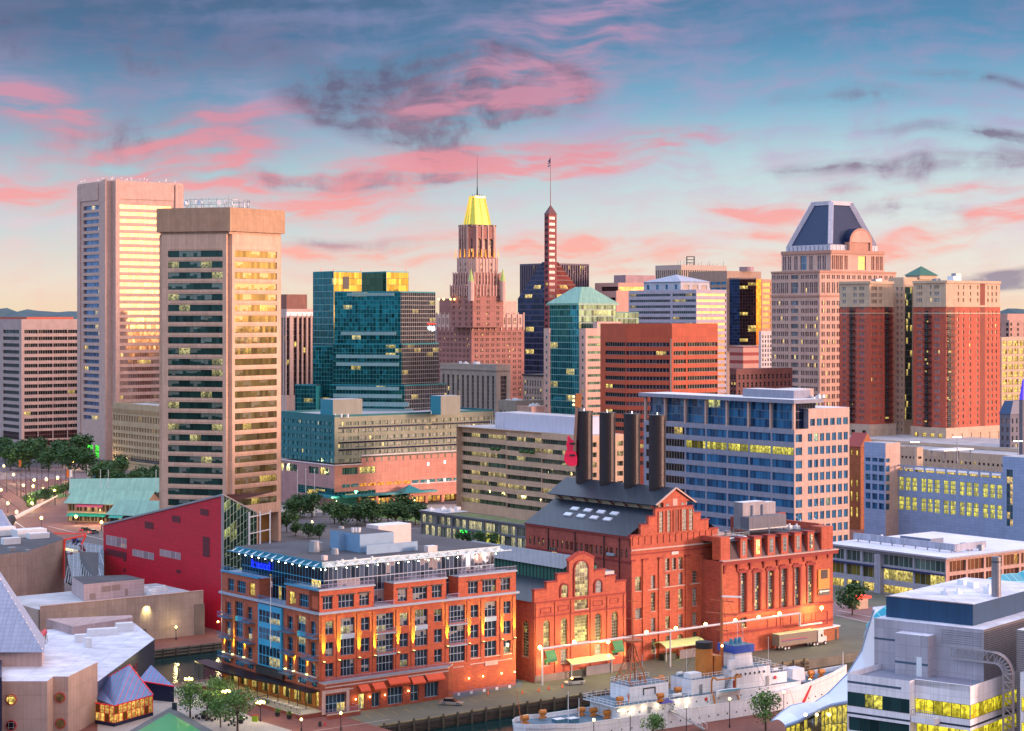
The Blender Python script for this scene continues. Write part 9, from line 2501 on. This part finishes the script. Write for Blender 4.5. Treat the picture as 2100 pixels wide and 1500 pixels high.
for(x0,x1,y0,y1,Yf,lab)in((1116,1136,1335,1358,ft2,'small green box awning over a doorway of the arched hall, left'),(1254,1274,1315,1338,ft2,'small green box awning over a doorway of the arched hall, beside the taller hall')):
 f=ft2.fb;u0_,u1_=f.u(x0),f.u(x1);m=MB();f.slab(m,u0_,u1_,f.z(x0,y1),f.z(x0,y1)+.5,1.2,plain('awning_green','0f6a45',.6),back=.3);m.poly([f.pt(u0_,f.z(x0,y1)+.5,1.2),f.pt(u1_,f.z(x0,y1)+.5,1.2),f.pt(u1_,f.z(x0,y0),.3),f.pt(u0_,f.z(x0,y0),.3)],MATS['awning_green']);single('door_awning',m,lab,'awning')
for px,py in((1140,1356),(1108,1360),(1244,1342),(1278,1338),(1470,1320),(1476,1320)):
 q=Vector(ft2.fb.pt(ft2.fb.u(min(px,1282)),ft2.fb.z(min(px,1282),py),.9))if px<1290 else at(px,py,482);bulb_light(q,220,(1,.65,.2),.2)
tp0=G(1598,1336);ta=ga-.02;K=Thing('trailer_truck','white articulated truck with a long striped trailer parked beside the right brick hall','truck',tp0);L_=16.0;XT=Vector((cos(ta),sin(ta),0));YT=Vector((-sin(ta),cos(ta),0))
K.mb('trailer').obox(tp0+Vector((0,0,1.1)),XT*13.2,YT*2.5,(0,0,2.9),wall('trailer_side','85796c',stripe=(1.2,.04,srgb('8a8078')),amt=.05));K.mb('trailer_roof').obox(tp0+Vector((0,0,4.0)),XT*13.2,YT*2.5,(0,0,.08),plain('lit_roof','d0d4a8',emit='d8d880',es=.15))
for z,c_ in((2.5,'b03048'),(2.25,'303a8a')):K.mb('side_stripe').obox(tp0+XT*.8-YT*.03+Vector((0,0,z)),XT*9,YT*.05,(0,0,.16),plain('s'+c_,c_))
cbp=tp0+XT*13.7;K.mb('cab').obox(cbp+Vector((0,0,.8)),XT*1.9,YT*2.4,(0,0,2.9),plain('cab_white','c9c6c4',.35));K.mb('bonnet').obox(cbp+XT*1.9+YT*.15+Vector((0,0,.8)),XT*1.3,YT*2.1,(0,0,1.3),MATS['cab_white']);K.mb('windscreen').obox(cbp+XT*1.88+YT*.25+Vector((0,0,2.2)),XT*.08,YT*1.9,(0,0,1.0),G_DARK);K.mb('side_window').obox(cbp+XT*.9-YT*.03+Vector((0,0,2.2)),XT*.8,YT*.05,(0,0,.9),G_DARK)
for x in(2.0,3.2,12.2,13.3,16.2):
 for s_ in(0,2.3):c_=tp0+XT*x+YT*s_+Vector((0,0,.5));w_=K.mb('wheel');w_.cyl(c_-YT*.15,c_+YT*.2,.52,.52,DARKMET,14);w_.cyl(c_-YT*.17,c_+YT*.22,.24,.24,WHITEMET,8)
K.done()
K=Thing('machine_shed','open green-lit machine deck with chillers behind the parked truck','shed',G(1590,1316));s0=Vector(G(1588,1318)[:2]);g_=Foot.__new__(Foot);g_.A,g_.B,g_.c,g_.la,g_.lb=AV,BV,s0,4.5,12
K.mb('deck_box').prism(g_.poly(),3.2,4.6,plain('shed_grey','8a9078',.6),DARKROOF)
for a_ in(0,4.3):
 for b_ in(0,11.7):K.mb('post').box((*g_.P(a_,b_),0),.25,.25,3.2,GREYMET)
for i in range(4):K.mb('chiller').cyl((*g_.P(2.4,2+2.6*i),4.6),(*g_.P(2.4,2+2.6*i),6.0+.4*(i%2)),.8,.7,plain('chiller_green','54704c'),10)
K.done()
K=Thing('brick_hut','low flat-roofed brick hut with a dark doorway at the corner beside the road','hut',G(1718,1312));f=Fac(G(1664,1322)[:2],G(1720,1310)[:2]);f.slab(K.mb('wall'),0,f.W,0,3.2,0,ORB,back=-5);f.slab(K.mb('roof'),-.3,f.W+.3,3.2,3.5,.3,WHITEMET,back=-5.3);f.slab(K.mb('door'),f.W*.86,f.W*.93,0,2.6,.05,DARKMET);K.done()
p=G(1762,1248);K=Thing('ticket_kiosk','small cream kiosk with a glowing red roof sign by the shopping building','kiosk',p);K.mb('body').box(p,4,3,3,BASE,.5);K.mb('red_sign').box(p+Vector((0,0,3)),6,3.6,.5,plain('red_sign_glow','ff3018',emit='ff2818',es=2.5),.5);K.mb('screen').box(p+Vector((-.6,-1.8,.8)),1.3,.2,1.6,MATS['red_sign_glow'],.5);K.done()
# ------------------------------------------------------------------ green-roofed pavilion, bowsprit, flags
K=Thing('market_pavilion','two-storey market pavilion with pale green seamed roofs and coloured awnings, left of the pentagonal tower','building',G(215,1085));z_e,z_r=8.0,12.5
PVW=wall('pavilion_wall','8a7468',amt=.15);gP=glass('pavilion_glass','2a2420','5a4a38',.2,frame='8a7c70',ft=(.08,.05),lit=.35,group=1,litc=(1,.7,.3),lits=1.3)
def gable(p0,ang,L,Wd,ze_,zr_):
 X_=Vector((cos(ang),sin(ang)));Y_=Vector((-X_.y,X_.x));q=lambda x,y:tuple(Vector(p0[:2])+X_*x+Y_*y);m=K.mb('roof');e=1.2;h=Wd/2
 m.poly([(*q(-e,-h-e),ze_-.5),(*q(L+e,-h-e),ze_-.5),(*q(L+e,0),zr_),(*q(-e,0),zr_)],COP);m.poly([(*q(L+e,h+e),ze_-.5),(*q(-e,h+e),ze_-.5),(*q(-e,0),zr_),(*q(L+e,0),zr_)],COP)
 for x in(0,L):K.mb('gable_end').poly([(*q(x,-h),ze_),(*q(x,h),ze_),(*q(x,0),zr_-.5)]if x else[(*q(x,h),ze_),(*q(x,-h),ze_),(*q(x,0),zr_-.5)],PVW)
 for a,b in(((0,-h),(L,-h)),((0,h),(0,-h))):
  f=Fac(q(*a),q(*b));facade(K,f,0,ze_,cb(f.W,3.4,2.8,.4),[(.3,3.2),(4.3,7.2)],PVW,gP,1.2,2.9,.6);f.slab(K.mb('floor_band'),0,f.W,3.4,4.1,.3,plain('band_beige','a8957f'))
 return Fac(q(0,-h),q(L,-h))
g1=gable(G(158,1066),-.28,34,16,z_e,z_r);g3=gable(G(250,1088),-.35,40,18,z_e-.5,z_r-.5);gable(G(150,1044),.15,60,18,z_e,z_r+.5)
for f,a,b,z,c_ in((g1,5,17,7.3,'b83a50'),(g1,1,18,3.5,'1f9a84'),(g3,8,24,3.6,'1a60b8'),(g3,1,7,7,'1f9a84')):K.mb('awning').poly([f.pt(a,z-.9,3),f.pt(b,z-.9,3),f.pt(b,z+.2,.4),f.pt(a,z+.2,.4)],plain('awn'+c_,c_,.6))
for px in(143,222,320,206):b=G(px,1050);K.mb('roof_pole').bar((b.x,b.y,10),(b.x,b.y,18),.2,WHITEMET)
K.done();bulb_light(G(195,1078)+Vector((0,0,4)),3000,(1,.75,.4),.5)
K=Thing('bowsprit','long pale wooden bowsprit of a tall ship with black stays, jutting over the promenade','ship',G(20,1100));a,b=at(22,1067,620),at(118,1017,640);K.mb('spar').cyl(a,a.lerp(b,.6),.75,.5,plain('pale_spar','c9b8b0'),10);K.mb('spar').cyl(a.lerp(b,.6),b,.4,.2,MATS['pale_spar'],8);K.mb('bow').cyl(at(8,1078,616),at(26,1063,620),2.6,1.3,DARKMET,10)
for t,(px,py)in((.5,(-10,985)),(.75,(5,990)),(1,(20,960)),(.3,(-10,1010))):K.mb('stay').bar(a.lerp(b,t),at(px,py,622),.12,DARKMET)
K.done();K=Thing('ticket_house','small mauve wharf house with a grey roof, at the left edge behind the concrete block','building',(*PXY(0,598),0));K.mb('wall').prism([PXY(-40,596),PXY(24,598),PXY(24,612),PXY(-40,612)],0,17,wall('mauve_render','a08c98'));K.mb('roof').frustum([PXY(-42,594),PXY(26,596),PXY(26,614),PXY(-42,614)],17,[PXY(-30,603),PXY(4,603),PXY(4,607),PXY(-30,607)],23,ZR);K.done()
FG='tall dark mast poles along the promenade'
for i,px in enumerate((14,35,43,53,62,76,86,99,113,125,135,153)):p=G(px,1010+(i*7)%30);m=MB();m.cyl(p,p+Vector((0,0,15)),.2,.1,DARKMET,6);single('mast_pole',m,'thin dark mast pole standing on the promenade at the left','pole',FG,loc=tuple(p))
for i,(px,yb,yt)in enumerate(((610,1060,965),(627,1058,963),(645,1058,964),(180,1000,955))):p=G(px,yb);K=Thing('flagpole','white flagpole at the street corner in front of the pink hotel base' if i<3 else 'white flagpole beside the trees below the tallest tower','flagpole',p,'white flagpoles');K.mb('pole').cyl(p,(p.x,p.y,Z(yt,p.y)),.2,.1,WHITEMET,6);K.mb('finial').ball((p.x,p.y,Z(yt,p.y)),.3,WHITEMET,6,4);K.done()
for i,(px,py,c_)in enumerate(((136,992,'d8702a'),(142,992,'e8e0e0'),(192,1000,'2a90c0'),(262,1002,'d02a20'),(38,970,'d8702a'),(420,1045,'60b040'))):p=G(px,py);K=Thing('banner','coloured vertical street banner on a pole, %s'%('orange beside a white one','white beside an orange one','blue above the pavilion roof','red among the trees','orange by the dark row of trees','green by the flagpoles')[i],'banner',p);K.mb('pole').cyl(p,p+Vector((0,0,7)),.12,.12,DARKMET,6);K.mb('cloth').box(p+Vector((.8,0,3.2)),1.4,.1,3.6,plain('cl'+c_,c_));K.done()
# ------------------------------------------------------------------ hills and far suburbs
def hill(name,px0,px1,Yh,ytop,seed):
 m=MB();r=random.Random(seed);n=60;HM=wall('wooded_hill','2c4a55',amt=.4,scale=.01,streak=0);pr=None
 for i in range(n+1):
  px=px0+(px1-px0)*i/n;t=(px-px0)/(px1-px0);z=Z(ytop(px),Yh)+mnoise.noise(Vector((px*.05,seed,0)))*14+r.uniform(-2,2);c_=(Vector((X(px,Yh),Yh-900,0)),Vector((X(px,Yh),Yh,z)),Vector((X(px,Yh),Yh+700,0)))
  if pr:
   for k_ in(0,1):m.poly([pr[k_],c_[k_],c_[k_+1],pr[k_+1]],HM)
  pr=c_
 single(name,m,kind='structure')
hill('hills',-700,560,6500,lambda px:634+6*abs(sin(px*.012))if px<260 else 640,1);hill('hills',1900,2900,6500,lambda px:637-3*sin(px*.01),2)
hill('hills',500,2000,9000,lambda px:645,3)
r=random.Random(77);FM=[wall('far%d'%i,c_,amt=.1)for i,c_ in enumerate(('8d7a78','a58a80','6f6a76','9c7468'))]
for i in range(46):
 px=r.choice((r.uniform(-10,650),r.uniform(1480,2110),r.uniform(560,1600)));Yq=r.uniform(1700,3000);w_=r.uniform(18,45);h_=r.uniform(10,26);m=MB();p=(X(px,Yq),Yq,0);m.box(p,w_,r.uniform(15,30),h_,r.choice(FM),GA)
 for k_ in range(int(h_/4)):m.box((p[0],p[1],2+4*k_),w_+.3,15,1.5,G_DARK,GA)if k_%2==0 else None
 single('distant_building',m,'small low building in the hazy far city','building','low buildings of the far city',loc=p)
for o in TA+TB_:
 if o.name not in used:
  for ch in list(o.children):bpy.data.objects.remove(ch)
  bpy.data.objects.remove(o)
dg=bpy.context.evaluated_depsgraph_get()
for o in[o for o in C.objects if o.type=='FONT']:
 me=bpy.data.meshes.new_from_object(o.evaluated_get(dg));n=bpy.data.objects.new(o.name.split('.')[0],me);C.objects.link(n);n.parent=o.parent;n.location=o.location;n.rotation_euler=o.rotation_euler;bpy.data.objects.remove(o)
